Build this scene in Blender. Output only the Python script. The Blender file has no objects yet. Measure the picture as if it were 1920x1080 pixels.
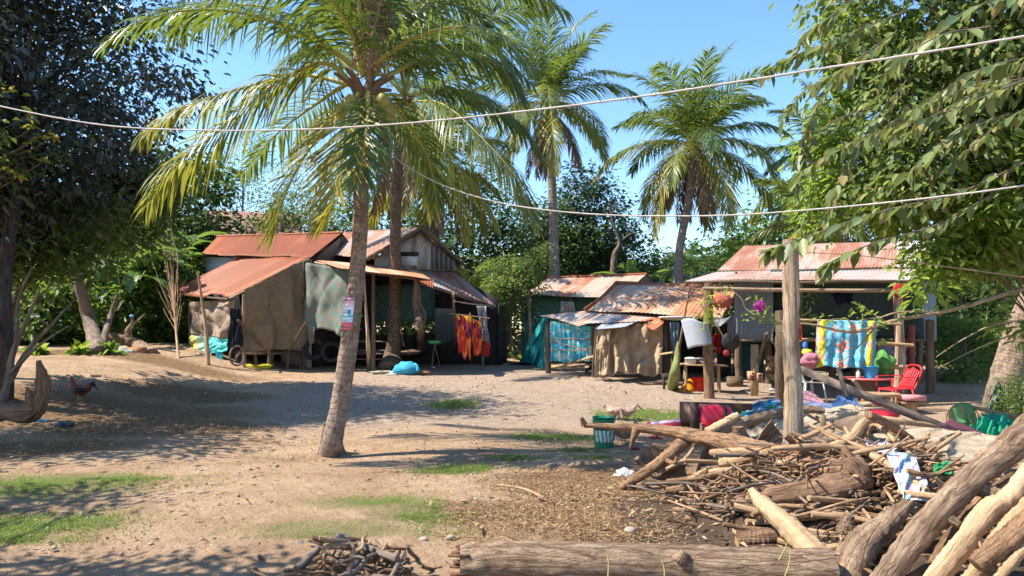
import bpy, math, random
import numpy as np
from mathutils import Vector, Matrix
random.seed(7); rs = np.random.RandomState(7)
R = math.radians
S = bpy.context.scene
# ---------------- camera ----------------
F = 1387.0; CAMZ = 1.6; HOR = 612.0
cam = bpy.data.cameras.new('camera'); cam.lens = 26.0; cam.sensor_width = 36.0
cam.shift_y = (HOR-540)/1920.0; cam.clip_start = .05; cam.clip_end = 2000
camo = bpy.data.objects.new('camera', cam); S.collection.objects.link(camo)
camo.location = (0, 0, CAMZ); camo.rotation_euler = (R(90), 0, 0); S.camera = camo
# ---------------- world and sun ----------------
EL, AZ = R(52), R(4)
W = bpy.data.worlds.new('World'); S.world = W; W.use_nodes = True
nt = W.node_tree; nt.nodes.clear()
sk = nt.nodes.new('ShaderNodeTexSky'); sk.sky_type = 'NISHITA'; sk.sun_disc = False
sk.sun_elevation = EL; sk.sun_rotation = math.atan2(-math.cos(AZ), -math.sin(AZ))
sk.air_density = 1.0; sk.dust_density = 0.15; sk.ozone_density = 3.5
bg = nt.nodes.new('ShaderNodeBackground'); bg.inputs[1].default_value = .138
wo = nt.nodes.new('ShaderNodeOutputWorld')
hs = nt.nodes.new('ShaderNodeHueSaturation'); hs.inputs['Saturation'].default_value = 1.12; nt.links.new(sk.outputs[0], hs.inputs['Color']); nt.links.new(hs.outputs[0], bg.inputs[0]); nt.links.new(bg.outputs[0], wo.inputs[0])
sun = bpy.data.lights.new('sun', 'SUN'); sun.energy = 4.9; sun.angle = R(.5); sun.color = (1, .92, .79)
suno = bpy.data.objects.new('sun', sun); S.collection.objects.link(suno)
sd = Vector((-math.cos(EL)*math.cos(AZ), -math.cos(EL)*math.sin(AZ), math.sin(EL)))
suno.rotation_euler = sd.to_track_quat('Z', 'Y').to_euler()
S.view_settings.view_transform = 'Standard'; S.view_settings.look = 'None'
S.view_settings.exposure = 1.18; S.view_settings.gamma = 1
S.cycles.max_bounces = 6; S.cycles.transparent_max_bounces = 12
# ---------------- helpers ----------------
def sm(t):
    t = np.clip(t, 0, 1); return t*t*(3-2*t)
def gh(x, y):
    b = .3*sm((y-12)/12.)
    m = .75*sm((-x-6)/5.)*sm((y-10)/7.)
    n = .012*np.sin(x*1.7+y*.9)+.010*np.sin(x*3.1-y*2.3+1)+.015*np.sin(y*1.3+.4*x)
    return b+m+n*sm((y-1)/3.)
def gz(x, y): return float(gh(np.float64(x), np.float64(y)))
def P(px, py, d): return np.array(((px-960.)/F*d, d, CAMZ+(HOR-py)/F*d))
def G(px, py):
    d = (CAMZ)*F/(py-HOR)
    for i in range(40):
        d = .5*d+.5*(CAMZ-gz((px-960)/F*d, d))*F/(py-HOR)
    return P(px, py, d)
def ground(px, d): x = (px-960.)/F*d; return np.array((x, d, gz(x, d)))
def nrm(v): v = np.asarray(v, float); return v/(np.linalg.norm(v, axis=-1, keepdims=True)+1e-9)

class MB:
    def __init__(s): s.V = []; s.F = []; s.U = []; s.M = []; s.n = 0
    def add(s, v, f, uv=None, m=0):
        v = np.asarray(v, float).reshape(-1, 3); f = np.asarray(f, int)
        s.V.append(v); s.F.append(f+s.n); s.n += len(v)
        k = f.shape[1]
        if uv is None: uv = np.zeros((len(f)*k, 2))
        else:
            uv = np.asarray(uv, float)
            if uv.shape[0] == len(v): uv = uv[f.reshape(-1)]
        s.U.append(uv.reshape(-1, 2)); s.M.append(np.full(len(f), m))
        return s
    def build(s, name, mats, parent=None, smooth=True):
        V = np.concatenate(s.V); me = bpy.data.meshes.new(name)
        loops = np.concatenate([f.reshape(-1) for f in s.F])
        tot = np.concatenate([np.full(len(f), f.shape[1]) for f in s.F])
        st = np.concatenate([[0], np.cumsum(tot)[:-1]])
        me.vertices.add(len(V)); me.vertices.foreach_set('co', V.reshape(-1))
        me.loops.add(len(loops)); me.loops.foreach_set('vertex_index', loops.astype(np.int32))
        me.polygons.add(len(tot)); me.polygons.foreach_set('loop_start', st.astype(np.int32))
        me.update(calc_edges=True)
        uvl = me.uv_layers.new(name='UVMap'); uvl.data.foreach_set('uv', np.concatenate(s.U).reshape(-1))
        if not isinstance(mats, (list, tuple)): mats = [mats]
        for m in mats: me.materials.append(m)
        me.polygons.foreach_set('material_index', np.concatenate(s.M).astype(np.int32))
        me.polygons.foreach_set('use_smooth', np.full(len(tot), bool(smooth)))
        me.update()
        o = bpy.data.objects.new(name, me); S.collection.objects.link(o)
        if parent is not None:
            o.parent = parent; o.matrix_parent_inverse = Matrix.Translation(-Vector(parent.location)) if parent.rotation_euler[2] == 0 else parent.matrix_basis.inverted()
        return o
def tag(o, label=None, cat=None, group=None, kind=None):
    if label: o['label'] = label
    if cat: o['category'] = cat
    if group: o['group'] = group
    if kind: o['kind'] = kind
    return o
def thing(name, loc, label, cat, group=None):
    o = bpy.data.objects.new(name, None); S.collection.objects.link(o)
    o.location = Vector([float(c) for c in loc]); o.empty_display_size = .1
    return tag(o, label, cat, group)
def copy_tree(o, parent=None):
    c = o.copy(); S.collection.objects.link(c)
    if parent is not None: c.parent = parent
    for ch in list(o.children): copy_tree(ch, c)
    return c
def spline(pts, n):
    p = np.asarray(pts, float)
    if len(p) == 2:
        t = np.linspace(0, 1, n)[:, None]; return p[0]*(1-t)+p[1]*t
    q = np.vstack([2*p[0]-p[1], p, 2*p[-1]-p[-2]]); k = len(p)-1
    t = np.linspace(0, k, n); i = np.minimum(t.astype(int), k-1); u = (t-i)[:, None]
    a, b, c, d = q[i], q[i+1], q[i+2], q[i+3]
    return .5*((2*b)+(c-a)*u+(2*a-5*b+4*c-d)*u*u+(3*b-a-3*c+d)*u**3)
def frames(p):
    T = nrm(np.gradient(p, axis=0)); U = np.zeros_like(T)
    u = np.cross(T[0], (0, 0, 1.)); 
    if np.linalg.norm(u) < .1: u = np.cross(T[0], (1., 0, 0))
    u = nrm(u)
    for i in range(len(T)):
        u = nrm(u-T[i]*np.dot(u, T[i])); U[i] = u
    return T, U, np.cross(T, U)
def tube(mb, pts, rad, n=12, sides=8, rough=0., m=0, cap=True, flat=1., seed=None):
    p = spline(pts, n); rad = np.atleast_1d(np.asarray(rad, float))
    r = np.interp(np.linspace(0, 1, n), np.linspace(0, 1, len(rad)), rad) if len(rad) > 1 else np.full(n, rad[0])
    T, U, B = frames(p); a = np.linspace(0, 2*math.pi, sides, endpoint=False)
    rr = r[:, None]*np.ones(sides)
    if rough:
        z = rs.normal(size=(n, sides)); z = (z+np.roll(z, 1, 1)+np.roll(z, 1, 0))/1.7
        rr = rr*(1+rough*z)
    v = p[:, None]+rr[..., None]*(np.cos(a)[None, :, None]*U[:, None]+flat*np.sin(a)[None, :, None]*B[:, None])
    L = np.concatenate([[0], np.cumsum(np.linalg.norm(np.diff(p, axis=0), axis=1))])
    i, j = np.meshgrid(np.arange(n-1), np.arange(sides), indexing='ij'); j2 = (j+1) % sides
    f = np.stack([i*sides+j, i*sides+j2, (i+1)*sides+j2, (i+1)*sides+j], -1).reshape(-1, 4)
    circ = 2*math.pi*float(r.mean())
    uu = np.stack([j/sides*circ, (j+1)/sides*circ, (j+1)/sides*circ, j/sides*circ], -1)
    vv = np.stack([L[i], L[i], L[i+1], L[i+1]], -1)
    mb.add(v, f, np.stack([uu, vv], -1).reshape(-1, 2), m)
    if cap:
        for e, k in ((0, -1), (n-1, 1)):
            c = p[e]+T[e]*k*r[e]*.12
            vv2 = np.vstack([v[e], c]); q = np.arange(sides)
            ff = np.stack([q, (q+1) % sides, np.full(sides, sides)], -1)
            if k < 0: ff = ff[:, ::-1]
            d = np.stack([np.cos(a), np.sin(a)], -1)*r[e]
            mb.add(vv2, ff, np.vstack([d, [0, 0]])+7.3, m)
    return mb
def box(mb, a, b, w, h, m=0, up=(0, 0, 1)):
    """beam from a to b, width w, height h"""
    a = np.asarray(a, float); b = np.asarray(b, float); t = nrm(b-a)
    s = np.cross(t, up)
    if np.linalg.norm(s) < .05: s = np.cross(t, (0, 1., 0))
    s = nrm(s); u = np.cross(s, t); v = []
    for c in (a, b):
        for (i, j) in ((-1, -1), (1, -1), (1, 1), (-1, 1)): v.append(c+s*i*w/2+u*j*h/2)
    f = [(0, 3, 2, 1), (4, 5, 6, 7), (0, 1, 5, 4), (1, 2, 6, 5), (2, 3, 7, 6), (3, 0, 4, 7)]
    L = np.linalg.norm(b-a)
    uv = []
    for k, q in enumerate(f):
        if k < 2: uv += [(0, 0), (w, 0), (w, h), (0, h)]
        else: uv += [(0, 0), (w, 0), (w, L), (0, L)]
    mb.add(v, f, uv, m); return mb
def grid_solid(mb, p, th=.004, uvs=None, m=0):
    """closed thin sheet from a (r,c,3) grid"""
    r, c, _ = p.shape
    N = nrm(np.cross(np.gradient(p, axis=1), np.gradient(p, axis=0)))
    if uvs is None:
        uvs = np.stack(np.meshgrid(np.linspace(0, 1, c), np.linspace(0, 1, r)), -1)
    i, j = np.meshgrid(np.arange(r-1), np.arange(c-1), indexing='ij')
    f = np.stack([i*c+j, (i+1)*c+j, (i+1)*c+j+1, i*c+j+1], -1).reshape(-1, 4)
    top = (p+N*th/2).reshape(-1, 3); bot = (p-N*th/2).reshape(-1, 3); n = r*c
    U = uvs.reshape(-1, 2)
    e = [list(range(c)), [k*c+c-1 for k in range(r)], [n-1-k for k in range(c)], [(r-1-k)*c for k in range(r)]]
    rim = []
    for q in e:
        for x, y in zip(q[:-1], q[1:]): rim.append((x, y, y+n, x+n))
    allf = np.vstack([f, f[:, ::-1]+n, np.array(rim)])
    mb.add(np.vstack([top, bot]), allf, np.vstack([U, U]), m); return mb
def bil(A, B, C, D, r, c):
    A, B, C, D = [np.asarray(k, float) for k in (A, B, C, D)]
    u = np.linspace(0, 1, c)[None, :, None]; v = np.linspace(0, 1, r)[:, None, None]
    return (A*(1-u)+B*u)*(1-v)+(D*(1-u)+C*u)*v
def tin(mb, A, B, C, D, amp=.008, pitch=.08, th=.004, sag=.02, m=0, ragged=.06, rows=9, seed=0):
    """corrugated sheets, A-B top edge, D-C bottom edge"""
    A, B, C, D = [np.asarray(k, float) for k in (A, B, C, D)]
    w = (np.linalg.norm(B-A)+np.linalg.norm(C-D))/2; l = (np.linalg.norm(D-A)+np.linalg.norm(C-B))/2
    c = max(8, int(w/pitch*6)); p = bil(A, B, C, D, rows, c)
    N = nrm(np.cross(B-A, D-A)); N = N*(1 if N[2] > 0 or abs(N[2]) < .05 else -1)
    u = np.linspace(0, w, c); v = np.linspace(0, l, rows); q = np.random.RandomState(seed+11)
    k = (u/.8).astype(int); off = q.uniform(-1, 1, k.max()+2); lift = q.uniform(0, .010, k.max()+2)
    p += N*(amp*np.sin(u/pitch*2*math.pi))[None, :, None]
    p += N*(lift[k])[None, :, None]
    p += N*(sag*(np.sin(u*1.3+seed)*.5+np.sin(u*3.1+seed*2)*.3))[None, :, None]*np.linspace(.3, 1, rows)[:, None, None]
    dn = nrm(D-A)
    p += dn*(ragged*off[k])[None, :, None]*(np.linspace(0, 1, rows)**3)[:, None, None]
    uv = np.stack(np.meshgrid(u, v), -1)+np.array([seed*3.7, seed*1.3])
    return grid_solid(mb, p, th, uv, m)
def drape(mb, A, B, C, D, folds=6, amp=.05, th=.004, r=24, c=60, sag=.0, m=0, seed=0, gather=0., hem=.03):
    """hanging cloth, A-B top edge, D-C hem"""
    p = bil(A, B, C, D, r, c); q = np.random.RandomState(seed+5)
    N = nrm(np.cross(np.asarray(B, float)-A, np.asarray(D, float)-A))
    u = np.linspace(0, 1, c); v = np.linspace(0, 1, r)[:, None]
    d = 0
    for k in range(5):
        fr = folds*q.uniform(.4, 1.6); ph = q.uniform(0, 6.28)
        d = d+q.uniform(.4, 1)*np.sin(u*fr*6.28+ph+q.uniform(-1.5, 1.5)*v+.6*np.sin(v*5+ph))
    d = d/2.2*amp*(.35+.65*v)
    for k in range(3):
        w_ = np.sin((u*q.uniform(2, 5)+v*q.uniform(-6, 6))*q.uniform(1, 2)+q.uniform(0, 6)); d = d+(1-np.abs(w_))**3*amp*.55*q.uniform(.5, 1.2)
    for k in range(9):
        w_ = np.sin(u*q.uniform(-14, 14)+v*q.uniform(-16, 16)+q.uniform(0, 6)+1.2*np.sin(u*q.uniform(2, 7)+v*q.uniform(2, 7))); d = d+(1-np.abs(w_))**4*.016*q.uniform(-.4, 1)
    d = d+.006*np.sin(u*37+v*9*np.sin(u*5))*np.sin(v*23+3*u)
    d = d+amp*.35*np.sin(v*9+u*7*q.uniform(.5, 1.5)+q.uniform(0, 6))
    p += N*d[..., None]
    p[..., 2] -= sag*np.sin(math.pi*u)[None, :]*(1-v*.5)
    hm = 0
    for k in range(3): hm = hm+np.sin(u*q.uniform(3, 16)+q.uniform(0, 6))*q.uniform(.3, 1)
    p[..., 2] += (hm*hem)[None, :]*(v**2)
    if gather:
        cen = p.mean(1, keepdims=True); p = cen+(p-cen)*(1-gather*np.sin(v*math.pi)[..., None])
    return grid_solid(mb, p, th, None, m)
def lathe(mb, prof, c=(0, 0, 0), sides=24, m=0):
    prof = np.asarray(prof, float); n = len(prof); a = np.linspace(0, 2*math.pi, sides, endpoint=False)
    v = np.stack([prof[:, None, 0]*np.cos(a), prof[:, None, 0]*np.sin(a), prof[:, None, 1]+0*a], -1)+np.asarray(c, float)
    i, j = np.meshgrid(np.arange(n-1), np.arange(sides), indexing='ij'); j2 = (j+1) % sides
    f = np.stack([i*sides+j, i*sides+j2, (i+1)*sides+j2, (i+1)*sides+j], -1).reshape(-1, 4)
    uv = np.stack([np.stack([j, j+1, j+1, j], -1)/sides, np.stack([i, i, i+1, i+1], -1)/(n-1.)], -1).reshape(-1, 2)
    mb.add(v, f, uv, m); return mb
def blob(mb, c, r, n=14, s=18, rough=.06, m=0, flatbottom=False, seed=1):
    c = np.asarray(c, float); r = np.asarray(r, float)*np.ones(3); q = np.random.RandomState(seed)
    th = np.linspace(0, math.pi, n); a = np.linspace(0, 2*math.pi, s, endpoint=False)
    d = np.stack([np.sin(th)[:, None]*np.cos(a), np.sin(th)[:, None]*np.sin(a), np.cos(th)[:, None]+0*a], -1)
    k = 1
    for i in range(7):
        w = q.normal(size=3)*q.choice([1.5, 3, 5]); k = k+rough*np.sin(d@w+q.uniform(0, 6))*.7
    v = d*k[..., None]*r
    if flatbottom: v[..., 2] = np.maximum(v[..., 2], -r[2]*.35)
    v = v+c
    i, j = np.meshgrid(np.arange(n-1), np.arange(s), indexing='ij'); j2 = (j+1) % s
    f = np.stack([i*s+j, (i+1)*s+j, (i+1)*s+j2, i*s+j2], -1).reshape(-1, 4)
    uv = np.stack([np.stack([j, j, j+1, j+1], -1)/s, np.stack([i, i+1, i+1, i], -1)/(n-1.)], -1).reshape(-1, 2)
    mb.add(v, f, uv, m); return mb
# ---------------- materials ----------------
class NT:
    def __init__(s, name):
        s.m = bpy.data.materials.new(name); s.m.use_nodes = True; s.t = s.m.node_tree; s.t.nodes.clear()
        s.o = s.t.nodes.new('ShaderNodeOutputMaterial')
    def n(s, typ, props=None, **inp):
        x = s.t.nodes.new('ShaderNode'+typ)
        for k, v in (props or {}).items(): setattr(x, k, v)
        for k, v in inp.items():
            key = int(k[1:]) if k[0] == 'i' and k[1:].isdigit() else k.replace('_', ' ')
            s.set(x.inputs[key], v)
        return x
    def set(s, sock, v):
        if isinstance(v, bpy.types.NodeSocket): s.t.links.new(v, sock)
        elif isinstance(v, bpy.types.Node): s.t.links.new(v.outputs[0], sock)
        elif isinstance(v, (tuple, list)) and len(v) == 3 and sock.type == 'RGBA': sock.default_value = (*v, 1)
        else: sock.default_value = v
    def coord(s, kind='Object', scale=(1, 1, 1)):
        c = s.n('TexCoord'); mp = s.n('Mapping', None, Vector=c.outputs[kind]); mp.inputs['Scale'].default_value = scale
        return mp.outputs[0]
    def noise(s, vec, scale=5., detail=5., rough=.6, dist=0.):
        return s.n('TexNoise', None, Vector=vec, Scale=scale, Detail=detail, Roughness=rough, Distortion=dist).outputs[0]
    def ramp(s, fac, stops, interp='LINEAR'):
        r = s.n('ValToRGB', None, Fac=fac); cr = r.color_ramp; cr.interpolation = interp
        while len(cr.elements) < len(stops): cr.elements.new(.5)
        for e, (p, c) in zip(cr.elements, stops):
            e.position = p; e.color = (*c, 1) if isinstance(c, (tuple, list)) else (c, c, c, 1)
        return r.outputs[0]
    def mix(s, f, a, b, mode='MIX'):
        x = s.n('Mix', {'data_type': 'RGBA', 'blend_type': mode}); s.set(x.inputs[0], f); s.set(x.inputs[6], a); s.set(x.inputs[7], b)
        return x.outputs[2]
    def math(s, op, a, b=0.):
        x = s.n('Math', {'operation': op}); s.set(x.inputs[0], a); s.set(x.inputs[1], b); return x.outputs[0]
    def bump(s, h, st=.5, d=.02): return s.n('Bump', None, Height=h, Strength=st, Distance=d).outputs[0]
    def bsdf(s, col, rough=.8, normal=None, metal=0., spec=.3):
        b = s.n('BsdfPrincipled', None, Base_Color=col, Roughness=rough, Metallic=metal)
        b.inputs['Specular IOR Level'].default_value = spec
        if normal is not None: s.set(b.inputs['Normal'], normal)
        return b.outputs[0]
    def out(s, sh): s.t.links.new(sh, s.o.inputs[0]); return s.m
_mc = {}
def mplain(name, c, rough=.75, var=.25, scale=6., bump=.25, spec=.3, metal=0., bd=.01):
    if name in _mc: return _mc[name]
    t = NT(name); v = t.coord(); n = t.noise(v, scale, 6); n2 = t.noise(v, scale*7, 4)
    k = t.ramp(n, [(.3, tuple(x*(1-var) for x in c)), (.7, tuple(min(1, x*(1+var)) for x in c))])
    k = t.mix(t.math('MULTIPLY', n2, .5), k, tuple(x*.55 for x in c))
    _mc[name] = t.out(t.bsdf(k, rough, t.bump(n2, bump, bd), metal, spec)); return _mc[name]
def mcloth(name, c, c2=None, var=.18, scale=4., trans=.15, rough=.95, dirt=.35):
    if name in _mc: return _mc[name]
    t = NT(name); v = t.coord(); n = t.noise(v, scale, 6, .65); w = t.noise(v, 60, 3)
    c2 = c2 or tuple(x*(1-var) for x in c)
    k = t.ramp(n, [(.35, c), (.62, c2)])
    d = t.ramp(t.noise(v, 2.3, 7, .7), [(.45, 0.), (.75, 1.)])
    k = t.mix(t.math('MULTIPLY', d, dirt), k, tuple(x*.45+.02 for x in c))
    cr = t.noise(v, 3.5, 8, .6, 2.2); rg = t.ramp(cr, [(.42, 0.), (.49, 1.), (.51, 1.), (.58, 0.)]); st = t.ramp(t.noise(v, 6., 9, .8, 1.), [(.54, 0.), (.60, .5)])
    k = t.mix(t.math('MULTIPLY', st, dirt), k, tuple(x*.35 for x in c))
    b = t.bump(t.math('ADD', t.math('ADD', n, t.math('MULTIPLY', rg, .35)), t.math('MULTIPLY', w, .3)), .8, .035)
    s1 = t.bsdf(k, rough, b, 0, .1); s2 = t.n('BsdfTranslucent', None, Color=k, Normal=b).outputs[0]
    mx = t.n('MixShader', None, Fac=trans); t.set(mx.inputs[1], s1); t.set(mx.inputs[2], s2)
    _mc[name] = t.out(mx.outputs[0]); return _mc[name]
def mplastic(name, c, rough=.42, dirt=.5):
    if name in _mc: return _mc[name]
    t = NT(name); v = t.coord(); n = t.ramp(t.noise(v, 9, 7, .7), [(.4, 0.), (.7, 1.)])
    k = t.mix(t.math('MULTIPLY', n, dirt), c, tuple(x*.5+.05 for x in c))
    _mc[name] = t.out(t.bsdf(k, t.math('ADD', t.math('MULTIPLY', n, .3), rough), t.bump(n, .1, .01), 0, .45)); return _mc[name]
def mleaf(name, cols, trans=.35, tcol=(.35, .45, .06), rough=.5, spec=.35):
    if name in _mc: return _mc[name]
    t = NT(name); uv = t.n('UVMap'); sp = t.n('SeparateXYZ', None, Vector=uv.outputs[0])
    st = [(i/(len(cols)-1.) if len(cols) > 1 else 0, c) for i, c in enumerate(cols)]
    k = t.ramp(sp.outputs[0], st)
    v = t.coord(); n = t.noise(v, 25, 3)
    k = t.mix(t.math('MULTIPLY', n, .35), k, tuple(x*.5 for x in cols[0]))
    s1 = t.bsdf(k, rough, None, 0, spec)
    s2 = t.n('BsdfTranslucent', None, Color=t.mix(.55, k, tcol)).outputs[0]
    mx = t.n('MixShader', None, Fac=trans); t.set(mx.inputs[1], s1); t.set(mx.inputs[2], s2)
    _mc[name] = t.out(mx.outputs[0]); return _mc[name]
def mbark(name, c1, c2, rings=0., scale=8., bump=.8, bd=.03, along=.15, crack=0.):
    """bark in UV metres: u round, v along"""
    if name in _mc: return _mc[name]
    t = NT(name); v = t.coord('UV', (1, along, 1)); o = t.coord()
    n = t.noise(v, scale*2.6, 10, .75, .8); n2 = t.noise(o, 3., 5); f = t.noise(o, 55, 5, .75)
    k = t.ramp(n, [(.36, tuple(x*.30 for x in c2)), (.46, c2), (.58, c1), (.74, tuple(min(1, x*1.25) for x in c1))])
    k = t.mix(t.ramp(f, [(.50, 0.), (.68, .65)]), k, tuple(x*.45 for x in c2))
    k = t.mix(t.math('MULTIPLY', t.ramp(n2, [(.35, 0.), (.7, 1.)]), .6), k, tuple(x*.62 for x in c1))
    h = t.math('ADD', n, t.math('MULTIPLY', f, .25))
    if crack:
        mp = t.n('Mapping', None, Vector=v); mp.inputs['Scale'].default_value = (1, .55, 1)
        dn = t.n('TexNoise', None, Vector=mp.outputs[0], Scale=scale*.9, Detail=4.); ad = t.n('VectorMath', {'operation': 'MULTIPLY_ADD'}); t.set(ad.inputs[0], dn.outputs['Color']); ad.inputs[1].default_value = (.10, .10, .10); t.set(ad.inputs[2], mp.outputs[0])
        vo = t.n('TexVoronoi', {'feature': 'DISTANCE_TO_EDGE'}, Vector=ad.outputs[0], Scale=scale*2.1).outputs['Distance']
        g = t.ramp(vo, [(0., 0.), (.05, 1.)]); gm = t.math('MULTIPLY', t.math('SUBTRACT', 1., g), t.math('MULTIPLY', t.ramp(n2, [(.38, .15), (.6, 1.)]), crack))
        k = t.mix(t.math('MULTIPLY', gm, .6), k, tuple(x*.3 for x in c2)); h = t.math('SUBTRACT', h, t.math('MULTIPLY', gm, .5))
    if rings:
        uv = t.coord('UV'); s = t.n('SeparateXYZ', None, Vector=uv)
        wob = t.math('MULTIPLY', t.noise(o, 4, 3), .12)
        w = t.math('FRACT', t.math('MULTIPLY', t.math('ADD', s.outputs[1], wob), rings))
        rg = t.ramp(w, [(0, 0.), (.12, .15), (.25, 1.), (.85, .8), (1, 0.)])
        k = t.mix(t.math('MULTIPLY', t.math('SUBTRACT', 1., rg), .3), k, tuple(x*.35 for x in c2))
        h = t.math('ADD', t.math('MULTIPLY', h, 1.), t.math('MULTIPLY', rg, .25))
    _mc[name] = t.out(t.bsdf(k, .9, t.bump(h, bump, bd), 0, .15)); return _mc[name]
def mtin(name, zinc=(.42, .44, .46), rust=(.34, .12, .05), amt=.5, pale=(.50, .36, .26), metal=.0, sheet=.8):
    if name in _mc: return _mc[name]
    t = NT(name); uv = t.coord('UV'); s = t.n('SeparateXYZ', None, Vector=uv)
    st = t.coord('UV', (1, .28, 1)); o = t.coord()
    n = t.noise(st, 1.6, 9, .72, .4); n2 = t.noise(o, 9, 8, .7)
    cell = t.n('TexWhiteNoise', {'noise_dimensions': '1D'}, W=t.math('FLOOR', t.math('DIVIDE', s.outputs[0], sheet))).outputs[0]
    f = t.math('ADD', t.math('ADD', t.math('MULTIPLY', n, .9), t.math('MULTIPLY', n2, .25)), t.math('MULTIPLY', t.math('SUBTRACT', cell, .5), .28))
    e = 1.-amt*.85
    k = t.ramp(f, [(max(.0, e-.22), zinc), (e-.06, pale), (min(.97, e+.06), rust), (min(1., e+.30), tuple(x*.55 for x in rust))])
    k = t.mix(t.math('MULTIPLY', t.ramp(n2, [(.4, 0.), (.7, 1.)]), .35), k, tuple(x*.6 for x in rust))
    _mc[name] = t.out(t.bsdf(k, .62, t.bump(n2, .25, .006), metal, .3)); return _mc[name]
def mnet(name, c, cell=.02, open_=.45):
    if name in _mc: return _mc[name]
    t = NT(name); o = t.coord(); n = t.noise(o, 5, 5); n2 = t.noise(o, 140, 2)
    k = t.ramp(n, [(.3, tuple(x*.7 for x in c)), (.7, c)])
    a = t.ramp(t.math('ADD', t.math('MULTIPLY', n2, .8), t.math('MULTIPLY', n, .3)), [(.48, open_), (.62, 1.)])
    s1 = t.bsdf(k, .8, None, 0, .2); s2 = t.n('BsdfTranslucent', None, Color=k).outputs[0]
    m1 = t.n('MixShader', None, Fac=.4); t.set(m1.inputs[1], s1); t.set(m1.inputs[2], s2)
    tr = t.n('BsdfTransparent').outputs[0]
    m2 = t.n('MixShader', None, Fac=a); t.set(m2.inputs[1], tr); t.set(m2.inputs[2], m1.outputs[0])
    _mc[name] = t.out(m2.outputs[0]); return _mc[name]
def mpattern(name, base, spots, scale=6., bands=None, thr=.52, rough=.9, trans=.15):
    """printed cloth in UV: base colour, coloured blotches (list), optional side bands colour"""
    t = NT(name); uv = t.coord('UV'); k = base
    if isinstance(base, tuple): k = t.mix(0., base, base)
    s = t.n('SeparateXYZ', None, Vector=uv)
    if bands:
        for (a, b, c) in bands:
            g = t.math('MULTIPLY', t.math('GREATER_THAN', s.outputs[0], a), t.math('LESS_THAN', s.outputs[0], b)); k = t.mix(g, k, c)
    for i, c in enumerate(spots):
        mp = t.n('Mapping', None, Vector=uv); mp.inputs['Location'].default_value = (i*3.7, i*2.1, 0)
        n = t.noise(mp.outputs[0], scale*(1+.25*i), 2, .5, .4)
        k = t.mix(t.ramp(n, [(thr+.03*i, 0.), (thr+.03*i+.02, 1.)]), k, c)
    w = t.noise(t.coord(), 50, 3)
    s1 = t.bsdf(k, rough, t.bump(w, .2, .005), 0, .1); s2 = t.n('BsdfTranslucent', None, Color=k).outputs[0]
    mx = t.n('MixShader', None, Fac=trans); t.set(mx.inputs[1], s1); t.set(mx.inputs[2], s2)
    return t.out(mx.outputs[0])

M_palmbark = mbark('coconut bark', (.40, .31, .24), (.24, .165, .12), rings=13., scale=5, crack=.5, bd=.03, along=.6)
M_palmdark = mbark('dark coconut bark', (.22, .16, .12), (.10, .07, .055), rings=8., scale=5, bd=.03, along=.6)
M_bark = mbark('tree bark', (.26, .20, .15), (.13, .095, .07), scale=6)
M_barkdark = mbark('dark tree bark', (.10, .08, .07), (.05, .04, .035), scale=6)
M_log = mbark('weathered log bark', (.43, .26, .15), (.26, .15, .085), scale=10, along=.22, crack=.8, bump=1., bd=.03)
M_loggrey = mbark('grey dead log', (.44, .32, .215), (.24, .15, .095), scale=9, along=.2, crack=.9, bump=1., bd=.035)
M_logdark = mbark('dark branch bark', (.30, .18, .11), (.15, .09, .055), scale=8, crack=.8, bump=1., bd=.02)
M_pale = mbark('pale split wood', (.60, .42, .25), (.40, .26, .15), scale=12, along=.05, bump=.8, bd=.01)
M_stick = mbark('dry stick wood', (.60, .41, .24), (.38, .23, .13), scale=14, along=.1)
M_stickgrey = mbark('grey stick wood', (.34, .27, .21), (.19, .14, .11), scale=14, along=.1)
M_post = mbark('old post wood', (.62, .48, .34), (.30, .20, .13), scale=13, along=.05, crack=.8, bump=1., bd=.02)
M_postdark = mbark('dark post wood', (.24, .17, .12), (.12, .085, .06), scale=13, along=.05)
M_frond = mleaf('coconut leaflets', [(.035, .075, .022), (.06, .12, .03), (.10, .15, .035), (.20, .21, .05)], .38, (.40, .50, .05), .38, .5)
M_frondy = mleaf('yellowing coconut leaflets', [(.06, .11, .03), (.11, .17, .045), (.22, .24, .06), (.50, .37, .04)], .42, (.55, .50, .04), .42, .45)
M_frondd = mleaf('dead coconut leaflets', [(.20, .13, .085), (.30, .21, .14)], .2, (.3, .2, .1), .8, .1)
M_rachis = mplain('frond midrib', (.32, .30, .07), .5, .25, 5)
M_rachisd = mplain('dead frond midrib', (.24, .17, .11), .8)
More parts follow.
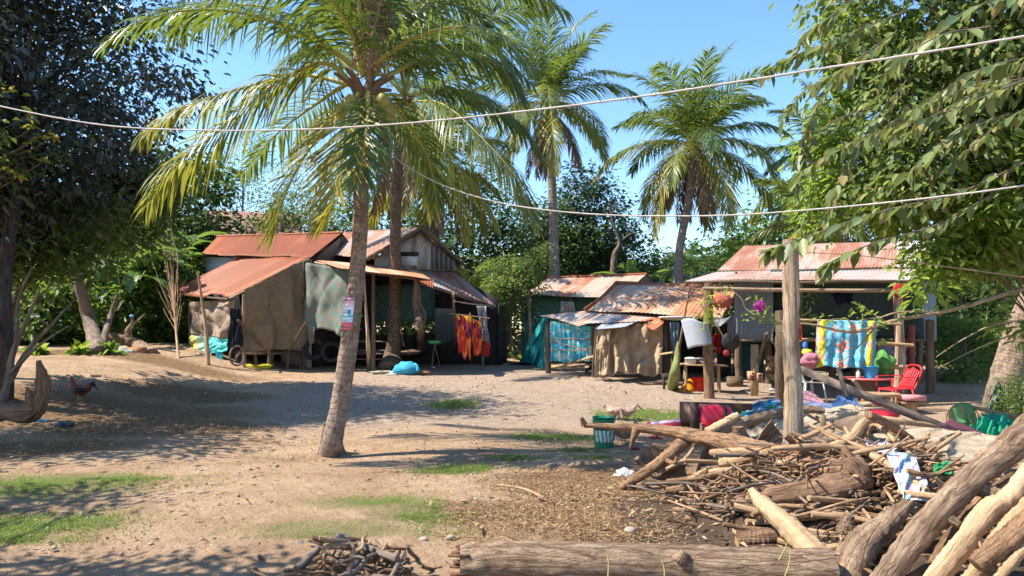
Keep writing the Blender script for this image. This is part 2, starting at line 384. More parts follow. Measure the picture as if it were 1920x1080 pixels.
# ---------------- vegetation builders ----------------
def leaves(mb, pos, size, dirs=None, droop=.5, wide=.45, fold=.18, m=0, rnd=None, simple=False, q=rs):
    """many folded leaves at pos (n,3)"""
    n = len(pos); L = size*q.uniform(.45, 1.3, n)[:, None]
    d = q.normal(size=(n, 3)) if dirs is None else dirs+q.normal(size=(n, 3))*.45
    d[:, 2] = d[:, 2]*.6-droop; d = nrm(d)
    s = nrm(np.cross(d, q.normal(size=(n, 3))*.5+np.array((0, 0, 1.)))); u = np.cross(s, d)
    w = L*wide*.5; x = (rnd if rnd is not None else q.uniform(0, 1, n))
    if simple:
        v = np.stack([pos, pos+d*L*.45+s*w+u*w*fold, pos+d*L, pos+d*L*.45-s*w+u*w*fold], 1)
        f = np.arange(n*4).reshape(n, 4); uv = np.stack([np.repeat(x, 4), np.tile([0, .5, 1, .5], n)], -1)
        mb.add(v, f, uv, m); return mb
    up = u*w*fold*2; tip = pos+d*L-np.array((0, 0, 1.))*L*.12
    v = np.stack([pos, pos+d*L*.28+s*w*.85+up, pos+d*L*.68+s*w*.75+up*.8, tip, pos+d*L*.68-s*w*.75+up*.8, pos+d*L*.28-s*w*.85+up], 1)
    b = np.arange(n)[:, None]*6
    f = np.vstack([b+np.array([[0, 1, 2, 3]]), b+np.array([[0, 3, 4, 5]])])
    uv = np.stack([np.repeat(x, 6), np.tile([0, .3, .7, 1, .7, .3], n)], -1)
    mb.add(v, f, uv, m); return mb
def frond(pts, L0=.85, nl=60, droop=.7, width=.045, name='frond', mat=None, parent=None, rr=.022, seed=0, yellow=0., stiff=.0, gap=.0, q=None):
    q = q or np.random.RandomState(seed+100)
    n = 26; p = spline(pts, n); T, U, B = frames(p)
    mb = MB(); tube(mb, p, [rr*1.9, rr, rr*.6, rr*.18], n, 5, m=1, cap=False)
    t = np.linspace(.13, .985, nl); idx = t*(n-1); i0 = np.minimum(idx.astype(int), n-2); fr = (idx-i0)[:, None]
    Pn = p[i0]*(1-fr)+p[i0+1]*fr; Tn = nrm(T[i0]*(1-fr)+T[i0+1]*fr)
    tw = q.uniform(-.35, .35)
    up = np.array((0, 0, 1.))+np.zeros_like(Tn); side = np.cross(Tn, up)
    bad = np.linalg.norm(side, axis=1) < .25
    sm0 = nrm(side[~bad].mean(0)) if (~bad).any() else np.array((1., 0, 0))
    side = nrm(side+sm0*.35); upn = np.cross(side, Tn)
    side = side*math.cos(tw)+upn*math.sin(tw); upn = np.cross(side, Tn)
    L = L0*np.sin(np.pi*(.13+.80*t))**.55*(1-.35*t**3)
    segs = 5; ss = np.linspace(0, 1, segs)
    for sg in (1, -1):
        keep = q.uniform(size=nl) > gap
        an = R(1)*(q.uniform(44, 60, nl)-18*t+8*q.normal(size=nl))
        d = nrm(Tn*np.cos(an)[:, None]+sg*side*np.sin(an)[:, None]+upn*(.22+q.normal(size=nl)[:, None]*.10))
        Ln = (L*q.uniform(.82, 1.1, nl))[:, None, None]
        k = (droop*q.uniform(.7, 1.3, nl))[:, None, None]
        s_ = ss[None, :, None]
        dl = nrm(d[:, None]+np.array((0, 0, -1.))*k*2.3*(s_[:, 1:]**1.25))/(segs-1)
        c = np.concatenate([np.zeros((nl, 1, 3)), np.cumsum(dl, 1)], 1)*Ln+Pn[:, None]
        dd = nrm(np.gradient(c, axis=1)); w = nrm(Tn[:, None]-dd*(Tn[:, None]*dd).sum(-1, keepdims=True)+1e-4)
        wd = np.array([.45, 1., .95, .6, .05])*width*.5
        a = c+w*wd[None, :, None]; b = c-w*wd[None, :, None]
        v = np.stack([a, b], 2)[keep]; m_ = keep.sum()
        base = (np.arange(m_)*segs*2)[:, None, None]+(np.arange(segs-1)*2)[None, :, None]
        f = (base+np.array([0, 1, 3, 2])[None, None]).reshape(-1, 4)
        x = np.clip(q.uniform(0, .45, nl)+yellow*q.uniform(.3, 1.2, nl), 0, .999)[keep]
        uv = np.stack([np.repeat(np.clip(x, 0, 1), segs*2), np.tile(np.repeat(ss, 2), m_)], -1)
        mb.add(v, f, uv, 0)
    return mb.build(name, mat or [M_frond, M_rachis], parent)
def auto_frond(c, az, el, L, bend, **k):
    """rachis from crown centre c, leaving at elevation el and arching down"""
    n = 7; p = [np.array(c, float)]; e = el; s = L/(n-1)
    for i in range(n-1):
        p.append(p[-1]+s*np.array((math.cos(az)*math.cos(e), math.sin(az)*math.cos(e), math.sin(e))))
        e -= bend/(n-1)*(.6+.8*i/(n-1)); e = max(e, -1.45)
    return frond(p, **k)
def palm(name, label, trunk_pts, rad, nf, L, seed, barkmat, group=None, L0=.8, nl=50, width=.05, dead=3, nuts=8, explicit=(), skip=None, lean=0., yl=.25, parts_nl=None):
    base = np.array(trunk_pts[0], float); q = np.random.RandomState(seed)
    t = thing(name, base, label, 'palm tree', group)
    mb = MB(); tube(mb, trunk_pts, rad, 60, 18, rough=.02); mb.build('trunk', barkmat, t)
    c = np.array(trunk_pts[-1], float)
    core = None; mb = MB()
    for i in range(9):   # fibrous crown core with frond bases
        a = q.uniform(0, 6.28); d = np.array((math.cos(a), math.sin(a), q.uniform(.1, 1.3)))
        tube(mb, [c-np.array((0, 0, .3)), c+nrm(d)*.15, c+nrm(d)*q.uniform(.3, .5)], [rad[-1]*1.0, rad[-1]*.5, .02], 8, 7, .12)
    core = mb.build('crown_core', mplain('palm crown fibre', (.16, .10, .06), .9), t)
    for i in range(nf):
        u = i/float(nf); az = i*2.39996+q.uniform(-.2, .2)+lean
        el = R(86-125*u**1.15)+q.uniform(-.1, .1)
        if skip and skip(az % (2*math.pi), el): continue
        y = yl*.3 if u < .5 else yl+(.5*max(0, u-.72)/.28 if q.uniform() < .8 else 0)
        auto_frond(c+np.array((0, 0, .25)), az, el, L*q.uniform(.85, 1.08), R((58+58*u)*q.uniform(.8, 1.2)), L0=L0, nl=nl, droop=.24+.5*u, width=width, parent=t, seed=seed*50+i,
                   yellow=y, mat=[M_frondy if u > .62 else M_frond, M_rachis])
    for i in range(dead):
        az = q.uniform(0, 6.28)
        auto_frond(c, az, R(-40), L*.75, R(60), L0=L0*.7, nl=int(nl*.7), droop=1.2, width=width*.8, parent=t, seed=seed*90+i, mat=[M_frondd, M_rachisd], gap=.2)
    for i, e in enumerate(explicit):
        e = dict(e); pts = e.pop('pts'); frond(pts, parent=t, seed=seed*70+i, **e)
    for i in range(nuts):
        a = q.uniform(0, 6.28); cc = c+np.array((math.cos(a)*.32, math.sin(a)*.32, -.12-.22*q.uniform()))
        mb = MB(); blob(mb, cc, (.085, .085, .105), 10, 12, .03, seed=seed+i); mb.build('coconut', mplain('green coconut husk', (.20, .24, .05) if i % 3 else (.30, .26, .06), .5), core)
    return t
def tree(name, label, cat, base, hgt, ells, nleaf, lsize, lmat, tr=.2, bark=None, seed=1, group=None, clump=.45, limbs=36, l0=9, simple=False, droop=.35, bend=(0, 0), trunk_pts=None, wide=.5, gapk=.35, nclump=None, lr=.25):
    """ells: list of (centre, radii); leaves hang in clumps on twigs that limbs carry"""
    q = np.random.RandomState(seed); base = np.array(base, float)
    t = thing(name, base, label, cat, group)
    C = np.array([e[0] for e in ells], float); Rr = np.array([e[1] for e in ells], float)
    top = C.mean(0)+np.array((0, 0, Rr[:, 2].mean()*.4))
    tp = trunk_pts or [base-np.array((0, 0, .1)), base*(.6)+np.array((top[0], top[1], 0))*.4+np.array((bend[0], bend[1], base[2]*.4+hgt*.35)), top]
    mb = MB(); tube(mb, tp, [tr*1.35, tr, tr*.7, tr*.3], 22, 12, .05)
    ts = spline(tp, 30)
    vol = Rr.prod(1); pr = vol/vol.sum()
    nc = nclump or max(30, nleaf//45)
    cl = []
    for i in range(nc):
        k = q.choice(len(ells), p=pr); d = nrm(q.normal(size=3)); r = q.uniform(0, 1)**.42
        cl.append(C[k]+d*Rr[k]*r)
    cl = np.array(cl)
    nrml = np.sin(cl@np.array((1.1, 1.7, .9))*1.3+seed)+np.sin(cl@np.array((-1.9, .6, 1.5))*1.1+seed*2)
    cl = cl[nrml > -1.55+gapk*0] if gapk < .5 else cl[nrml > -.9]
    lb = []
    for i in range(limbs):
        e = cl[q.randint(len(cl))]; s = ts[q.randint(l0, 27)]
        mid = (s+e)/2+np.array((0, 0, .12*np.linalg.norm(e-s)))+q.normal(size=3)*.12
        r = tr*lr*q.uniform(.6, 1.1); tube(mb, [s, mid, e], [r, r*.6, r*.15], 10, 6, .04); lb.append(spline([s, mid, e], 10))
    lbs = np.concatenate([x[3:] for x in lb])
    for c in cl[::max(1, len(cl)//260)]:      # twigs
        s = lbs[np.argmin(((lbs-c)**2).sum(1))]
        if np.linalg.norm(s-c) > .12: tube(mb, [s, (s+c)/2+q.normal(size=3)*.06, c], [tr*.07, tr*.05, tr*.02], 5, 4, cap=False)
    mb.build('trunk', bark or M_bark, t)
    per = max(1, nleaf//len(cl)); mb = MB()
    c = np.repeat(cl, per, 0); off = q.normal(size=c.shape)*clump*np.array((1, 1, .62))*.6
    pos = c+off; rnd = np.clip(np.repeat(q.uniform(.0, .75, len(cl)), per)+q.uniform(-.12, .3, len(pos)), 0, .999)
    leaves(mb, pos, lsize, dirs=nrm(off+1e-4)*.9, droop=droop, m=0, rnd=rnd, simple=simple, wide=wide, q=q)
    mb.build('crown', lmat, t); return t
def banana(loc, h, n, L, seed, label, group='banana plants', mat=None, w=.5):
    q = np.random.RandomState(seed); loc = np.array(loc, float)
    t = thing('banana_plant', loc, label, 'banana plant', group)
    top = loc+np.array((q.uniform(-.2, .2), q.uniform(-.2, .2), h))
    mb = MB(); tube(mb, [loc-np.array((0, 0, .1)), (loc+top)/2, top], [.16, .13, .08], 14, 12, .03); mb.build('stem', mbark('banana stem', (.22, .24, .10), (.16, .11, .06), scale=4), t)
    for i in range(n):
        az = i*2.4+q.uniform(-.4, .4); el = R(q.uniform(35, 88)); l = L*q.uniform(.75, 1.1)
        p = [top]; e = el; k = 12
        for j in range(k-1):
            p.append(p[-1]+l/(k-1)*np.array((math.cos(az)*math.cos(e), math.sin(az)*math.cos(e), math.sin(e)))); e -= R(q.uniform(70, 130))/(k-1)
        p = np.array(p); T, U, B = frames(p); N = nrm(np.cross(U, T)); N = N*np.sign(N[:, 2:3]+1e-6)
        c = 13; x = np.linspace(-1, 1, c); ts = np.linspace(0, 1, k)
        wd = w*.5*np.sqrt(np.clip(np.sin(np.pi*np.clip((ts-.16)/.84, 0, 1)), 0, 1))+.012
        g = p[:, None]+U[:, None]*(x[None, :]*wd[:, None])[..., None]+N[:, None]*((np.abs(x)[None, :]*.35-.05*x[None]**2)*wd[:, None]-.02*np.abs(x)[None]*np.sin(ts*40+x[None].T[0][0])[:, None])[..., None]
        mb = MB(); ii, jj = np.meshgrid(np.arange(k-1), np.arange(c-1), indexing='ij')
        keep = ~((q.uniform(size=ii.shape) < .16) & (np.abs(jj-(c-2)/2.) > 2.2))
        f = np.stack([ii*c+jj, ii*c+jj+1, (ii+1)*c+jj+1, (ii+1)*c+jj], -1)[keep]
        uv = np.stack([np.full((k, c), q.uniform(0, .99)), np.broadcast_to(ts[:, None], (k, c))], -1).reshape(-1, 2)
        mb.add(g.reshape(-1, 3), f, uv); tube(mb, p, [.022, .014, .004], k, 5, m=1, cap=False)
        mb.build('leaf', [mat or M_banana, M_rachis], t)
    return t
M_banana = mleaf('banana leaf', [(.05, .12, .03), (.08, .18, .04), (.13, .24, .06)], .4, (.35, .50, .08), .4, .5)
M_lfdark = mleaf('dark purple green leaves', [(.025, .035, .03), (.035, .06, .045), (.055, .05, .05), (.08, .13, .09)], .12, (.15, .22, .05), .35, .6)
M_lfback = mleaf('background green leaves', [(.03, .06, .02), (.045, .095, .028), (.08, .14, .035)], .25, (.30, .42, .06), .55, .18)
M_lfmid = mleaf('fresh green leaves', [(.05, .11, .025), (.09, .19, .04), (.16, .28, .06)], .4, (.42, .55, .08), .45, .4)
M_lfgrey = mleaf('grey green leaves', [(.05, .085, .035), (.09, .15, .05), (.14, .21, .06), (.20, .27, .07), (.30, .24, .10)], .32, (.42, .55, .08), .5, .3)
M_lfbright = mleaf('sunlit lime leaves', [(.06, .12, .025), (.11, .21, .035), (.20, .31, .05), (.32, .38, .07)], .5, (.55, .70, .08), .45, .35)
M_lfyel = mleaf('young yellow leaves', [(.15, .22, .03), (.34, .34, .05), (.42, .27, .05)], .5, (.6, .55, .06), .5)
# ---------------- ground ----------------
def ell(X, Y, px, py, rx, ry, soft=.35):
    """mask of an elliptical patch whose centre is at picture point px,py; radii in metres"""
    c = G(px, py); d = np.sqrt(((X-c[0])/rx)**2+((Y-c[1])/ry)**2); return np.clip((1+soft-d)/(2*soft), 0, 1)
GRASS = [(60, 910, 1.4, .65), (190, 900, .7, .25), (40, 985, .9, .35), (10, 1010, .6, .15), (700, 945, .65, .36), (640, 995, .75, .26), (700, 950, .6, .3), (650, 993, .7, .2), (610, 1005, .45, .15), (760, 970, .4, .25), (560, 1010, .3, .12), (860, 880, .55, .28), (975, 858, .3, .15), (1035, 820, .55, .30),
         (1210, 778, .9, .7), (1190, 800, .5, .3), (850, 760, .45, .5), (1090, 845, .3, .15), (960, 662, 2.5, 1.0), (1850, 690, 2., 1.), (1130, 860, .4, .15)]
MULCH = [(150, 770, 2.8, 1.6), (300, 800, 1.6, .9), (1150, 905, 1.2, .8), (1000, 960, .9, .5), (1250, 950, 1.3, .9), (60, 840, 1.5, .6), (350, 740, 1.5, .9), (1300, 1000, 1., .4), (200, 668, 4., .8)]
def masks(X, Y):
    g = np.zeros_like(X); m = np.zeros_like(X)
    for a in GRASS: g = np.maximum(g, ell(X, Y, *a))
    for a in MULCH: m = np.maximum(m, ell(X, Y, *a, soft=.5))
    v = sm((Y-9.5)/4)*sm((26-Y)/3)*sm((X+6.5)/3)*sm((9-X)/3)
    return g, m, v
def axis(lo, hi, c, fine, n0, k=1.06):
    a = [c]; s = fine
    i = 0
    while a[-1] < hi:
        a.append(a[-1]+s); i += 1
        if i > n0: s *= k
    b = [c]; s = fine; i = 0
    while b[-1] > lo:
        b.append(b[-1]-s); i += 1
        if i > n0: s *= k
    return np.array(b[:0:-1]+a)
ax = axis(-600, 600, 0, .09, 75); ay = axis(-300, 900, 9, .09, 75)
X, Y = np.meshgrid(ax, ay); Z = gh(X, Y)
nz = 0
for k in range(26):
    w = rs.normal(size=2)*rs.choice([1., 2.5, 6, 11]); nz = nz+np.sin(X*w[0]+Y*w[1]+rs.uniform(0, 6))/(1+np.hypot(*w))
nz_near = sm((26-Y)/8)*sm((14-abs(X))/4)
Z = Z+.014*nz*nz_near
mb = MB(); r_, c_ = X.shape
ii, jj = np.meshgrid(np.arange(r_-1), np.arange(c_-1), indexing='ij')
f = np.stack([ii*c_+jj, ii*c_+jj+1, (ii+1)*c_+jj+1, (ii+1)*c_+jj], -1).reshape(-1, 4)
mb.add(np.stack([X, Y, Z], -1).reshape(-1, 3), f, np.stack([X, Y], -1).reshape(-1, 2))
def ground_mat():
    t = NT('dry earth'); o = t.coord(); a = t.n('VertexColor', {'layer_name': 'mask'}); s = t.n('SeparateColor', None, Color=a.outputs[0])
    n1 = t.noise(o, .9, 8, .65); n2 = t.noise(o, 7, 8, .7); n3 = t.noise(o, 38, 6, .7); n4 = t.noise(o, 2.6, 6, .7)
    sand = t.ramp(n1, [(.3, (.39, .25, .15)), (.5, (.52, .355, .225)), (.7, (.62, .45, .295))])
    sand = t.mix(t.ramp(n2, [(.52, 0.), (.72, .55)]), sand, (.27, .165, .10))
    sand = t.mix(t.ramp(n3, [(.56, 0.), (.70, .5)]), sand, (.22, .14, .09))
    grav = t.ramp(n3, [(.32, (.27, .20, .155)), (.48, (.53, .41, .31)), (.66, (.69, .57, .46))])
    grav = t.mix(t.ramp(n1, [(.4, 0.), (.65, .45)]), grav, (.46, .33, .23))
    vr = t.n('TexVoronoi', None, Vector=o, Scale=30.); 
    grav = t.mix(1.*.35, grav, t.ramp(vr.outputs['Distance'], [(0, (.62, .50, .39)), (.5, (.28, .20, .145))]))
    mul = t.ramp(n3, [(.3, (.13, .075, .042)), (.5, (.27, .165, .09)), (.68, (.44, .29, .16))])
    gr = t.ramp(n2, [(.35, (.10, .14, .035)), (.65, (.20, .22, .07))])
    def mk(ch, lo, hi): return t.ramp(t.math('ADD', ch, t.math('MULTIPLY', t.math('SUBTRACT', n2, .5), .9)), [(lo, 0.), (hi, 1.)])
    k = t.mix(mk(s.outputs[2], .25, .75), sand, grav)
    k = t.mix(mk(s.outputs[1], .25, .7), k, mul)
    k = t.mix(t.math('MULTIPLY', mk(s.outputs[0], .45, 1.1), .55), k, gr)
    n5 = t.noise(o, 1.7, 9, .78, 1.5); k = t.mix(t.ramp(n5, [(.50, 0.), (.64, .38)]), k, (.25, .15, .085))
    h = t.math('ADD', t.math('MULTIPLY', n2, 1.3), t.math('ADD', t.math('MULTIPLY', n3, .6), t.math('ADD', t.math('MULTIPLY', n4, 1.4), t.math('MULTIPLY', n5, 1.5))))
    return t.out(t.bsdf(k, .95, t.bump(h, 1., .075), 0, .1))
go = mb.build('ground', ground_mat()); tag(go, kind='structure')
g_, m_, v_ = masks(X, Y); ca = go.data.color_attributes.new('mask', 'FLOAT_COLOR', 'POINT')
ca.data.foreach_set('color', np.stack([g_, m_, v_, np.ones_like(g_)], -1).reshape(-1).astype(np.float32))
del X, Y, Z, ii, jj
def gzn(x, y): return gh(x, y)
# grass blades
q = np.random.RandomState(3)
def blades(n, xs, ys, h, mb, wid=.006):
    z = gzn(xs, ys)-.005; a = q.uniform(0, 6.28, n); l = h*q.uniform(.4, 1.3, n)
    b = np.stack([xs, ys, z], -1); s = np.stack([np.cos(a), np.sin(a), 0*a], -1)*wid; lean = np.stack([q.normal(size=n)*.5, q.normal(size=n)*.5, np.ones(n)], -1)
    m1 = b+lean*l[:, None]*.5; t = b+lean*l[:, None]*np.array((1.6, 1.6, .9))
    v = np.stack([b-s, b+s, m1+s*.7, t, m1-s*.7], 1); k = np.arange(n)[:, None]*5
    x = np.repeat(q.uniform(0, 1, n), 5); uv = np.stack([x, x], -1)
    mb.add(v, np.vstack([k+np.array([[0, 1, 2, 4]])]), uv); mb.add(v, k+np.array([[4, 2, 3]]), uv)
mb = MB()
for (px, py, rx, ry) in GRASS:
    c = G(px, py); n = int(min(14000, 9500*rx*ry*3.1+300)); 
    if c[1] > 14: n = int(n*.22)
    r = np.abs(q.normal(size=n))*.62; a = q.uniform(0, 6.28, n)
    xs = c[0]+r*np.cos(a)*rx; ys = c[1]+r*np.sin(a)*ry
    kk = np.sin(xs*7+ys*3)+np.sin(ys*11-xs*5)+np.sin(xs*17+1)+q.normal(size=n)*.7 > -1.3+1.2*(r-.6)
    xs, ys = xs[kk], ys[kk]; blades(len(xs), xs, ys, .034 if c[1] < 14 else .12, mb, .004 if c[1] < 9 else .007)
M_grass = mleaf('short grass', [(.12, .20, .05), (.20, .29, .08), (.34, .35, .14)], .35, (.5, .6, .1), .6, .2)
tag(mb.build('grass', M_grass), 'short green grass in thin patches on the dry earth', 'grass', kind='stuff')
# litter: chips, straw, fallen leaves
mb = MB()
for (px, py, rx, ry) in MULCH:
    c = G(px, py); n = int(2600*min(rx*ry, 2.4)+500)
    r = np.sqrt(q.uniform(0, 1, n))*1.2; a = q.uniform(0, 6.28, n); xs = c[0]+r*np.cos(a)*rx; ys = c[1]+r*np.sin(a)*ry
    p = np.stack([xs, ys, gzn(xs, ys)+q.uniform(.003, .02, n)], -1)
    leaves(mb, p, .034, dirs=np.stack([q.normal(size=n), q.normal(size=n), q.normal(size=n)*.15], -1), droop=0, wide=.35, simple=True, q=q)
n = 5000; xs = q.uniform(-7, 6, n); ys = q.uniform(4.2, 16, n)
p = np.stack([xs, ys, gzn(xs, ys)+q.uniform(.002, .012, n)], -1)
leaves(mb, p, .035, dirs=np.stack([q.normal(size=n), q.normal(size=n), q.normal(size=n)*.1], -1), droop=0, wide=.5, simple=True, q=q)
n = 1500; xs = q.uniform(-7, 5, n); ys = q.uniform(4.2, 20, n)
p = np.stack([xs, ys, gzn(xs, ys)+q.uniform(.006, .02, n)], -1)
leaves(mb, p, .075, dirs=np.stack([q.normal(size=n), q.normal(size=n), q.normal(size=n)*.15], -1), droop=0, wide=.45, fold=.5, simple=True, q=q)
for (px, py, rx, ry, n) in ((1080, 985, 1.0, .45, 500), (1180, 1000, .9, .3, 400), (1250, 930, .7, .5, 200), (950, 1010, .5, .2, 300), (120, 830, 1.5, .8, 400), (60, 850, .9, .4, 300)):
    c = G(px, py); xs = c[0]+q.normal(size=n)*rx*.5; ys = c[1]+q.normal(size=n)*ry*.5
    p = np.stack([xs, ys, gzn(xs, ys)+q.uniform(.004, .03, n)], -1)
    leaves(mb, p, .14, dirs=np.stack([q.normal(size=n), q.normal(size=n), q.normal(size=n)*.12], -1), droop=0, wide=.045, simple=True, q=q)
M_lit = mleaf('dry litter', [(.17, .10, .055), (.36, .23, .12), (.48, .34, .18), (.24, .14, .07)], .1, (.4, .3, .1), .8, .15)
tag(mb.build('dry_litter', M_lit), 'brown wood chips, straw and fallen leaves scattered over the earth', 'litter', kind='stuff')
# pebbles
mb = MB(); n = 5200
xs = q.uniform(-7, 8, n); ys = 4.3+q.uniform(0, 1, n)**1.3*16; z = gzn(xs, ys)
ico = np.array([(1, 0, 0), (-1, 0, 0), (0, 1, 0), (0, -1, 0), (0, 0, 1), (0, 0, -.6)], float)
fc = np.array([(0, 2, 4), (2, 1, 4), (1, 3, 4), (3, 0, 4), (2, 0, 5), (1, 2, 5), (3, 1, 5), (0, 3, 5)])
s = q.uniform(.4, 1.0, n)**5*.024+.004
v = ico[None]*s[:, None, None]*q.uniform(.7, 1.3, (n, 6, 1))*np.array((1, 1, .6))+np.stack([xs, ys, z+s*.2], -1)[:, None]
fq = (fc[None]+np.arange(n)[:, None, None]*6).reshape(-1, 3); x = np.repeat(q.uniform(0, 1, n), 6)
mb.add(v, fq, np.stack([x, x], -1))
tag(mb.build('gravel', mleaf('pebbles', [(.24, .17, .12), (.38, .29, .22), (.50, .42, .35)], 0., (.4, .3, .2), .85, .2)), 'small loose pebbles strewn over the yard', 'gravel', kind='stuff')
# ---------------- houses ----------------
T_red = mtin('red rusty tin', (.40, .24, .17), (.44, .13, .05), .82, (.47, .22, .12))
T_mix = mtin('half rusted tin', (.40, .40, .39), (.38, .15, .07), .48, (.48, .33, .24))
T_pale = mtin('pale weathered tin', (.47, .43, .37), (.43, .20, .10), .58, (.50, .34, .24))
T_gray = mtin('grey tin', (.30, .33, .37), (.33, .13, .07), .22, (.40, .33, .28))
T_grust = mtin('grey tin with red stripes', (.27, .28, .31), (.30, .10, .06), .47, (.38, .25, .20))
T_gblk = mtin('dull red grey tin', (.34, .33, .33), (.30, .12, .07), .50, (.38, .26, .20))
T_green = mtin('green painted tin', (.05, .16, .11), (.22, .15, .09), .12, (.10, .2, .15))
T_blue = mtin('blue grey wall tin', (.17, .23, .29), (.22, .14, .11), .06, (.24, .27, .30))
T_silver = mtin('silver tin', (.33, .36, .41), (.36, .28, .22), .14, (.5, .47, .44))
M_dark = mplain('interior shade and dark parts', (.035, .032, .03), .9)  # near-black carries the shade of interiors; plain dark parts share it
M_soil = mplain('packed earth floor', (.20, .14, .10), .95)
M_teal = mplain('faded teal boards', (.10, .22, .21), .8, .3, 3)
M_white = mplain('white painted wall', (.62, .62, .60), .8, .12, 2)
M_gable = mtin('peeling teal and bare board', (.24, .34, .33), (.20, .13, .09), .42, (.40, .36, .30), sheet=.25)
def down(p, z=None, extra=0): p = np.array(p, float); p[2] = (gz(p[0], p[1])-.08 if z is None else z)+extra; return p
def panel(mb, a, b, z0=None, z1=None, th=.03, m=0):
    """upright wall between two top points a,b; down to ground or z0"""
    a = np.array(a, float); b = np.array(b, float)
    if z1 is not None: a[2] = b[2] = z1
    c, d = down(b, z0), down(a, z0); g = bil(a, b, c, d, 6, 8); L = np.linalg.norm(b-a); uv = np.stack(np.meshgrid(np.linspace(0, L, 8), np.linspace(0, a[2]-d[2], 6)), -1)
    grid_solid(mb, g, th, uv, m); return mb
def post(par, top, r=.06, mat=None, bot=None, wob=.02, name='post', tag_=None):
    top = np.array(top, float); b = down(top) if bot is None else np.array(bot, float)
    mb = MB(); mid = (top+b)/2+rs.normal(size=3)*wob; tube(mb, [b, b*.7+top*.3+rs.normal(size=3)*wob, mid, top], [r*1.05, r, r*.95, r*.85], 16, 9, .04)
    return mb.build(name, mat or M_post, par)
def beamo(par, a, b, r=.035, mat=None, name='beam', n=8):
    mb = MB(); a = np.array(a, float); b = np.array(b, float); tube(mb, [a, (a+b)/2+rs.normal(size=3)*.015, b], r, n, 7, .04); return mb.build(name, mat or M_postdark, par)
def roof(par, A, B, C, D, mat, name='roof', **k):
    mb = MB(); tin(mb, A, B, C, D, **k); return mb.build(name, mat, par)
# --- left hut ---
H = thing('tin_roof_hut', G(457, 690), 'stilted hut with red rusty tin roof and tarpaulin walls, behind the leaning coconut palm', 'hut')
U = [P(408, 444, 27.2), P(641, 437, 26.2), P(583, 482, 23), P(377, 478, 25)]
roof(H, *U, T_red, seed=1, rows=12)
roof(H, P(641, 437, 26.2), P(408, 444, 27.2), P(420, 470, 30), P(664, 467, 28.6), T_red, seed=2, name='roof')
mb = MB(); tube(mb, [P(406, 443, 27.2), P(525, 440, 26.7), P(643, 436, 26.1)], .05, 20, 8, .03); mb.build('ridge_cap', T_red, H)
L4 = [P(452, 481, 24.6), P(579, 482.5, 22.8), P(427, 559, 21.4), P(317, 547, 24)]
roof(H, *L4, T_red, seed=3, name='lean_to_roof', rows=14, ragged=.12)
mb = MB(); panel(mb, P(386, 482, 25.3), P(584, 486, 23.4)); mb.build('front_wall', M_white, H)
mb = MB(); a, b, c = P(588, 486, 23.5), P(641, 442, 26.2), P(659, 468, 28.3)
g = np.array([[a, b, c], [down(a), down(b), down(c)]]); grid_solid(mb, np.stack([g[0], (g[0]+g[1])/2, g[1]]), .03); mb.build('gable_wall', mplain('dark brown interior shade', (.075, .055, .045), .9), H)  # dark brown stands in for the unlit interior at this end
mb = MB(); panel(mb, P(386, 482, 25.3), P(425, 482, 29.5)); panel(mb, P(425, 482, 29.5), P(659, 468, 28.3)); mb.build('rear_wall', M_white, H)
for (px, py, d, pb) in ((457, 552, 21.2, None), (570, 492, 22.4, None), (356, 560, 23.4, None), (505, 530, 21.6, None), (640, 505, 21.6, None)):
    post(H, P(px, py, d), .055, M_postdark if px != 457 else M_post)
beamo(H, P(430, 560, 21.35), P(580, 485, 22.7), .03, M_post); beamo(H, P(427, 561, 21.5), P(318, 550, 23.9), .03)
beamo(H, P(590, 492, 22.5), P(660, 508, 21.5), .03, M_post)
mb = MB(); a, b, c, d = P(460, 664, 21.3), P(572, 662, 22.4), P(560, 655, 25), P(400, 655, 24.5)
grid_solid(mb, bil(a, b, c, d, 4, 8), .06); mb.build('floor', M_postdark, H)
mb = MB(); panel(mb, P(372, 560, 25.0), P(575, 500, 23.6)); panel(mb, P(575, 500, 24.6), P(700, 500, 25.2)); mb.build('inner_wall', M_dark, H)  # near-black panels put the hut's inner shade into the wall colour
for (x0, y0, x1, y1) in ((446, 600, 520, 688), (574, 603, 527, 687)): beamo(H, P(x0, y0, 20.7), G(x1, y1)+np.array((0, -.2, .02)), .03, M_postdark, 'brace')
for (px, d) in ((478, 21.6), (511, 21.8), (563, 22.3), (540, 22.0)): post(H, P(px, 664, d), .05, M_postdark, name='stilt')
# tarps and hangings of the left hut
def cloth(name, label, cat, pts, mat, **k):
    g = k.pop('group', None); mb = MB(); drape(mb, *pts, **k); o = mb.build(name, mat); return tag(o, label, cat, g)
cloth('tarpaulin', 'large brown tarpaulin hung as end wall under the red lean-to roof', 'tarpaulin', [P(459, 544, 21.0), P(566, 488, 22.2), P(578, 652, 22.2), P(457, 661, 21.1)], mcloth('brown tarpaulin', (.34, .25, .155), (.27, .195, .125), dirt=.3), folds=3.2, amp=.09, seed=3, r=40, c=80, hem=.04)
cloth('tarpaulin', 'torn sand coloured tarpaulin under the low left eave, above the teal cloth', 'tarpaulin', [P(351, 566, 23.3), P(441, 561, 21.6), P(426, 636, 21.6), P(352, 627, 23.2)], mcloth('sand tarpaulin', (.42, .32, .24), (.36, .27, .2)), folds=3, amp=.11, seed=5, hem=.03)
cloth('flowered_sheet', 'pale green flowered sheet, toned down for shade, hanging beside the big brown tarpaulin', 'sheet', [P(572, 492, 22.0), P(656, 505, 21.3), P(642, 628, 21.2), P(570, 610, 21.9)], mpattern('flowered sheet', (.20, .22, .17), [(.13, .22, .19), (.26, .19, .19)], 9, thr=.54), folds=2, amp=.09, seed=8, hem=.05)  # sheet colour lowered to carry the shade of the lean-to
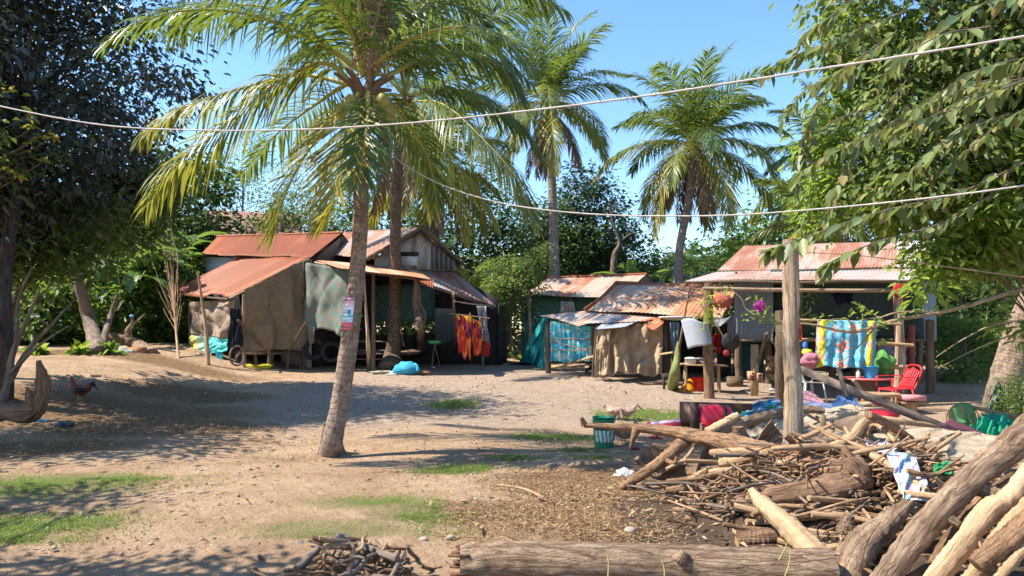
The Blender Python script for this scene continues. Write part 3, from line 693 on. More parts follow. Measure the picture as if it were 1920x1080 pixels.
mt = NT('teal to yellow cloth'); uv = mt.coord('UV'); sx = mt.n('SeparateXYZ', None, Vector=uv)
mteal = mt.out(mt.bsdf(mt.ramp(mt.math('ADD', sx.outputs[0], mt.math('MULTIPLY', mt.noise(uv, 4), .2)), [(.25, (.58, .52, .14)), (.5, (.30, .66, .56)), (.7, (.12, .62, .60))]), .9))
cloth('teal_cloth', 'teal and yellow cloth hanging below the sand coloured tarpaulin', 'cloth', [P(353, 628, 23.0), P(425, 636, 21.5), P(423, 659, 21.5), P(353, 671, 23.0)], mteal, folds=4, amp=.06, seed=4, hem=.03)
mb = MB(); drape(mb, P(401, 655, 21.9), P(419, 655, 21.7), P(427, 688, 21.5), P(392, 687, 21.8), folds=3, amp=.05, gather=.5, seed=6); tag(mb.build('cloth_bundle', mcloth('turquoise cloth', (.05, .42, .55))), 'knotted turquoise cloth hanging to the ground below the teal cloth', 'cloth')
cloth('jacket', 'black quilted jacket hanging at the corner post of the left hut', 'jacket', [P(431, 578, 21.2), P(449, 578, 21.1), P(452, 652, 21.0), P(425, 655, 21.2)], mcloth('black quilted cloth', (.022, .024, .032), trans=0., dirt=.1), folds=5, amp=.05, seed=2)
def torus(mb, c, R0, r, ax1, ax2, n=40, s=10):
    ax1 = nrm(ax1); ax2 = nrm(ax2); a = np.linspace(0, 2*math.pi, n, endpoint=False); b = np.linspace(0, 2*math.pi, s, endpoint=False); n3 = np.cross(ax1, ax2)
    d = np.cos(a)[:, None]*ax1+np.sin(a)[:, None]*ax2
    v = np.asarray(c)+d[:, None]*(R0+r*np.cos(b))[None, :, None]+n3*(r*np.sin(b))[None, :, None]
    i, j = np.meshgrid(np.arange(n), np.arange(s), indexing='ij'); i2 = (i+1) % n; j2 = (j+1) % s
    mb.add(v, np.stack([i*s+j, i2*s+j, i2*s+j2, i*s+j2], -1).reshape(-1, 4)); return mb
c = P(445, 667, 20.8); t = thing('bicycle_wheel', c, 'bare dusty wheel standing under the black jacket', 'wheel')
mb = MB(); torus(mb, c, .27, .028, (.45, .9, 0), (0, 0, 1)); mb.build('tyre', mplain('dusty rubber', (.20, .15, .11), .9), t)
mb = MB()
for k in range(14): a = k*.449; tube(mb, [c, c+.26*(math.cos(a)*nrm(np.array((.45, .9, 0)))+math.sin(a)*np.array((0, 0, 1)))], .004, 2, 4)
blob(mb, c, .035); mb.build('spokes', mplain('old metal', (.22, .2, .18), .5, metal=.5), t)
for (c, lab) in ((P(590, 655, 21.9), 'black rubber tyre under the flowered sheet, nearer the brown tarpaulin'), (P(622, 660, 21.9), 'black rubber tyre under the flowered sheet, nearer the leaning palm')):
    mb = MB(); torus(mb, c, .26, .075, (1, .1, 0), (0, .15, 1)); tag(mb.build('tyre', mplain('black rubber', (.018, .018, .02), .7)), lab, 'tyre')
mb = MB(); drape(mb, P(578, 612, 21.6), P(590, 612, 21.6), P(589, 643, 21.6), P(579, 643, 21.6), folds=3, amp=.03); tag(mb.build('rag', mcloth('beige rag', (.36, .30, .25))), 'small beige rag hanging under the flowered sheet', 'rag')
c = G(482, 689); mb = MB(); blob(mb, c+np.array((0, 0, .04)), (.42, .14, .07), rough=.12, seed=4); tag(mb.build('plastic_sack', mcloth('yellow plastic', (.65, .60, .05), trans=.2)), 'flattened bright yellow sack on the ground under the brown tarpaulin', 'sack')
# stick tangled with dry vine before the left hut
mb = MB(); b = G(390, 684); tube(mb, [b, P(384, 600, 20.6), P(378, 560, 20.6), P(371, 512, 20.6)], [.07, .05, .04, .03], 20, 8, .06)
for k in range(5): s = P(373+k*3, 525+k*25, 20.6); tube(mb, [s, s+np.array((rs.uniform(-.3, .4), 0, .15))], [.015, .005], 4, 4)
tag(mb.build('stake', M_stick), 'upright wooden stake with short side twigs before the sand coloured tarpaulin', 'stake')
# --- centre gable house ---
H = thing('gable_house', G(781, 675), 'dark plank house with peeling teal gable and rusty porch roof, behind the upright palm', 'house')
roof(H, P(640, 436, 28.5), P(793, 426, 23.2), P(690, 485, 22.2), P(610, 478, 26), T_gblk, seed=4, rows=12)
roof(H, P(793, 426, 23.2), P(640, 436, 28.5), P(760, 490, 31), P(873, 499, 25.6), T_gray, seed=5)
mb = MB(); a, b, c, d = P(703, 484, 22.7), P(791, 434, 23.6), P(862, 494, 25.6), P(862, 507, 25.6)
g = np.array([[a, P(748, 459, 23.1), b, P(826, 465, 24.6), c], [P(703, 507, 22.7), P(748, 506, 23.1), P(791, 506, 23.6), P(826, 507, 24.6), d]])
G2 = np.stack([g[0], (g[0]*2+g[1])/3, (g[0]+g[1]*2)/3, g[1]]); uv = np.stack(np.meshgrid(np.linspace(0, 4, 5), np.linspace(0, 1.2, 4)), -1); grid_solid(mb, G2, .04, uv); mb.build('gable_wall', M_gable, H)
mb = MB()
for k in range(5): box(mb, P(812+k*9, 460+k*7, 24.05+.23*k), P(812+k*9, 505, 24.05+.23*k), .16, .02, up=(0, 1, 0))
mb.build('gable_board', mbark('grey board', (.30, .27, .25), (.14, .12, .11), scale=10, along=.05), H)
mb = MB(); a = P(767, 488, 23.0); box(mb, a+np.array((-.24, 0, -.02)), a+np.array((.24, .06, -.02)), .03, .28); mb.build('window', mplain('white flaking board', (.62, .62, .60), .8, .2), H)
mb = MB(); a = P(768, 476, 23.1); box(mb, a+np.array((-.28, 0, 0)), a+np.array((.28, .06, 0)), .05, .12); mb.build('recess_shade', M_dark, H)  # dark box stands in for the shade of a recess
for (a, b) in ((P(793, 425, 23.1), P(688, 486, 22.1)), (P(793, 425, 23.1), P(874, 501, 25.5))):
    mb = MB(); box(mb, a, b, .03, .11); mb.build('barge_board', M_postdark, H)
roof(H, P(776, 504, 23.7), P(846, 504, 25.6), P(933, 577, 23.6), P(787, 529, 20.7), T_grust, seed=6, name='porch_roof', rows=14, pitch=.11, amp=.016)
roof(H, P(589, 488, 23.5), P(776, 503, 23.6), P(812, 523, 20.6), P(636, 505, 20.4), T_pale, seed=7, name='awning_roof', ragged=.15, sag=.04)
roof(H, P(785, 526, 20.9), P(813, 524, 20.8), P(812, 541, 20.0), P(789, 529, 20.0), T_red, seed=8, name='eave_sheet', ragged=.05)
mb = MB(); panel(mb, P(640, 534, 25.6), P(816, 534, 25.6), z0=P(0, 603, 25.6)[2]); mb.build('back_wall', M_teal, H)
mb = MB(); panel(mb, P(640, 480, 25.8), P(816, 500, 25.8), z0=P(0, 536, 25.8)[2]); panel(mb, P(816, 500, 25.4), P(935, 560, 24.6)); panel(mb, P(775, 624, 25.5), P(816, 624, 25.5)); panel(mb, P(640, 628, 25.4), P(775, 628, 25.4)); panel(mb, P(935, 570, 24.4), P(950, 580, 27)); mb.build('boards', M_dark, H)  # dark panels stand in for shaded clutter and depth under the porch
mb = MB(); tin(mb, P(816, 578, 23.3), P(853, 580, 23.4), G(853, 679), G(816, 679), pitch=.12, ragged=0); mb.build('door', T_blue, H)
mb = MB(); tube(mb, [G(791, 676), P(789, 620, 21.1), P(783, 580, 21.05), P(781, 524, 21.0)], [.12, .10, .13, .09], 26, 9, .1); tube(mb, [P(783, 560, 20.95), P(796, 590, 20.9), P(792, 625, 20.95)], [.02, .05, .02], 10, 6, .2); mb.build('post', M_postdark, H)
post(H, P(850, 550, 21.4), .05, M_post, bot=G(855, 678)); post(H, P(905, 572, 22.4), .04, M_postdark); post(H, P(700, 512, 21.5), .06, M_postdark); post(H, P(655, 500, 21.8), .05, M_postdark)
beamo(H, P(652, 508, 20.9), P(785, 524, 20.9), .03); beamo(H, P(787, 531, 20.9), P(925, 578, 22.9), .03); beamo(H, P(852, 565, 21.4), P(920, 573, 22.6), .02, M_post)
mb = MB(); grid_solid(mb, bil(P(640, 655, 25.2), P(800, 655, 25.2), P(780, 664, 23.2), P(660, 664, 23.2), 4, 6), .05); mb.build('bed_platform', M_postdark, H)
for k in range(3): beamo(H, P(640, 640+k*16, 23.0), P(752, 642+k*15, 22.9), .022, M_stickgrey, 'rail')
beamo(H, P(700, 545, 22.8), P(722, 572, 22.8), .018, M_dark, 'strut')
# things at the centre house
M_sar = mpattern('red orange sarong cloth', (.62, .06, .03), [(.80, .30, .03), (.10, .03, .06), (.72, .06, .22), (.85, .5, .05)], 2.4, thr=.52)
mb = MB(); tube(mb, [P(846, 588, 21.0), P(918, 597, 21.2)], .018, 8, 6); tag(mb.build('clothes_pole', M_stick), 'thin horizontal pole carrying the sarongs on the porch', 'pole')
cloth('sarong', 'red, orange and yellow patterned sarong on the porch, nearer the door', 'sarong', [P(855, 590, 20.9), P(884, 594, 20.95), P(882, 674, 20.9), P(860, 662, 20.8)], M_sar, folds=3, amp=.05, seed=12, hem=.04)
cloth('sarong', 'red and orange sarong hung right of the tall pole on the porch', 'sarong', [P(886, 596, 21.0), P(903, 606, 21.1), P(903, 662, 21.0), P(888, 668, 20.95)], M_sar, folds=3, amp=.04, seed=13)
cloth('red_cloth', 'plain dark red cloth low on the porch corner', 'cloth', [P(902, 636, 21.3), P(921, 645, 21.4), P(918, 668, 21.3), P(898, 664, 21.2)], mcloth('dark red cloth', (.45, .05, .03)), folds=3, amp=.04, seed=14)
cloth('white_cloth', 'white knotted cloth hanging from the porch eave corner', 'cloth', [P(893, 574, 21.4), P(913, 574, 21.5), P(919, 646, 21.5), P(906, 654, 21.4)], mcloth('white grey cloth', (.58, .56, .54), (.35, .34, .36)), folds=4, amp=.08, seed=15, gather=.2)
for (a, b, lab) in ((G(890, 680), P(881, 588, 20.8), 'thin stick leaning before the red sarongs on the porch'), (G(763, 676), P(751, 618, 21.2), 'thin pale stick leaning right of the upright palm')):
    mb = MB(); tube(mb, [a, b], .022, 8, 6); tag(mb.build('stick', M_stick), lab, 'stick')
mb = MB(); tube(mb, [G(693, 694), P(690, 640, 21.0), P(686, 575, 21.0), P(680, 470, 20.4)], [.075, .06, .035, .02], 20, 8, .07); tag(mb.build('prop_pole', M_post), 'weathered prop pole standing just right of the leaning palm trunk', 'pole')
def bucketshape(mb, c, r0, r1, h, wall=.006, lip=.01, sides=28): lathe(mb, [(0, 0), (r0, 0), (r0+.002, .01), (r1, h), (r1+lip, h), (r1+lip, h+.012), (r1-wall, h+.012), (r0-wall, .02), (0, .02)], c, sides)
def bucket(label, c, r0, r1, h, mat, cat='bucket', handle=True, name='bucket', tilt=0):
    t = thing(name, c, label, cat); mb = MB(); bucketshape(mb, c, r0, r1, h); mb.build('body', mat, t)
    if handle:
        mb = MB(); a = np.linspace(0, math.pi, 12); tube(mb, [np.array(c)+np.array((r1*1.03*math.cos(k), -r1*.5*math.sin(k), h-r1*.55*math.sin(k)*.8)) for k in a], .004, 16, 5); mb.build('handle', mplain('wire', (.35, .35, .35), .4, metal=.6), t)
    return t
c = P(783, 618, 20.7); bucket('small pale pink pail hanging from the twisted post', c, .07, .085, .17, mplastic('pink plastic', (.62, .42, .48)), 'pail', name='pail')
tag(beamo(None, P(783, 604, 20.7), P(783, 616, 20.7), .004, M_dark, 'cord'), 'short cord holding the pink pail', 'cord')
c = P(815, 645, 22.0); t = thing('basin', c, 'green plastic basin on a stand before the tin door', 'basin'); mb = MB(); lathe(mb, [(0, 0), (.14, 0), (.22, .1), (.23, .1), (.15, .012), (0, .012)], c); mb.build('bowl', mplastic('green plastic', (.06, .38, .10)), t); mb = MB()
for k in range(3): a = k*2.1; tube(mb, [c, down(c)+np.array((math.cos(a)*.2, math.sin(a)*.2, 0))], .018, 4, 6)
mb.build('stand', M_postdark, t)
# blue sack and mat by the upright palm
c = G(762, 702); t = thing('blue_sack', c, 'bulging bright blue sack lying at the foot of the upright palm', 'sack'); mb = MB(); blob(mb, c+np.array((0, 0, .16)), (.34, .26, .22), 20, 28, .1, seed=9); mb.build('body', mcloth('bright blue plastic', (.05, .38, .58), (.08, .46, .66), dirt=.1, rough=.5), t)
mb = MB(); tube(mb, [c+np.array((.22, -.1, .28)), c+np.array((.33, -.18, .24)), c+np.array((.35, -.2, .12))], [.05, .035, .06], 8, 8, .2); mb.build('tied_neck', mcloth('bright blue plastic', (.05, .38, .58)), t)
for (px, py, a, b, col, lab) in ((722, 702, .45, .16, (.62, .58, .42), 'crumpled cream sheet spread left of the blue sack'), (742, 703, .22, .12, (.70, .68, .62), 'crumpled white bag touching the blue sack'), (787, 702, .22, .10, (.30, .15, .08), 'brown leafy scraps right of the blue sack')):
    c = G(px, py); mb = MB(); blob(mb, c+np.array((0, 0, .03)), (a, b, .06), 14, 24, .25, seed=px); tag(mb.build('crumpled_sheet' if px < 780 else 'scraps', mcloth('crumple %d' % px, col)), lab, 'sheet' if px < 780 else 'scraps')
# --- clay jars ---
M_clay = mplain('grey glazed clay', (.15, .16, .16), .5, .3, 5)
def jar(px, py, s, label):
    c = G(px, py); t = thing('water_jar', c, label, 'water jar'); mb = MB()
    lathe(mb, np.array([(0, 0), (.22, 0), (.30, .12), (.38, .36), (.38, .52), (.30, .70), (.22, .76), (.26, .82), (.24, .82), (.20, .76), (.30, .6), (0, .5)])*s, c, 28); mb.build('jar', M_clay, t); return t, c
jar(930, 671, .95, 'round grey clay water jar at the porch corner behind the red cloth')
t, c = jar(990, 672, 1.05, 'round grey clay water jar left of the turquoise net'); mb = MB(); blob(mb, c+np.array((.18, -.1, .72)), (.28, .3, .16), seed=3, rough=.15); tag(mb.build('black_cover', mcloth('black plastic', (.02, .02, .022), trans=0)), 'black plastic cover over the jar beside the turquoise net', 'cover')
# --- mid back house ---
H = thing('green_tin_house', P(1060, 640, 27), 'green tin walled house with long pale rusty roof, behind the tarpaulin shed', 'house')
roof(H, P(1026, 522, 30), P(1212, 515, 29), P(1160, 559, 25.2), P(984, 552, 26.6), mtin('grey rust streaked tin', (.40, .38, .34), (.38, .17, .09), .42, (.46, .35, .27)), seed=9, rows=12)
roof(H, P(1212, 515, 29), P(1026, 522, 30), P(1040, 535, 34), P(1243, 532, 33), T_gray, seed=10)
mb = MB(); tube(mb, [P(1025, 521, 30), P(1213, 514, 29)], .06, 16, 8, .03); mb.build('ridge_cap', T_red, H)
mb = MB(); tin(mb, P(978, 553, 27.0), P(1180, 560, 25.8), down(P(1180, 640, 25.8)), down(P(978, 640, 27.0)), pitch=.14, ragged=0); mb.build('front_wall', T_green, H)
mb = MB(); g = np.array([[P(1165, 560, 25.9), P(1212, 519, 28.6), P(1236, 532, 31.5)], [down(P(1165, 640, 25.9)), down(P(1212, 640, 28.6)), down(P(1236, 640, 31.5))]]); grid_solid(mb, g, .03); mb.build('side_wall', M_dark, H)
post(H, P(992, 556, 26.2), .06, M_post); post(H, P(1070, 558, 26.0), .05, M_postdark)
mb = MB(); drape(mb, P(1052, 565, 25.5), P(1076, 566, 25.5), P(1078, 585, 25.5), P(1050, 585, 25.5), folds=4, amp=.04); tag(mb.build('hanging_mat', mcloth('straw mat', (.5, .44, .34))), 'pale straw mat hanging on the green tin wall', 'mat')
# --- tarpaulin shed ---
H = thing('tarpaulin_shed', G(1180, 700), 'low shed with pale rusty tin roof and tan tarpaulin wall, middle of the yard', 'shed')
roof(H, P(1157, 531, 23), P(1384, 540, 21), P(1352, 598, 18.6), P(1097, 581, 20.6), T_pale, seed=11, rows=14, sag=.05, pitch=.12)
mb = MB(); tube(mb, [P(1155, 530, 23), P(1270, 535, 22), P(1384, 539, 21)], .06, 20, 8, .03); tube(mb, [P(1155, 530, 23), P(1130, 556, 21.8), P(1096, 580, 20.6)], .05, 14, 8, .03); mb.build('ridge_cap', T_red, H)
roof(H, P(1384, 540, 21), P(1157, 531, 23), P(1180, 560, 27), P(1400, 560, 25), T_gray, seed=21)
roof(H, P(1097, 583, 20.9), P(1165, 588, 20.3), P(1092, 613, 19.6), P(1012, 590, 21.0), T_mix, seed=12, name='front_sheet', sag=.06, pitch=.12, ragged=.1)
roof(H, P(1150, 586, 20.5), P(1246, 595, 19.7), P(1215, 602, 18.9), P(1080, 610, 19.3), T_mix, seed=13, name='front_sheet', sag=.07, pitch=.12, ragged=.1)
roof(H, P(1140, 598, 19.6), P(1205, 600, 19.2), P(1175, 612, 18.6), P(1118, 619, 18.7), T_silver, seed=14, name='front_sheet', sag=.05, pitch=.12, ragged=.05)
roof(H, P(1190, 600, 19.4), P(1247, 596, 19.2), P(1244, 608, 18.5), P(1226, 621, 18.4), T_red, seed=15, name='front_sheet', sag=.03, pitch=.11, ragged=.05)
for (px, py, d) in ((1028, 598, 20.9), (1112, 614, 19.8), (1243, 602, 19.0), (1100, 590, 21.5), (1330, 598, 19.2)): post(H, P(px, py, d), .085 if px == 1028 else .05, M_postdark)
for (y0, y1, z0, z1) in ((636, 637, 1032, 1112), (640, 656, 1032, 1100), (656, 657, 1032, 1100)): beamo(H, P(z0, y0, 20.3), P(z1, y1, 19.7), .02, M_stickgrey, 'rail')
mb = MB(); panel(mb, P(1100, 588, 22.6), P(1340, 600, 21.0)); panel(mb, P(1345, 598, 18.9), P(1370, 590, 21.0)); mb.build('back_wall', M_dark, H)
cloth('tarpaulin', 'wide tan sunlit tarpaulin forming the front wall of the low shed', 'tarpaulin', [P(1116, 610, 19.3), P(1243, 602, 18.8), P(1241, 699, 18.6), P(1124, 703, 18.9)], mcloth('tan tarpaulin', (.50, .37, .24), (.42, .30, .19), dirt=.5), folds=4, amp=.13, seed=21, r=44, c=90, hem=.06)
cloth('sacking', 'narrow pale sacking at the left corner of the low shed', 'cloth', [P(1116, 617, 19.2), P(1146, 618, 19.1), P(1140, 706, 18.9), P(1110, 706, 19.1)], mcloth('pale sacking', (.62, .50, .36), (.5, .4, .28)), folds=5, amp=.08, seed=22)
cloth('sacking', 'dark brown sacking beside the tan tarpaulin, behind the diagonal bamboo', 'cloth', [P(1243, 602, 18.9), P(1272, 602, 18.9), P(1270, 700, 18.7), P(1243, 700, 18.7)], mcloth('brown sacking', (.17, .12, .10)), folds=4, amp=.07, seed=23)
cloth('blue_cloth', 'torn grey blue cloth hanging right of the tan tarpaulin', 'cloth', [P(1256, 604, 18.6), P(1274, 604, 18.6), P(1272, 668, 18.6), P(1262, 672, 18.6)], mcloth('grey blue cloth', (.20, .30, .36)), folds=3, amp=.04, seed=24)
mb = MB()
ts = mpattern('streaky blue netting', (.16, .60, .66), [(.08, .48, .75), (.50, .74, .76)], 5, thr=.52, trans=.3)
drape(mb, P(1030, 602, 20.6), P(1116, 613, 19.9), P(1114, 676, 19.9), P(1032, 679, 20.6), folds=9, amp=.06, seed=25, hem=.02); tag(mb.build('netting', ts), 'turquoise and blue streaked netting hung behind the shed rails', 'netting')
mb = MB(); a = P(1022, 600, 20.7)
A_ = [a+np.array((-.05, 0, .02)), a+np.array((.1, .0, .02)), G(1024, 693), G(972, 682)]
drape(mb, *A_, folds=5, amp=.14, seed=26, r=40, c=70); tag(mb.build('fishing_net', mcloth('turquoise net', (.04, .46, .50), (.07, .55, .60), trans=.3, dirt=.3)), 'turquoise fishing net fanned from the shed corner post to the ground', 'fishing net')
mb = MB(); blob(mb, G(985, 684)+np.array((0, 0, .02)), (.5, .25, .05), rough=.2, seed=2); tag(mb.build('net_edge', mcloth('dark net', (.03, .04, .045))), 'dark crumpled net edge on the ground at the foot of the turquoise net', 'net')
for (a, b, r, lab) in (((1022, 693), P(1114, 668, 19.2), .035, 'pale bamboo pole rising from the net foot, ending at the sacking'), ((1030, 694), P(1262, 661, 18.3), .028, 'long pale bamboo pole laid across the tan tarpaulin'), ((1050, 688), P(1104, 688, 19.6), .03, 'short pale pole lying low behind the crossed bamboo')):
    mb = MB(); b_ = G(*a)+np.array((0, 0, .03)); tube(mb, [b_, (b_+b)/2+np.array((0, 0, -.03)), b], r, 14, 8, .03); tag(mb.build('bamboo_pole', M_pale), lab, 'pole')
mb = MB(); c = P(1267, 600, 18.9); lathe(mb, [(0, -.02), (.25, 0), (.42, .07), (.44, .07), (.42, .09), (.25, .02), (0, .0)], c); tag(mb.build('white_basin', mplain('white enamel', (.75, .75, .72), .3, .06)), 'white shallow basin lying on the shed roof edge', 'basin')
# --- right house on stilts ---
H = thing('stilt_house', P(1560, 740, 16), 'raised tin house with rusty double roof and porch posts, right side of the yard', 'house')
roof(H, P(1395, 461, 20), P(1733, 452, 19.3), P(1742, 501, 17.3), P(1345, 508, 17.9), mtin('grey pink house tin', (.40, .37, .36), (.34, .15, .09), .42, (.42, .31, .25)), seed=16, rows=14, ragged=.04, amp=.004)
roof(H, P(1733, 452, 19.3), P(1395, 461, 20), P(1400, 500, 23), P(1735, 500, 22.5), T_gray, seed=17)
roof(H, P(1345, 510, 17.8), P(1740, 503, 17.3), P(1712, 524, 15.0), P(1284, 527, 15.8), mtin('pinkish porch tin', (.45, .40, .38), (.36, .18, .11), .36, (.46, .34, .28)), seed=18, name='porch_roof', rows=12, pitch=.085, amp=.007, ragged=.03)
mb = MB(); tin(mb, P(1377, 520, 17.0), P(1450, 520, 17.0), P(1450, 638, 17.0), P(1377, 636, 17.0), pitch=.1, ragged=0, amp=.012); mb.build('tin_wall', T_blue, H)
mb = MB(); z = P(0, 638, 17.2)[2]
panel(mb, P(1445, 505, 17.3), P(1735, 505, 17.2), z0=z); panel(mb, P(1379, 510, 17.1), P(1395, 505, 20.5), z0=z); panel(mb, P(1735, 505, 17.2), P(1715, 500, 20.5), z0=z); panel(mb, P(1395, 500, 20.5), P(1715, 500, 20.5), z0=z); mb.build('house_wall', mplain('dark green boards', (.035, .06, .055), .85), H)
mb = MB(); grid_solid(mb, bil(P(1377, 638, 17.1), P(1735, 638, 17.1), P(1720, 633, 20.4), P(1395, 633, 20.4), 5, 8), .08); mb.build('floor', M_postdark, H)
mb = MB(); tin(mb, P(1728, 498, 16.6), P(1755, 505, 16.8), P(1757, 640, 16.8), P(1734, 640, 16.6), pitch=.12, ragged=0); mb.build('side_panel', T_blue, H)
for (px, py, d, r, m) in ((1330, 531, 15.6, .11, M_logdark), (1683, 528, 15.0, .10, M_post), (1745, 600, 16.6, .10, M_postdark), (1500, 528, 15.3, .07, M_postdark)): post(H, P(px, py, d), r, m)
for px in (1385, 1440, 1560, 1640, 1725): post(H, P(px, 638, 18.5), .09, M_postdark, name='stilt')
for px in (1400, 1520, 1600, 1715): post(H, P(px, 636, 20.2), .09, M_postdark, name='stilt')
mb = MB(); tube(mb, [down(P(1709, 700, 15.6)), P(1709, 610, 15.6)], .07, 8, 8, .03); mb.build('red_post', mplain('red painted wood', (.20, .06, .035), .7), H)
beamo(H, P(1318, 541, 15.4), P(1712, 545, 14.9), .04, M_post); beamo(H, P(1486, 531, 15.0), P(1712, 528, 14.9), .035, M_postdark); beamo(H, P(1288, 530, 15.8), P(1500, 530, 15.3), .03, M_postdark)
beamo(H, P(1495, 600, 14.9), P(1690, 608, 14.7), .03, M_stick, 'rail'); beamo(H, P(1645, 644, 14.8), P(1712, 648, 14.9), .04, M_stick, 'rail'); beamo(H, P(1500, 638, 14.9), P(1535, 639, 14.9), .03, M_stick, 'rail'); beamo(H, P(1660, 688, 14.6), P(1692, 688, 14.6), .045, M_stick, 'rail')
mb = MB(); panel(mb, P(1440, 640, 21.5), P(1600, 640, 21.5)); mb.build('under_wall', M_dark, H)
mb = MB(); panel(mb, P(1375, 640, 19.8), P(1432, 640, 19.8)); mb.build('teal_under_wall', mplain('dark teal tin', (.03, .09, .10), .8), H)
# --- tiled house and brick house far left ---
H = thing('tiled_roof_house', P(430, 600, 38), 'house with brown clay tile roof behind the red tin hut', 'house')
mt = NT('clay tiles'); uv = mt.coord('UV'); br = mt.n('TexBrick', None, Vector=uv, Scale=1., Color1=(.30, .17, .13), Color2=(.24, .13, .10), Mortar=(.10, .06, .05)); br.inputs['Brick Width'].default_value = .25; br.inputs['Row Height'].default_value = .3; br.inputs['Mortar Size'].default_value = .02
M_tile = mt.out(mt.bsdf(br.outputs[0], .85, mt.bump(br.outputs['Fac'], -1., .03)))
mb = MB(); g = bil(P(395, 394, 40), P(560, 402, 40), P(575, 470, 35), P(352, 470, 35), 12, 40); uvv = np.stack(np.meshgrid(np.linspace(0, 6, 40), np.linspace(0, 5.5, 12)), -1); grid_solid(mb, g, .06, uvv); mb.build('roof', M_tile, H)
mb = MB(); panel(mb, P(380, 466, 36), P(560, 466, 36)); mb.build('wall', M_white, H)
H = thing('brick_house', P(60, 650, 34), 'red brick house half hidden behind the trees at far left', 'house')
mt = NT('red brick'); uv = mt.coord('UV'); br = mt.n('TexBrick', None, Vector=uv, Scale=1., Color1=(.36, .13, .08), Color2=(.28, .10, .07), Mortar=(.35, .28, .24)); br.inputs['Brick Width'].default_value = .3; br.inputs['Row Height'].default_value = .12; br.inputs['Mortar Size'].default_value = .015
M_brick = mt.out(mt.bsdf(br.outputs[0], .85, mt.bump(br.outputs['Fac'], -.6, .02)))
mb = MB(); panel(mb, P(-60, 505, 32), P(125, 505, 31), th=.2); panel(mb, P(125, 505, 31), P(140, 505, 36), th=.2); mb.build('wall', M_brick, H)
roof(H, P(-60, 470, 35), P(140, 470, 35), P(135, 508, 30.5), P(-70, 508, 30.5), T_red, seed=30)
mb = MB(); a = P(60, 560, 31.25); box(mb, a-np.array((.5, .03, 0)), a+np.array((.5, -.03, 0)), .06, 1.1); mb.build('window', M_dark, H)
# ---------------- yard objects ----------------
def chair(c, rz, mat, label, s=1.):
    """stackable plastic armchair, front towards +x before turning"""
    c = np.array(c, float); t = thing('plastic_chair', c, label, 'chair'); t.rotation_euler = (0, 0, 0)
    cs, sn = math.cos(rz), math.sin(rz)
    def w(p): p = np.asarray(p, float)*s; return np.stack([p[..., 0]*cs-p[..., 1]*sn, p[..., 0]*sn+p[..., 1]*cs, p[..., 2]], -1)+c
    mb = MB(); u = np.linspace(-1, 1, 16); v = np.linspace(-1, 1, 14); uu, vv = np.meshgrid(u, v)
    g = np.stack([uu*.22, vv*.22*(1+.08*uu), .43-.015*(1-uu**2)*(1-vv**2)-.03*np.maximum(0, uu)**3], -1); grid_solid(mb, w(g), .012); mb.build('seat', mat, t)
    # back: outer frame and three slats
    mb = MB(); a = np.linspace(-1, 1, 24)
    fr = np.stack([-.21-.17*(1-np.abs(a)**4)*1., .235*np.sign(a)*np.minimum(1, np.abs(a)*1.9)**.7, .43+.44*(1-np.abs(a)**2.6)], -1)
    tube(mb, w(fr), .016, 40, 7)
    for k in range(-3, 4):
        y = k*.058; h = .40-.06*abs(k)/3; p = np.array([(-.20, y, .43), (-.27, y*1.02, .43+h*.5), (-.365, y, .43+h)]); n = spline(p, 8)
        g = np.stack([n+np.array((0, -.02, 0)), n+np.array((0, .02, 0))], 1); grid_solid(mb, w(g), .008)
    mb.build('backrest', mat, t)
    for sy in (-1, 1):
        mb = MB(); n = spline(np.array([(-.30, sy*.235, .66), (-.1, sy*.275, .655), (.12, sy*.275, .65), (.235, sy*.25, .62), (.24, sy*.245, .44)]), 16)
        g = np.stack([n+np.array((0, -.024, 0)), n+np.array((0, .024, 0))], 1); grid_solid(mb, w(g), .012); mb.build('armrest', mat, t)
        for sx in (-1, 1):
            mb = MB(); a_ = np.array((sx*.205, sy*.215, .43)); b_ = np.array((sx*.27, sy*.255, 0))
            for off in ((-.022*sx, 0), (0, -.022*sy)): n = np.stack([a_, b_]); g = np.stack([n, n+np.array((off[0]*1.6, off[1]*1.6, 0))], 1); grid_solid(mb, w(g), .008)
            mb.build('leg', mat, t)
    return t
chair(G(1690, 770)+np.array((-.1, 0, 0)), R(187), mplastic('red plastic', (.55, .02, .03), .35, .15), 'red plastic armchair facing the round table', .98)
chair(G(1530, 755)+np.array((-.15, 0, 0)), R(10), mplastic('white plastic', (.62, .62, .64), .45, .2), 'white plastic armchair behind the tall pale post')
# round table
c = G(1630, 762); c[1] += .1; zt = P(0, 711, c[1])[2]; t = thing('round_table', c, 'round red table top on a rough wooden block, left of the red chair', 'table')
mb = MB(); lathe(mb, [(0, 0), (.44, 0), (.45, .012), (.44, .028), (0, .028)], (c[0], c[1], zt), 40); mb.build('table_top', mplastic('faded red board', (.50, .10, .11), .5), t)
mb = MB(); tube(mb, [c, (c[0], c[1], zt)], [.16, .15], 10, 12, .04); mb.build('pedestal', M_postdark, t)
zt += .03
bucket('bright blue plastic bucket standing on the round red table', (c[0]+.03, c[1]-.1, zt), .11, .135, .22, mplastic('blue plastic', (.02, .36, .68), .35, .08), handle=False)
b = np.array((c[0]-.22, c[1]-.1, zt)); t = thing('bottle', b, 'small white bottle beside the blue bucket on the round table', 'bottle')
mb = MB(); lathe(mb, [(0, 0), (.042, 0), (.045, .02), (.045, .11), (.02, .14), (.017, .155), (0, .155)], b); mb.build('body', mplastic('white bottle plastic', (.7, .68, .6)), t); mb = MB(); lathe(mb, [(0, .15), (.022, .15), (.022, .18), (0, .18)], b); mb.build('cap', mplastic('dull pink', (.5, .3, .38)), t)
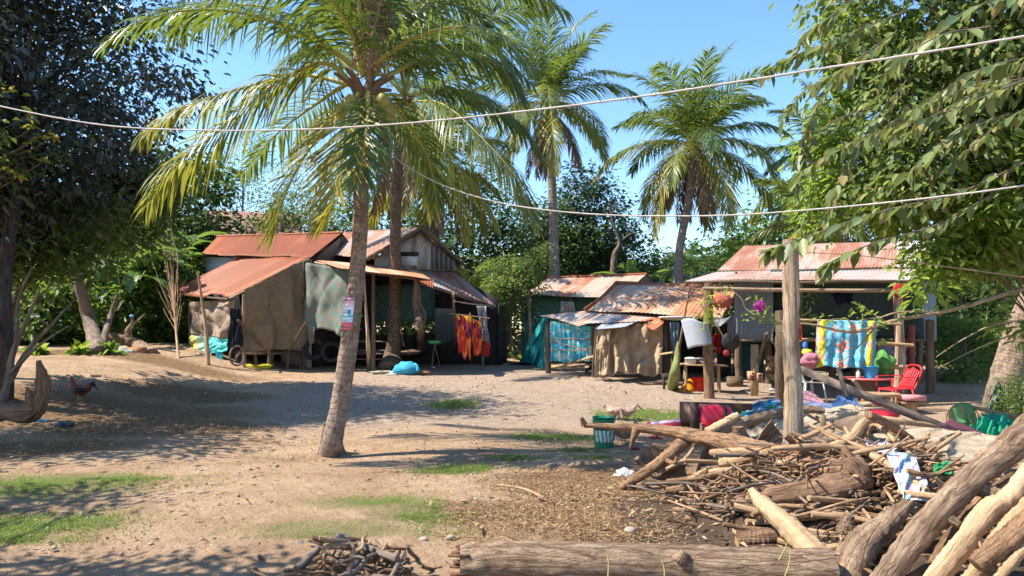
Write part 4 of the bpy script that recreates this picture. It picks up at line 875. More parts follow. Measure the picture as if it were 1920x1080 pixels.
b = b+np.array((-.28, .1, 0)); mb = MB(); lathe(mb, [(0, 0), (.025, 0), (.025, .09), (.012, .11), (.012, .14), (0, .14)], b); tag(mb.build('bottle', mplastic('amber', (.28, .22, .06))), 'tiny amber bottle at the left rim of the round table', 'bottle')
# stick bench and pink seat
c = G(1640, 772); t = thing('stick_bench', c, 'low bench of rough sticks in front of the round table', 'bench')
z = P(0, 738, c[1]-.2)[2]
for k, (dy, nm) in enumerate(((0, 'seat_pole'), (.12, 'seat_pole'), (.24, 'seat_pole'))): beamo(t, (P(1608, 738, c[1]-.2+dy)), P(1686, 741, c[1]-.2+dy), .04, M_stick, nm)
beamo(t, P(1600, 712, c[1]-.3), P(1616, 737, c[1]-.2), .035, M_stick, 'arm')
for px in (1618, 1636, 1672, 1680): beamo(t, P(px, 742, c[1]-.1), down(P(px, 742, c[1]-.1)), .035, M_stick, 'leg')
c = G(1708, 775); t = thing('low_seat', c, 'low pink seat board on a log stub, right of the red chair', 'seat'); zz = P(0, 745, c[1])[2]
mb = MB(); box(mb, (c[0]-.2, c[1]-.05, zz), (c[0]+.18, c[1]-.05, zz), .3, .09); mb.build('seat', mplastic('faded pink foam', (.55, .22, .24), .8), t); mb = MB(); box(mb, (c[0]-.22, c[1], zz-.09), (c[0]+.24, c[1], zz-.09), .3, .03); mb.build('board', M_stick, t)
mb = MB(); tube(mb, [c, (c[0], c[1], zz-.1)], .11, 6, 10, .05); mb.build('log_leg', M_stick, t)
# big flowered towel
mt = NT('flowered towel'); uv = mt.coord('UV'); sx = mt.n('SeparateXYZ', None, Vector=uv); k = mt.mix(mt.ramp(mt.noise(uv, 3), [(.4, 0.), (.6, .5)]), (.12, .42, .60), (.28, .58, .68))
def band(a, b, c_):
    global k
    g = mt.math('MULTIPLY', mt.math('GREATER_THAN', sx.outputs[0], a), mt.math('LESS_THAN', sx.outputs[0], b)); k = mt.mix(g, k, c_)
band(.035, .15, (.72, .60, .05)); band(.84, .94, (.72, .60, .05)); band(.0, .02, (.7, .3, .3))
for (cx, cy, rr) in ((.45, .55, .14), (.43, .93, .12), (.62, .18, .12), (.1, .8, .07), (.1, .4, .06), (.89, .5, .07), (.89, .15, .05), (.30, .20, .08)):
    mp = mt.n('Mapping', None, Vector=uv); mp.inputs['Location'].default_value = (-cx, -cy*.72, 0); mp.inputs['Scale'].default_value = (1, .72, 1)
    sp = mt.n('SeparateXYZ', None, Vector=mp.outputs[0]); rad = mt.math('SQRT', mt.math('ADD', mt.math('MULTIPLY', sp.outputs[0], sp.outputs[0]), mt.math('MULTIPLY', sp.outputs[1], sp.outputs[1])))
    an = mt.math('ARCTAN2', sp.outputs[1], sp.outputs[0]); pet = mt.math('ADD', .7, mt.math('MULTIPLY', mt.math('SINE', mt.math('MULTIPLY', an, 6.)), .3))
    rel = mt.math('DIVIDE', rad, mt.math('MULTIPLY', pet, rr)); k = mt.mix(mt.math('LESS_THAN', rel, 1.), k, (.75, .42, .34)); k = mt.mix(mt.math('LESS_THAN', rel, .6), k, (.70, .16, .18)); k = mt.mix(mt.math('LESS_THAN', rel, .25), k, (.75, .6, .1))
s1 = mt.bsdf(k, .9); s2 = mt.n('BsdfTranslucent', None, Color=k).outputs[0]; mx = mt.n('MixShader', None, Fac=.2); mt.set(mx.inputs[1], s1); mt.set(mx.inputs[2], s2); M_towel = mt.out(mx.outputs[0])
cloth('towel', 'large light blue towel with yellow borders and red flowers on the porch rail', 'towel', [P(1534, 599, 14.6), P(1647, 602, 14.4), P(1641, 691, 14.3), P(1528, 688, 14.5)], M_towel, folds=4.5, amp=.06, seed=31, r=40, c=110, hem=.015)
mb = MB(); blob(mb, P(1655, 684, 14.7), (.20, .18, .20), 20, 26, .16, seed=6); tag(mb.build('green_bag', mcloth('bright green plastic', (.15, .40, .10), (.10, .30, .07), rough=.5, dirt=.1)), 'bright green plastic bag hanging right of the flowered towel', 'bag')
mb = MB(); blob(mb, P(1517, 678, 14.6), (.17, .15, .13), 18, 22, .12, seed=8); tag(mb.build('pink_bundle', mcloth('pink cloth', (.62, .24, .32))), 'pink cloth bundle left of the flowered towel', 'bundle')
mb = MB(); blob(mb, P(1514, 660, 14.8), (.11, .1, .07), seed=3); tag(mb.build('yellow_bag', mplastic('yellow bag', (.65, .55, .04))), 'small yellow bag above the pink bundle', 'bag')
mb = MB(); blob(mb, P(1510, 648, 14.8), (.06, .06, .09), seed=5); tag(mb.build('blue_ball', mplastic('deep blue', (.02, .12, .50))), 'small deep blue bottle above the yellow bag', 'bottle')
mb = MB(); drape(mb, P(1491, 600, 14.85), P(1502, 600, 14.85), P(1504, 636, 14.8), P(1494, 636, 14.8), folds=2, amp=.03); tag(mb.build('red_cloth', mcloth('red orange cloth', (.62, .08, .03))), 'red cloth strip hanging just right of the tall pale post', 'cloth')
mb = MB(); drape(mb, P(1646, 646, 15.6), P(1720, 648, 15.6), P(1716, 684, 15.6), P(1648, 686, 15.6), folds=3, amp=.06, seed=2); tag(mb.build('hammock_cloth', mcloth('dull violet cloth', (.26, .26, .36))), 'dull violet cloth hanging behind the porch post right of the towel', 'cloth')
mb = MB(); drape(mb, P(1560, 546, 15.8), P(1600, 546, 15.8), P(1598, 568, 15.8), P(1566, 566, 15.8), folds=2, amp=.04); tag(mb.build('dark_cloth', mcloth('navy cloth', (.02, .025, .06))), 'small dark blue cloth hanging from the porch beam', 'cloth')
for (px, py, d, c_, lab) in ((1687, 545, 14.7, (.45, .04, .04), 'red paper lantern hanging at the porch eave above the right post'), (1355, 565, 15.3, (.50, .13, .11), 'faded red flower basket hanging from the porch beam, left end')):
    c = P(px, py, d); t = thing('hanging_lantern', c, lab, 'lantern' if px > 1500 else 'hanging basket')
    mb = MB(); r0 = .11 if px > 1500 else .17
    p = [(0, .12), (r0*.4, .12), (r0, .05), (r0*1.0, -.03), (r0*.7, -.10), (0, -.12)]; lathe(mb, np.array(p)*(1.2), c, 12); mb.build('body', mcloth('lantern red %d' % px, c_, trans=.25), t)
    mb = MB(); tube(mb, [c+np.array((0, 0, .14)), P(px, 531, d)], .004, 3, 4); mb.build('cord', M_dark, t)
    mb = MB()
    for k in range(6): a = k*1.05; s_ = c+np.array((math.cos(a)*r0*.7, math.sin(a)*r0*.7, -.1)); tube(mb, [s_, s_+np.array((0, 0, -.09))], .012, 3, 5)
    mb.build('tassel', mcloth('lantern red %d' % px, c_), t)
# hanging curved tin sheet
A, B, C, D = P(1277, 603, 15.7), P(1326, 598, 15.5), P(1336, 641, 15.4), P(1290, 656, 15.5)
g = bil(A, B, C, D, 12, 160); uu = np.linspace(0, 1, 160); g[..., 1] -= (.16*np.sin(uu*math.pi))[None]; g[..., 1] += (np.sin(uu*2*math.pi*20)*.007)[None]; g[:, :, 2] += (.06*np.sin(uu*5+.5))[None]*np.linspace(1, .4, 12)[:, None]
mb = MB(); grid_solid(mb, g, .004, np.stack(np.meshgrid(uu*.7, np.linspace(0, .5, 12)), -1)); tag(mb.build('curved_tin_sheet', T_silver), 'bent silver corrugated sheet hung between shed and porch post', 'tin sheet')
# kitchen table
c = G(1322, 736); t = thing('kitchen_bench', c, 'rough plank bench holding pots, behind the red bucket', 'bench'); zt = P(0, 686, c[1])[2]
mb = MB(); box(mb, (c[0]-.53, c[1]+.15, zt+.03), (c[0]+.50, c[1]+.05, zt), .5, .035); mb.build('plank_top', M_stick, t)
for (dx, dy) in ((.06, -.12), (.28, -.1), (-.45, -.05), (-.38, .3), (.4, .3)): beamo(t, (c[0]+dx, c[1]+dy, zt), (c[0]+dx*1.05, c[1]+dy, gz(c[0], c[1])-.02), .03, M_stick, 'leg')
z = zt+.025
def lid_pot(p, r, h, mat, label, name='pot', lab2='pot'):
    t = thing(name, p, label, lab2); mb = MB(); lathe(mb, [(0, 0), (r*.85, 0), (r, .02), (r, h), (r*1.08, h), (r*1.0, h+.012), (r*.6, h+.03), (0, h+.035)], p); mb.build('body', mat, t)
    mb = MB(); tube(mb, [(p[0]-.03, p[1], p[2]+h+.03), (p[0], p[1], p[2]+h+.06), (p[0]+.03, p[1], p[2]+h+.03)], .006, 6, 5); mb.build('knob', M_dark, t)
lid_pot((c[0]-.32, c[1]+.05, z), .13, .14, mplastic('pale bucket', (.6, .58, .55)), 'pale round tub with a yellow brown lid on the kitchen bench', 'tub', 'tub')
lid_pot((c[0]-.10, c[1]+.12, z), .11, .13, mplain('old aluminium', (.3, .3, .32), .4, metal=.7), 'small grey cooking pot behind the metal bowl on the bench')
p = (c[0]+.06, c[1]-.05, z); mb = MB(); lathe(mb, [(0, 0), (.08, 0), (.15, .05), (.20, .085), (.205, .085), (.15, .04), (.08, .012), (0, .012)], p, 32); tag(mb.build('metal_bowl', mplain('bright aluminium', (.65, .63, .6), .25, .1, metal=.8)), 'shallow shiny metal bowl on the kitchen bench', 'bowl')
p = G(1312, 735); bucket('red plastic bucket on the ground before the kitchen bench', p, .125, .16, .33, mplastic('bright red plastic', (.66, .025, .012), .35, .1), handle=False)
p = G(1290, 735); mb = MB(); g = bil(p+np.array((.05, .1, .30)), p+np.array((.14, .0, .32)), p+np.array((.16, -.1, 0)), p+np.array((-.24, 0, 0)), 14, 18); g[..., 1] -= .14*np.sin(np.linspace(0, 1, 18)*3.14)[None]*np.linspace(.3, 1, 14)[:, None]; grid_solid(mb, g, .01); tag(mb.build('orange_sack', mcloth('orange plastic', (.72, .25, .01), dirt=.15, rough=.6)), 'orange plastic sack slumped against the red bucket', 'sack')
# hanging pans and cloths in the kitchen
for (px, py, d, r, m, nm, lab) in ((1370, 640, 16.0, .20, mplain('black iron', (.03, .03, .032), .5), 'wok', 'black wok hanging in the dark kitchen beside the tin wall'), (1362, 662, 15.9, .07, mplastic('dark red plastic', (.35, .02, .02)), 'mug', 'small dark red mug hanging under the wok')):
    c = P(px, py, d); mb = MB(); n = 10; a = np.linspace(0, 2*math.pi, 28); rr = np.linspace(.02, 1, n)
    g = c+np.stack([r*rr[:, None]*np.cos(a), -.35*r*(1-rr[:, None]**2)+0*a, r*rr[:, None]*np.sin(a)], -1); grid_solid(mb, g, .006); tag(mb.build(nm, m), lab, nm)
for (x0, y0, x1, y1, c_, lab, cat) in ((1338, 626, 1350, 662, (.40, .03, .03), 'red cloth hanging in the kitchen left of the wok', 'cloth'), (1322, 645, 1338, 672, (.35, .35, .38), 'grey rag hanging below the bent tin sheet', 'rag'), (1365, 602, 1378, 632, (.25, .25, .27), 'grey shirt hanging beside the blue tin wall', 'shirt')):
    mb = MB(); drape(mb, P(x0, y0, 15.7), P(x1, y0, 15.7), P(x1+2, y1, 15.7), P(x0-1, y1, 15.7), folds=3, amp=.04, seed=x0); tag(mb.build('hanging_'+cat, mcloth('cloth %d' % x0, c_)), lab, cat)
tag(cloth('fabric_awning', 'grey sagging cloth tied between the shed roof and the blue tin wall', 'awning', [P(1336, 592, 16.6), P(1377, 588, 16.8), P(1376, 602, 16.2), P(1334, 604, 16.2)], mcloth('grey awning', (.30, .30, .33)), folds=1.5, amp=.04, sag=.06), None)
t_ = MB(); tube(t_, [P(1343, 607, 16), P(1360, 638, 16)], .018, 6, 5); tag(t_.build('bamboo_stick', M_pale), 'short yellow stick slanting in the dark kitchen', 'stick')
# stilt props / hollow bricks / small furniture under the house
mb = MB(); tube(mb, [G(1408, 732), P(1437, 625, 15.6)], .04, 10, 7, .04); tag(mb.build('leaning_pole', M_postdark), 'dark pole leaning against the blue tin wall', 'pole')
mb = MB(); a = P(1415, 646, 16.4); box(mb, a, down(a), .16, .05, up=(0, 1, 0)); tag(mb.build('plank', M_pale), 'pale plank upright behind the dark leaning pole', 'plank')
for (px, py) in ((1409, 705), (1422, 708)):
    a = P(px, py, 15.9); t = thing('hollow_brick', a, ('left' if px < 1415 else 'right')+' one of two orange hollow bricks behind the dark leaning pole', 'brick'); mb = MB(); box(mb, a-np.array((0, .1, 0)), a+np.array((0, .1, 0)), .13, .20); mb.build('block', mplain('orange clay', (.50, .26, .15)), t)
    mb = MB()
    for k in (-1, 0, 1): box(mb, a+np.array((0, -.103, k*.06)), a+np.array((0, -.09, k*.06)), .05, .035)
    mb.build('hole_shade', M_dark, t)  # dark blocks on the brick face imitate the shade in its holes
for i in range(26):
    a = P(rs.uniform(1436, 1458), rs.uniform(664, 722), 16.8+rs.uniform(-.2, .2)); mb = MB(); tube(mb, [a, a+np.array((rs.uniform(.3, .6), rs.uniform(-.1, .1), rs.uniform(-.05, .05)))], .045, 5, 7, .06); tag(mb.build('firewood', M_stick), 'short piece of firewood stacked under the raised house', 'firewood', 'firewood stacked under the house')
mb = MB(); box(mb, P(1242, 706, 17.6), P(1262, 704, 17.6), .3, .12); box(mb, P(1245, 706, 17.5), down(P(1245, 706, 17.5)), .05, .05); box(mb, P(1260, 706, 17.5), down(P(1260, 706, 17.5)), .05, .05); tag(mb.build('stool', M_dark), 'low dark stool at the right end of the tan tarpaulin', 'stool')
mb = MB(); box(mb, G(1372, 727)+np.array((0, .3, .12)), G(1398, 727)+np.array((0, .3, .12)), .3, .24); tag(mb.build('wooden_box', M_postdark), 'dark wooden box on the kitchen floor left of the hollow bricks', 'box')
# flag pole with palm sheath
t = thing('thin_pole', G(1262, 728), 'tall thin crooked pole with a green palm sheath at its foot, before the shed', 'pole')
mb = MB(); tube(mb, [G(1262, 728), P(1274, 650, 16.5), P(1285, 585, 16.5), P(1299, 508, 16.5)], [.05, .03, .022, .012], 20, 7, .06); tube(mb, [P(1284, 592, 16.45), P(1290, 560, 16.4), P(1295, 566, 16.4)], [.015, .01, .004], 6, 5); mb.build('shaft', M_logdark, t)
mb = MB(); tube(mb, [G(1262, 729), P(1265, 700, 16.4), P(1270, 668, 16.45), P(1272, 640, 16.5)], [.14, .12, .07, .02], 12, 9, .08); mb.build('palm_sheath', mplain('green brown sheath', (.20, .22, .07), .8, .4), t)
# posts in the yard
mb = MB(); tube(mb, [P(1484, 905, 7.45), P(1486, 845, 7.45), P(1488, 740, 7.45), P(1484, 640, 7.45), P(1483, 540, 7.45), P(1482, 449, 7.45)], [.11, .10, .088, .078, .082, .07], 46, 16, .05); tag(mb.build('old_post', M_post), 'tall pale weathered post rising from the woodpile, cable passing above it', 'post')
mb = MB(); tube(mb, [G(1469, 775), P(1470, 660, 12.6), P(1468, 583, 12.6)], [.15, .14, .13], 24, 10, .06); tag(mb.build('old_post', M_postdark), 'shorter dark post just behind the tall pale post', 'post')
# poster tied to the leaning palm is built with the palm
# green net heap, stump with jacket
a = P(1812, 785, 10.4); mb = MB(); g = bil(P(1782, 762, 10.3), P(1840, 755, 10.5), P(1836, 826, 10.2), P(1786, 822, 10.2), 20, 26)
th = np.linspace(0, 6.283, 40); rr = np.linspace(.02, 1, 12)
g = P(1806, 788, 10.3)+np.stack([rr[:, None]*.20*np.cos(th), -.10*(1-rr[:, None]**2)+.02*np.sin(5*th), rr[:, None]*.26*np.sin(th)*(1+.05*np.sin(3*th))], -1); grid_solid(mb, g, .004)
t = thing('green_fishing_net', a, 'green fishing net with a round hoop, heaped at the right edge of the yard', 'fishing net'); mb.build('hoop_net', mnet('dark green net', (.10, .40, .18), open_=.55), t)
mb = MB(); torus(mb, P(1806, 788, 10.3), .23, .008, (1, 0, 0), (0, .1, 1)); mb.build('hoop', M_stick, t)
for k, (pts, sd, am) in enumerate((([P(1842, 770, 10.2), P(1935, 786, 9.6), P(1940, 838, 9.5), P(1822, 808, 9.8)], 3, .12), ([P(1850, 775, 9.9), P(1945, 795, 9.4), P(1900, 838, 9.2), P(1806, 812, 9.7)], 9, .15))):
    mb = MB(); drape(mb, *pts, folds=5, amp=am, seed=sd, r=40, c=70, hem=.06); mb.build('net_cloth', mnet('sea green net', (.05, .55, .36), open_=.8), t)
mb = MB(); tube(mb, [P(1822, 763, 10.35), P(1860, 772, 10.2), P(1935, 790, 10.)], .03, 10, 7); mb.build('net_pole', M_stick, t)
b = G(1852, 800); t = thing('stump', b, 'leaning broken stump at the foot of the right palm trunk', 'stump'); mb = MB(); tube(mb, [b, P(1858, 760, b[1]), P(1866, 722, b[1]), P(1873, 707, b[1])], [.13, .11, .08, .03], 16, 10, .08); mb.build('wood', M_loggrey, t)
mb = MB(); drape(mb, P(1864, 716, 9.9+1.3), P(1888, 720, 11.1), P(1890, 778, 11.0), P(1846, 775, 10.9), folds=3, amp=.10, seed=4, hem=.06); tag(mb.build('jacket', mcloth('grey green jacket', (.30, .33, .30), (.2, .22, .2))), 'grey green jacket draped over the leaning stump', 'jacket')
# green paint bucket
c = G(1132, 838); t = thing('paint_bucket', c, 'dark green paint bucket with picture label standing behind the big branch', 'bucket')
mb = MB(); bucketshape(mb, c, .125, .145, .39, lip=.008); lathe(mb, [(.142, .34), (.155, .345), (.155, .365), (.144, .37)], c, 28); mb.build('body', mplastic('green bucket plastic', (.015, .20, .10), .35, .2), t)
mt = NT('bucket label'); uv = mt.coord('UV'); sx = mt.n('SeparateXYZ', None, Vector=uv); wv = mt.n('TexWave', None, Vector=uv, Scale=1.6, Distortion=6., Detail=2.).outputs[1]
k = mt.ramp(wv, [(.3, (.10, .25, .22)), (.5, (.42, .50, .36)), (.7, (.60, .66, .55))]); k = mt.mix(mt.math('GREATER_THAN', sx.outputs[1], .68), k, (.015, .05, .04)); Lb = mt.out(mt.bsdf(k, .5))
a = np.linspace(R(-150), R(-35), 20); h = np.linspace(.07, .31, 8); rr = .130+.02*h/.39+.003
g = c+np.stack([(rr+0*h)[:, None]*np.cos(a), rr[:, None]*np.sin(a), h[:, None]+0*a], -1); mb = MB(); grid_solid(mb, g, .001); mb.build('label', Lb, t)
mb = MB()
for (x, w) in ((-.075, .035), (-.015, .02), (.01, .02), (.035, .02), (.06, .02)): y = -math.sqrt(.149**2-x*x); box(mb, c+np.array((x-w/2, y, .275)), c+np.array((x+w/2, y, .275)), .003, .035)
mb.build('label_print', mplastic('white print', (.7, .7, .66)), t)
# hens and rooster
def hen(base, rz, s, cols, label, name='hen', head_down=False, cat='hen', tail=1.):
    base = np.array(base, float); cs, sn = math.cos(rz), math.sin(rz)
    def w(p): p = np.asarray(p, float)*s; return np.stack([p[..., 0]*cs-p[..., 1]*sn, p[..., 0]*sn+p[..., 1]*cs, p[..., 2]], -1)+base
    t = thing(name, base, label, cat); mb = MB()
    hd = [(.16, 0, .24), (.21, 0, .20), (.245, 0, .12), (.26, 0, .06)] if head_down else [(.13, 0, .27), (.165, 0, .33), (.18, 0, .39), (.20, 0, .42)]
    sp = [(-.26*tail, 0, .34), (-.19, 0, .28), (-.12, 0, .22), (-.02, 0, .19), (.07, 0, .20)]+hd+[tuple(np.array(hd[-1])+((.012, 0, -.03) if head_down else (.03, 0, -.005)))]
    tube(mb, w(np.array(sp)), np.array([.02, .055, .09, .115, .10, .065, .042, .032, .034, .012])*s, 40, 14, .02)
    mb.build('body', cols[0], t)
    h = np.array(hd[-1]); dr = np.array((.03, 0, -.06)) if head_down else np.array((.06, 0, -.01))
    mb = MB(); tube(mb, w(np.array([h+dr*.3, h+dr])), np.array([.012, .002])*s, 4, 6); mb.build('beak', mplain('horn', (.4, .28, .1)), t)
    mb = MB(); tube(mb, w(np.array([h+(-.02, 0, .02), h+(.0, 0, .045), h+(.025, 0, .03)])), .009*s, 6, 5); mb.build('comb', mplain('red comb', (.5, .03, .02)), t)
    mb = MB()
    for k in range(5): e = np.array((-.30-.03*k, (k-2)*.015, .40-.05*k)); tube(mb, w(np.array([(-.17, 0, .26), (-.24, (k-2)*.01, .33), e])), np.array([.02, .022, .006])*s, 6, 5)
    mb.build('tail', cols[1], t)
    for sy in (-1, 1):
        mb = MB(); pp = np.array([(.06, sy*.085, .22), (-.02, sy*.115, .20), (-.14, sy*.08, .21), (-.20, sy*.05, .23)]); tube(mb, w(pp), np.array([.03, .055, .04, .01])*s, 10, 8, .03, flat=1); mb.build('wing', cols[1], t)
        mb = MB(); tube(mb, w(np.array([(0, sy*.04, .13), (.01, sy*.045, .06), (0, sy*.045, .0)])), np.array([.022, .011, .009])*s, 6, 6)
        for a in (-.5, 0, .5): tube(mb, w(np.array([(0, sy*.045, .006), (.05*math.cos(a), sy*.045+.05*math.sin(a), .004)])), .006*s, 3, 4)
        mb.build('leg', mplain('hen leg', (.42, .30, .12)), t)
    return t
M_buff = mplain('buff feathers', (.42, .29, .20), .9, .3, 20); M_buff2 = mplain('pinkish brown feathers', (.34, .23, .18), .9, .3, 20); M_rust = mplain('rust feathers', (.18, .06, .03), .8, .3, 20); M_blk = mplain('black feathers', (.02, .018, .018), .6)
hen(G(1152, 786), R(-50), .72, (M_buff2, M_buff), 'pinkish brown hen just behind the green bucket, nearer it', head_down=True)
hen(G(1176, 787), R(200), .72, (M_buff, M_buff2), 'buff hen pecking on the grass, right of the other brown hen', head_down=True)
hen(G(1170, 832), R(-150), .8, (M_buff, M_buff2), 'buff hen on bare ground right of the green bucket', head_down=True)
hen(G(150, 750), R(172), .95, (M_rust, M_blk), 'dark red brown rooster walking in the shade at left', 'rooster', cat='rooster')
# ---------------- woodpile and foreground ----------------
def log(label, segs, mat=M_log, cat='log', name='log', group=None, sides=20, rough=.06, n=64, ends=None):
    """segs: list of (points [(px,py,d)...], radii)"""
    mb = MB()
    for pts, rad in segs: tube(mb, [P(*p) if len(p) == 3 else G(*p) for p in pts], rad, n, sides, rough)
    return tag(mb.build(name, mat), label, cat, group)
log('large forked branch sweeping left over the green bucket from the woodpile', [
    ([(1096, 797, 7.7), (1150, 800, 7.6), (1230, 806, 7.5), (1290, 815, 7.3), (1370, 832, 6.9), (1460, 856, 6.4), (1530, 880, 6.0), (1600, 895, 5.7)], [.026, .036, .052, .068, .085, .105, .12, .11]),
    ([(1096, 797, 7.7), (1090, 783, 7.7)], [.035, .02]), ([(1292, 820, 7.4), (1240, 865, 7.2), (1196, 895, 7.2), (1162, 916, 7.2)], [.07, .055, .05, .03]),
    ([(1195, 803, 7.5), (1188, 820, 7.5), (1181, 842, 7.5)], [.05, .03, .01]), ([(1318, 822, 7.3), (1316, 794, 7.3)], [.03, .018]), ([(1385, 835, 7.15), (1384, 800, 7.15)], [.055, .05]),
    ([(1245, 862, 7.2), (1264, 868, 7.1), (1268, 855, 7.1)], [.03, .02, .008])], M_log, 'branch', 'forked_branch')
log('thick dark hooked root curling from the forked branch to the ground', [
    ([(1560, 880, 5.75), (1598, 882, 5.65), (1602, 905, 5.6), (1545, 918, 5.6), (1470, 930, 5.7), (1400, 944, 5.85), (1330, 958, 6.1)], [.07, .11, .115, .10, .085, .07, .04]),
    ([(1600, 890, 5.65), (1592, 865, 5.7), (1582, 836, 5.75)], [.10, .06, .02])], M_logdark, 'root', 'hooked_root')
log('pale split log with its pointed end upward, leaning in front of the pile', [([(1408, 918, 5.3), (1430, 945, 5.2), (1480, 990, 5.0), (1530, 1040, 4.8), (1580, 1090, 4.7)], [.025, .06, .075, .09, .10])], M_pale, 'log', 'split_log')
log('grey forked trunk with its fork opening at the bottom of the picture', [([(1702, 945, 5.0), (1660, 985, 4.9), (1610, 1030, 4.8), (1580, 1095, 4.7)], [.04, .08, .105, .13]), ([(1702, 948, 5.0), (1720, 970, 4.95)], [.04, .01])], M_loggrey, 'log', 'forked_log')
log('longest thick grey log running diagonally up to the right edge', [([(1640, 1110, 4.3), (1700, 1030, 4.35), (1760, 960, 4.4), (1830, 890, 4.5), (1880, 850, 4.55), (1950, 790, 4.6)], [.072, .074, .078, .075, .088, .092]), ([(1760, 960, 4.4), (1800, 985, 4.3)], [.05, .02]), ([(1836, 915, 4.5), (1880, 930, 4.4), (1905, 920, 4.4)], [.05, .035, .02])], M_loggrey)
log('pale yellow pole lying just right of the longest grey log', [([(1730, 1110, 4.2), (1790, 1040, 4.2), (1850, 960, 4.25), (1890, 935, 4.3), (1950, 860, 4.4)], [.05, .06, .06, .055, .05])], M_pale)
log('twisted pale branch second right of the longest grey log', [([(1800, 1110, 4.1), (1850, 1050, 4.1), (1880, 1000, 4.1), (1950, 930, 4.2)], [.04, .05, .045, .05])], M_stick)
log('thin crooked branch crossing behind the pale yellow pole', [([(1700, 1000, 4.9), (1790, 960, 4.8), (1860, 950, 4.7), (1940, 900, 4.7)], [.02, .03, .03, .03])], M_log)
log('slim peeled branch right of the twisted pale branch', [([(1850, 1110, 3.95), (1900, 1050, 3.95), (1960, 985, 4.)], [.025, .03, .03])], M_stick)
log('thin dark branch between the two longest diagonal logs', [([(1720, 1110, 4.5), (1780, 1010, 4.5), (1850, 930, 4.6), (1900, 890, 4.7)], [.03, .035, .03, .02])], M_logdark)
log('short reddish limb at the bottom right corner', [([(1830, 1060, 4.0), (1880, 1020, 4.0), (1950, 960, 4.0)], [.05, .06, .06]), ([(1840, 1050, 4.), (1870, 1085, 4.)], [.04, .04])], M_log)
log('long hollow ended log lying along the bottom edge', [([(866, 1060, 4.75), (960, 1052, 4.75), (1100, 1056, 4.7), (1250, 1060, 4.7), (1380, 1066, 4.65), (1560, 1072, 4.6)], [.125, .13, .128, .135, .13, .14]),
    ([(1275, 1052, 4.6), (1285, 1035, 4.6)], [.06, .03])], M_loggrey, n=90, sides=26, rough=.03)
mb = MB()
for k in range(26):
    a = rs.uniform(0, 6.28); r = .13*rs.uniform(.45, 1); s_ = P(868, 1060, 4.75)+np.array((0, math.cos(a)*r, math.sin(a)*r)); box(mb, s_+np.array((.05, 0, 0)), s_-np.array((rs.uniform(.0, .09), 0, rs.uniform(-.01, .01))), .03, .012)
tag(mb.build('splintered_bark', mbark('red rot', (.34, .18, .10), (.16, .08, .045), scale=16)), 'reddish splintered rot at the left end of the long bottom log', 'bark')
log('short dark chunk of log behind the long bottom log', [([(1382, 1012, 5.25), (1430, 1010, 5.2), (1478, 1003, 5.2)], [.06, .075, .05])], M_logdark, sides=12)
log('flat grey weathered plank log left of the hooked root', [([(1312, 912, 6.3), (1350, 930, 6.2), (1420, 948, 6.1)], [.02, .05, .045])], M_loggrey)
log('long grey log at mid pile under the pale pole', [([(1250, 905, 6.8), (1330, 900, 6.7), (1420, 880, 6.6), (1500, 870, 6.6)], [.03, .06, .07, .05])], M_logdark)
log('dark short log poking left from the middle of the pile', [([(1250, 920, 6.7), (1330, 912, 6.5), (1420, 905, 6.4)], [.03, .06, .07])], M_logdark)
log('grey branch rising right behind the forked branch', [([(1300, 832, 7.9), (1370, 800, 8.0), (1440, 780, 8.2), (1500, 768, 8.3), (1545, 770, 8.3)], [.05, .06, .055, .05, .035])], M_loggrey)
log('pale sawn branch behind the crotch of the forked branch', [([(1318, 815, 7.9), (1372, 786, 8.0), (1385, 777, 8.0)], [.05, .05, .03])], M_pale)
log('upright forked root with grey prongs in the middle of the sticks', [([(1790, 900, 5.4), (1770, 925, 5.3), (1760, 940, 5.3)], [.03, .04, .02]), ([(1770, 915, 5.3), (1755, 895, 5.3)], [.03, .01]), ([(1775, 920, 5.3), (1772, 950, 5.3)], [.03, .012])], M_loggrey)
log('upright gnarled forked stick above the coloured towel', [([(1702, 868, 6.1), (1722, 838, 6.1), (1742, 812, 6.1)], [.05, .04, .015]), ([(1722, 838, 6.1), (1700, 822, 6.1)], [.035, .01]), ([(1620, 920, 6.), (1680, 870, 6.), (1725, 838, 6.1)], [.02, .03, .03])], M_stick)
log('orange brown broken stick standing up from the tarpaulin', [([(1540, 842, 7.9), (1544, 778, 7.9)], [.035, .03])], M_pale)
log('grey short stump with ragged top right of the pale split log', [([(1590, 1010, 5.1), (1588, 985, 5.1), (1592, 965, 5.1)], [.09, .06, .03])], M_loggrey)
log('long thin pole slanting from the tall post toward the sticks', [([(1496, 760, 8.8), (1560, 800, 8.), (1640, 850, 7.)], [.018, .018, .014])], M_stick, 'pole', 'thin_pole')
mb = MB(); box(mb, P(1500, 692, 10.2), P(1795, 812, 9.0), .04, .10); tag(mb.build('long_plank', M_stickgrey), 'long grey plank sloping down to the right across the heap behind', 'plank')
mb = MB(); box(mb, P(1572, 690, 9.6), P(1588, 745, 9.4), .03, .075, up=(0, 1, 0)); tag(mb.build('upright_slat', M_stickgrey), 'short grey slat standing upright on the blue cloth', 'slat')
log('small stub log near the left side of the pile base', [([(1218, 842, 8.7), (1262, 838, 8.6)], [.055, .055])], M_loggrey)
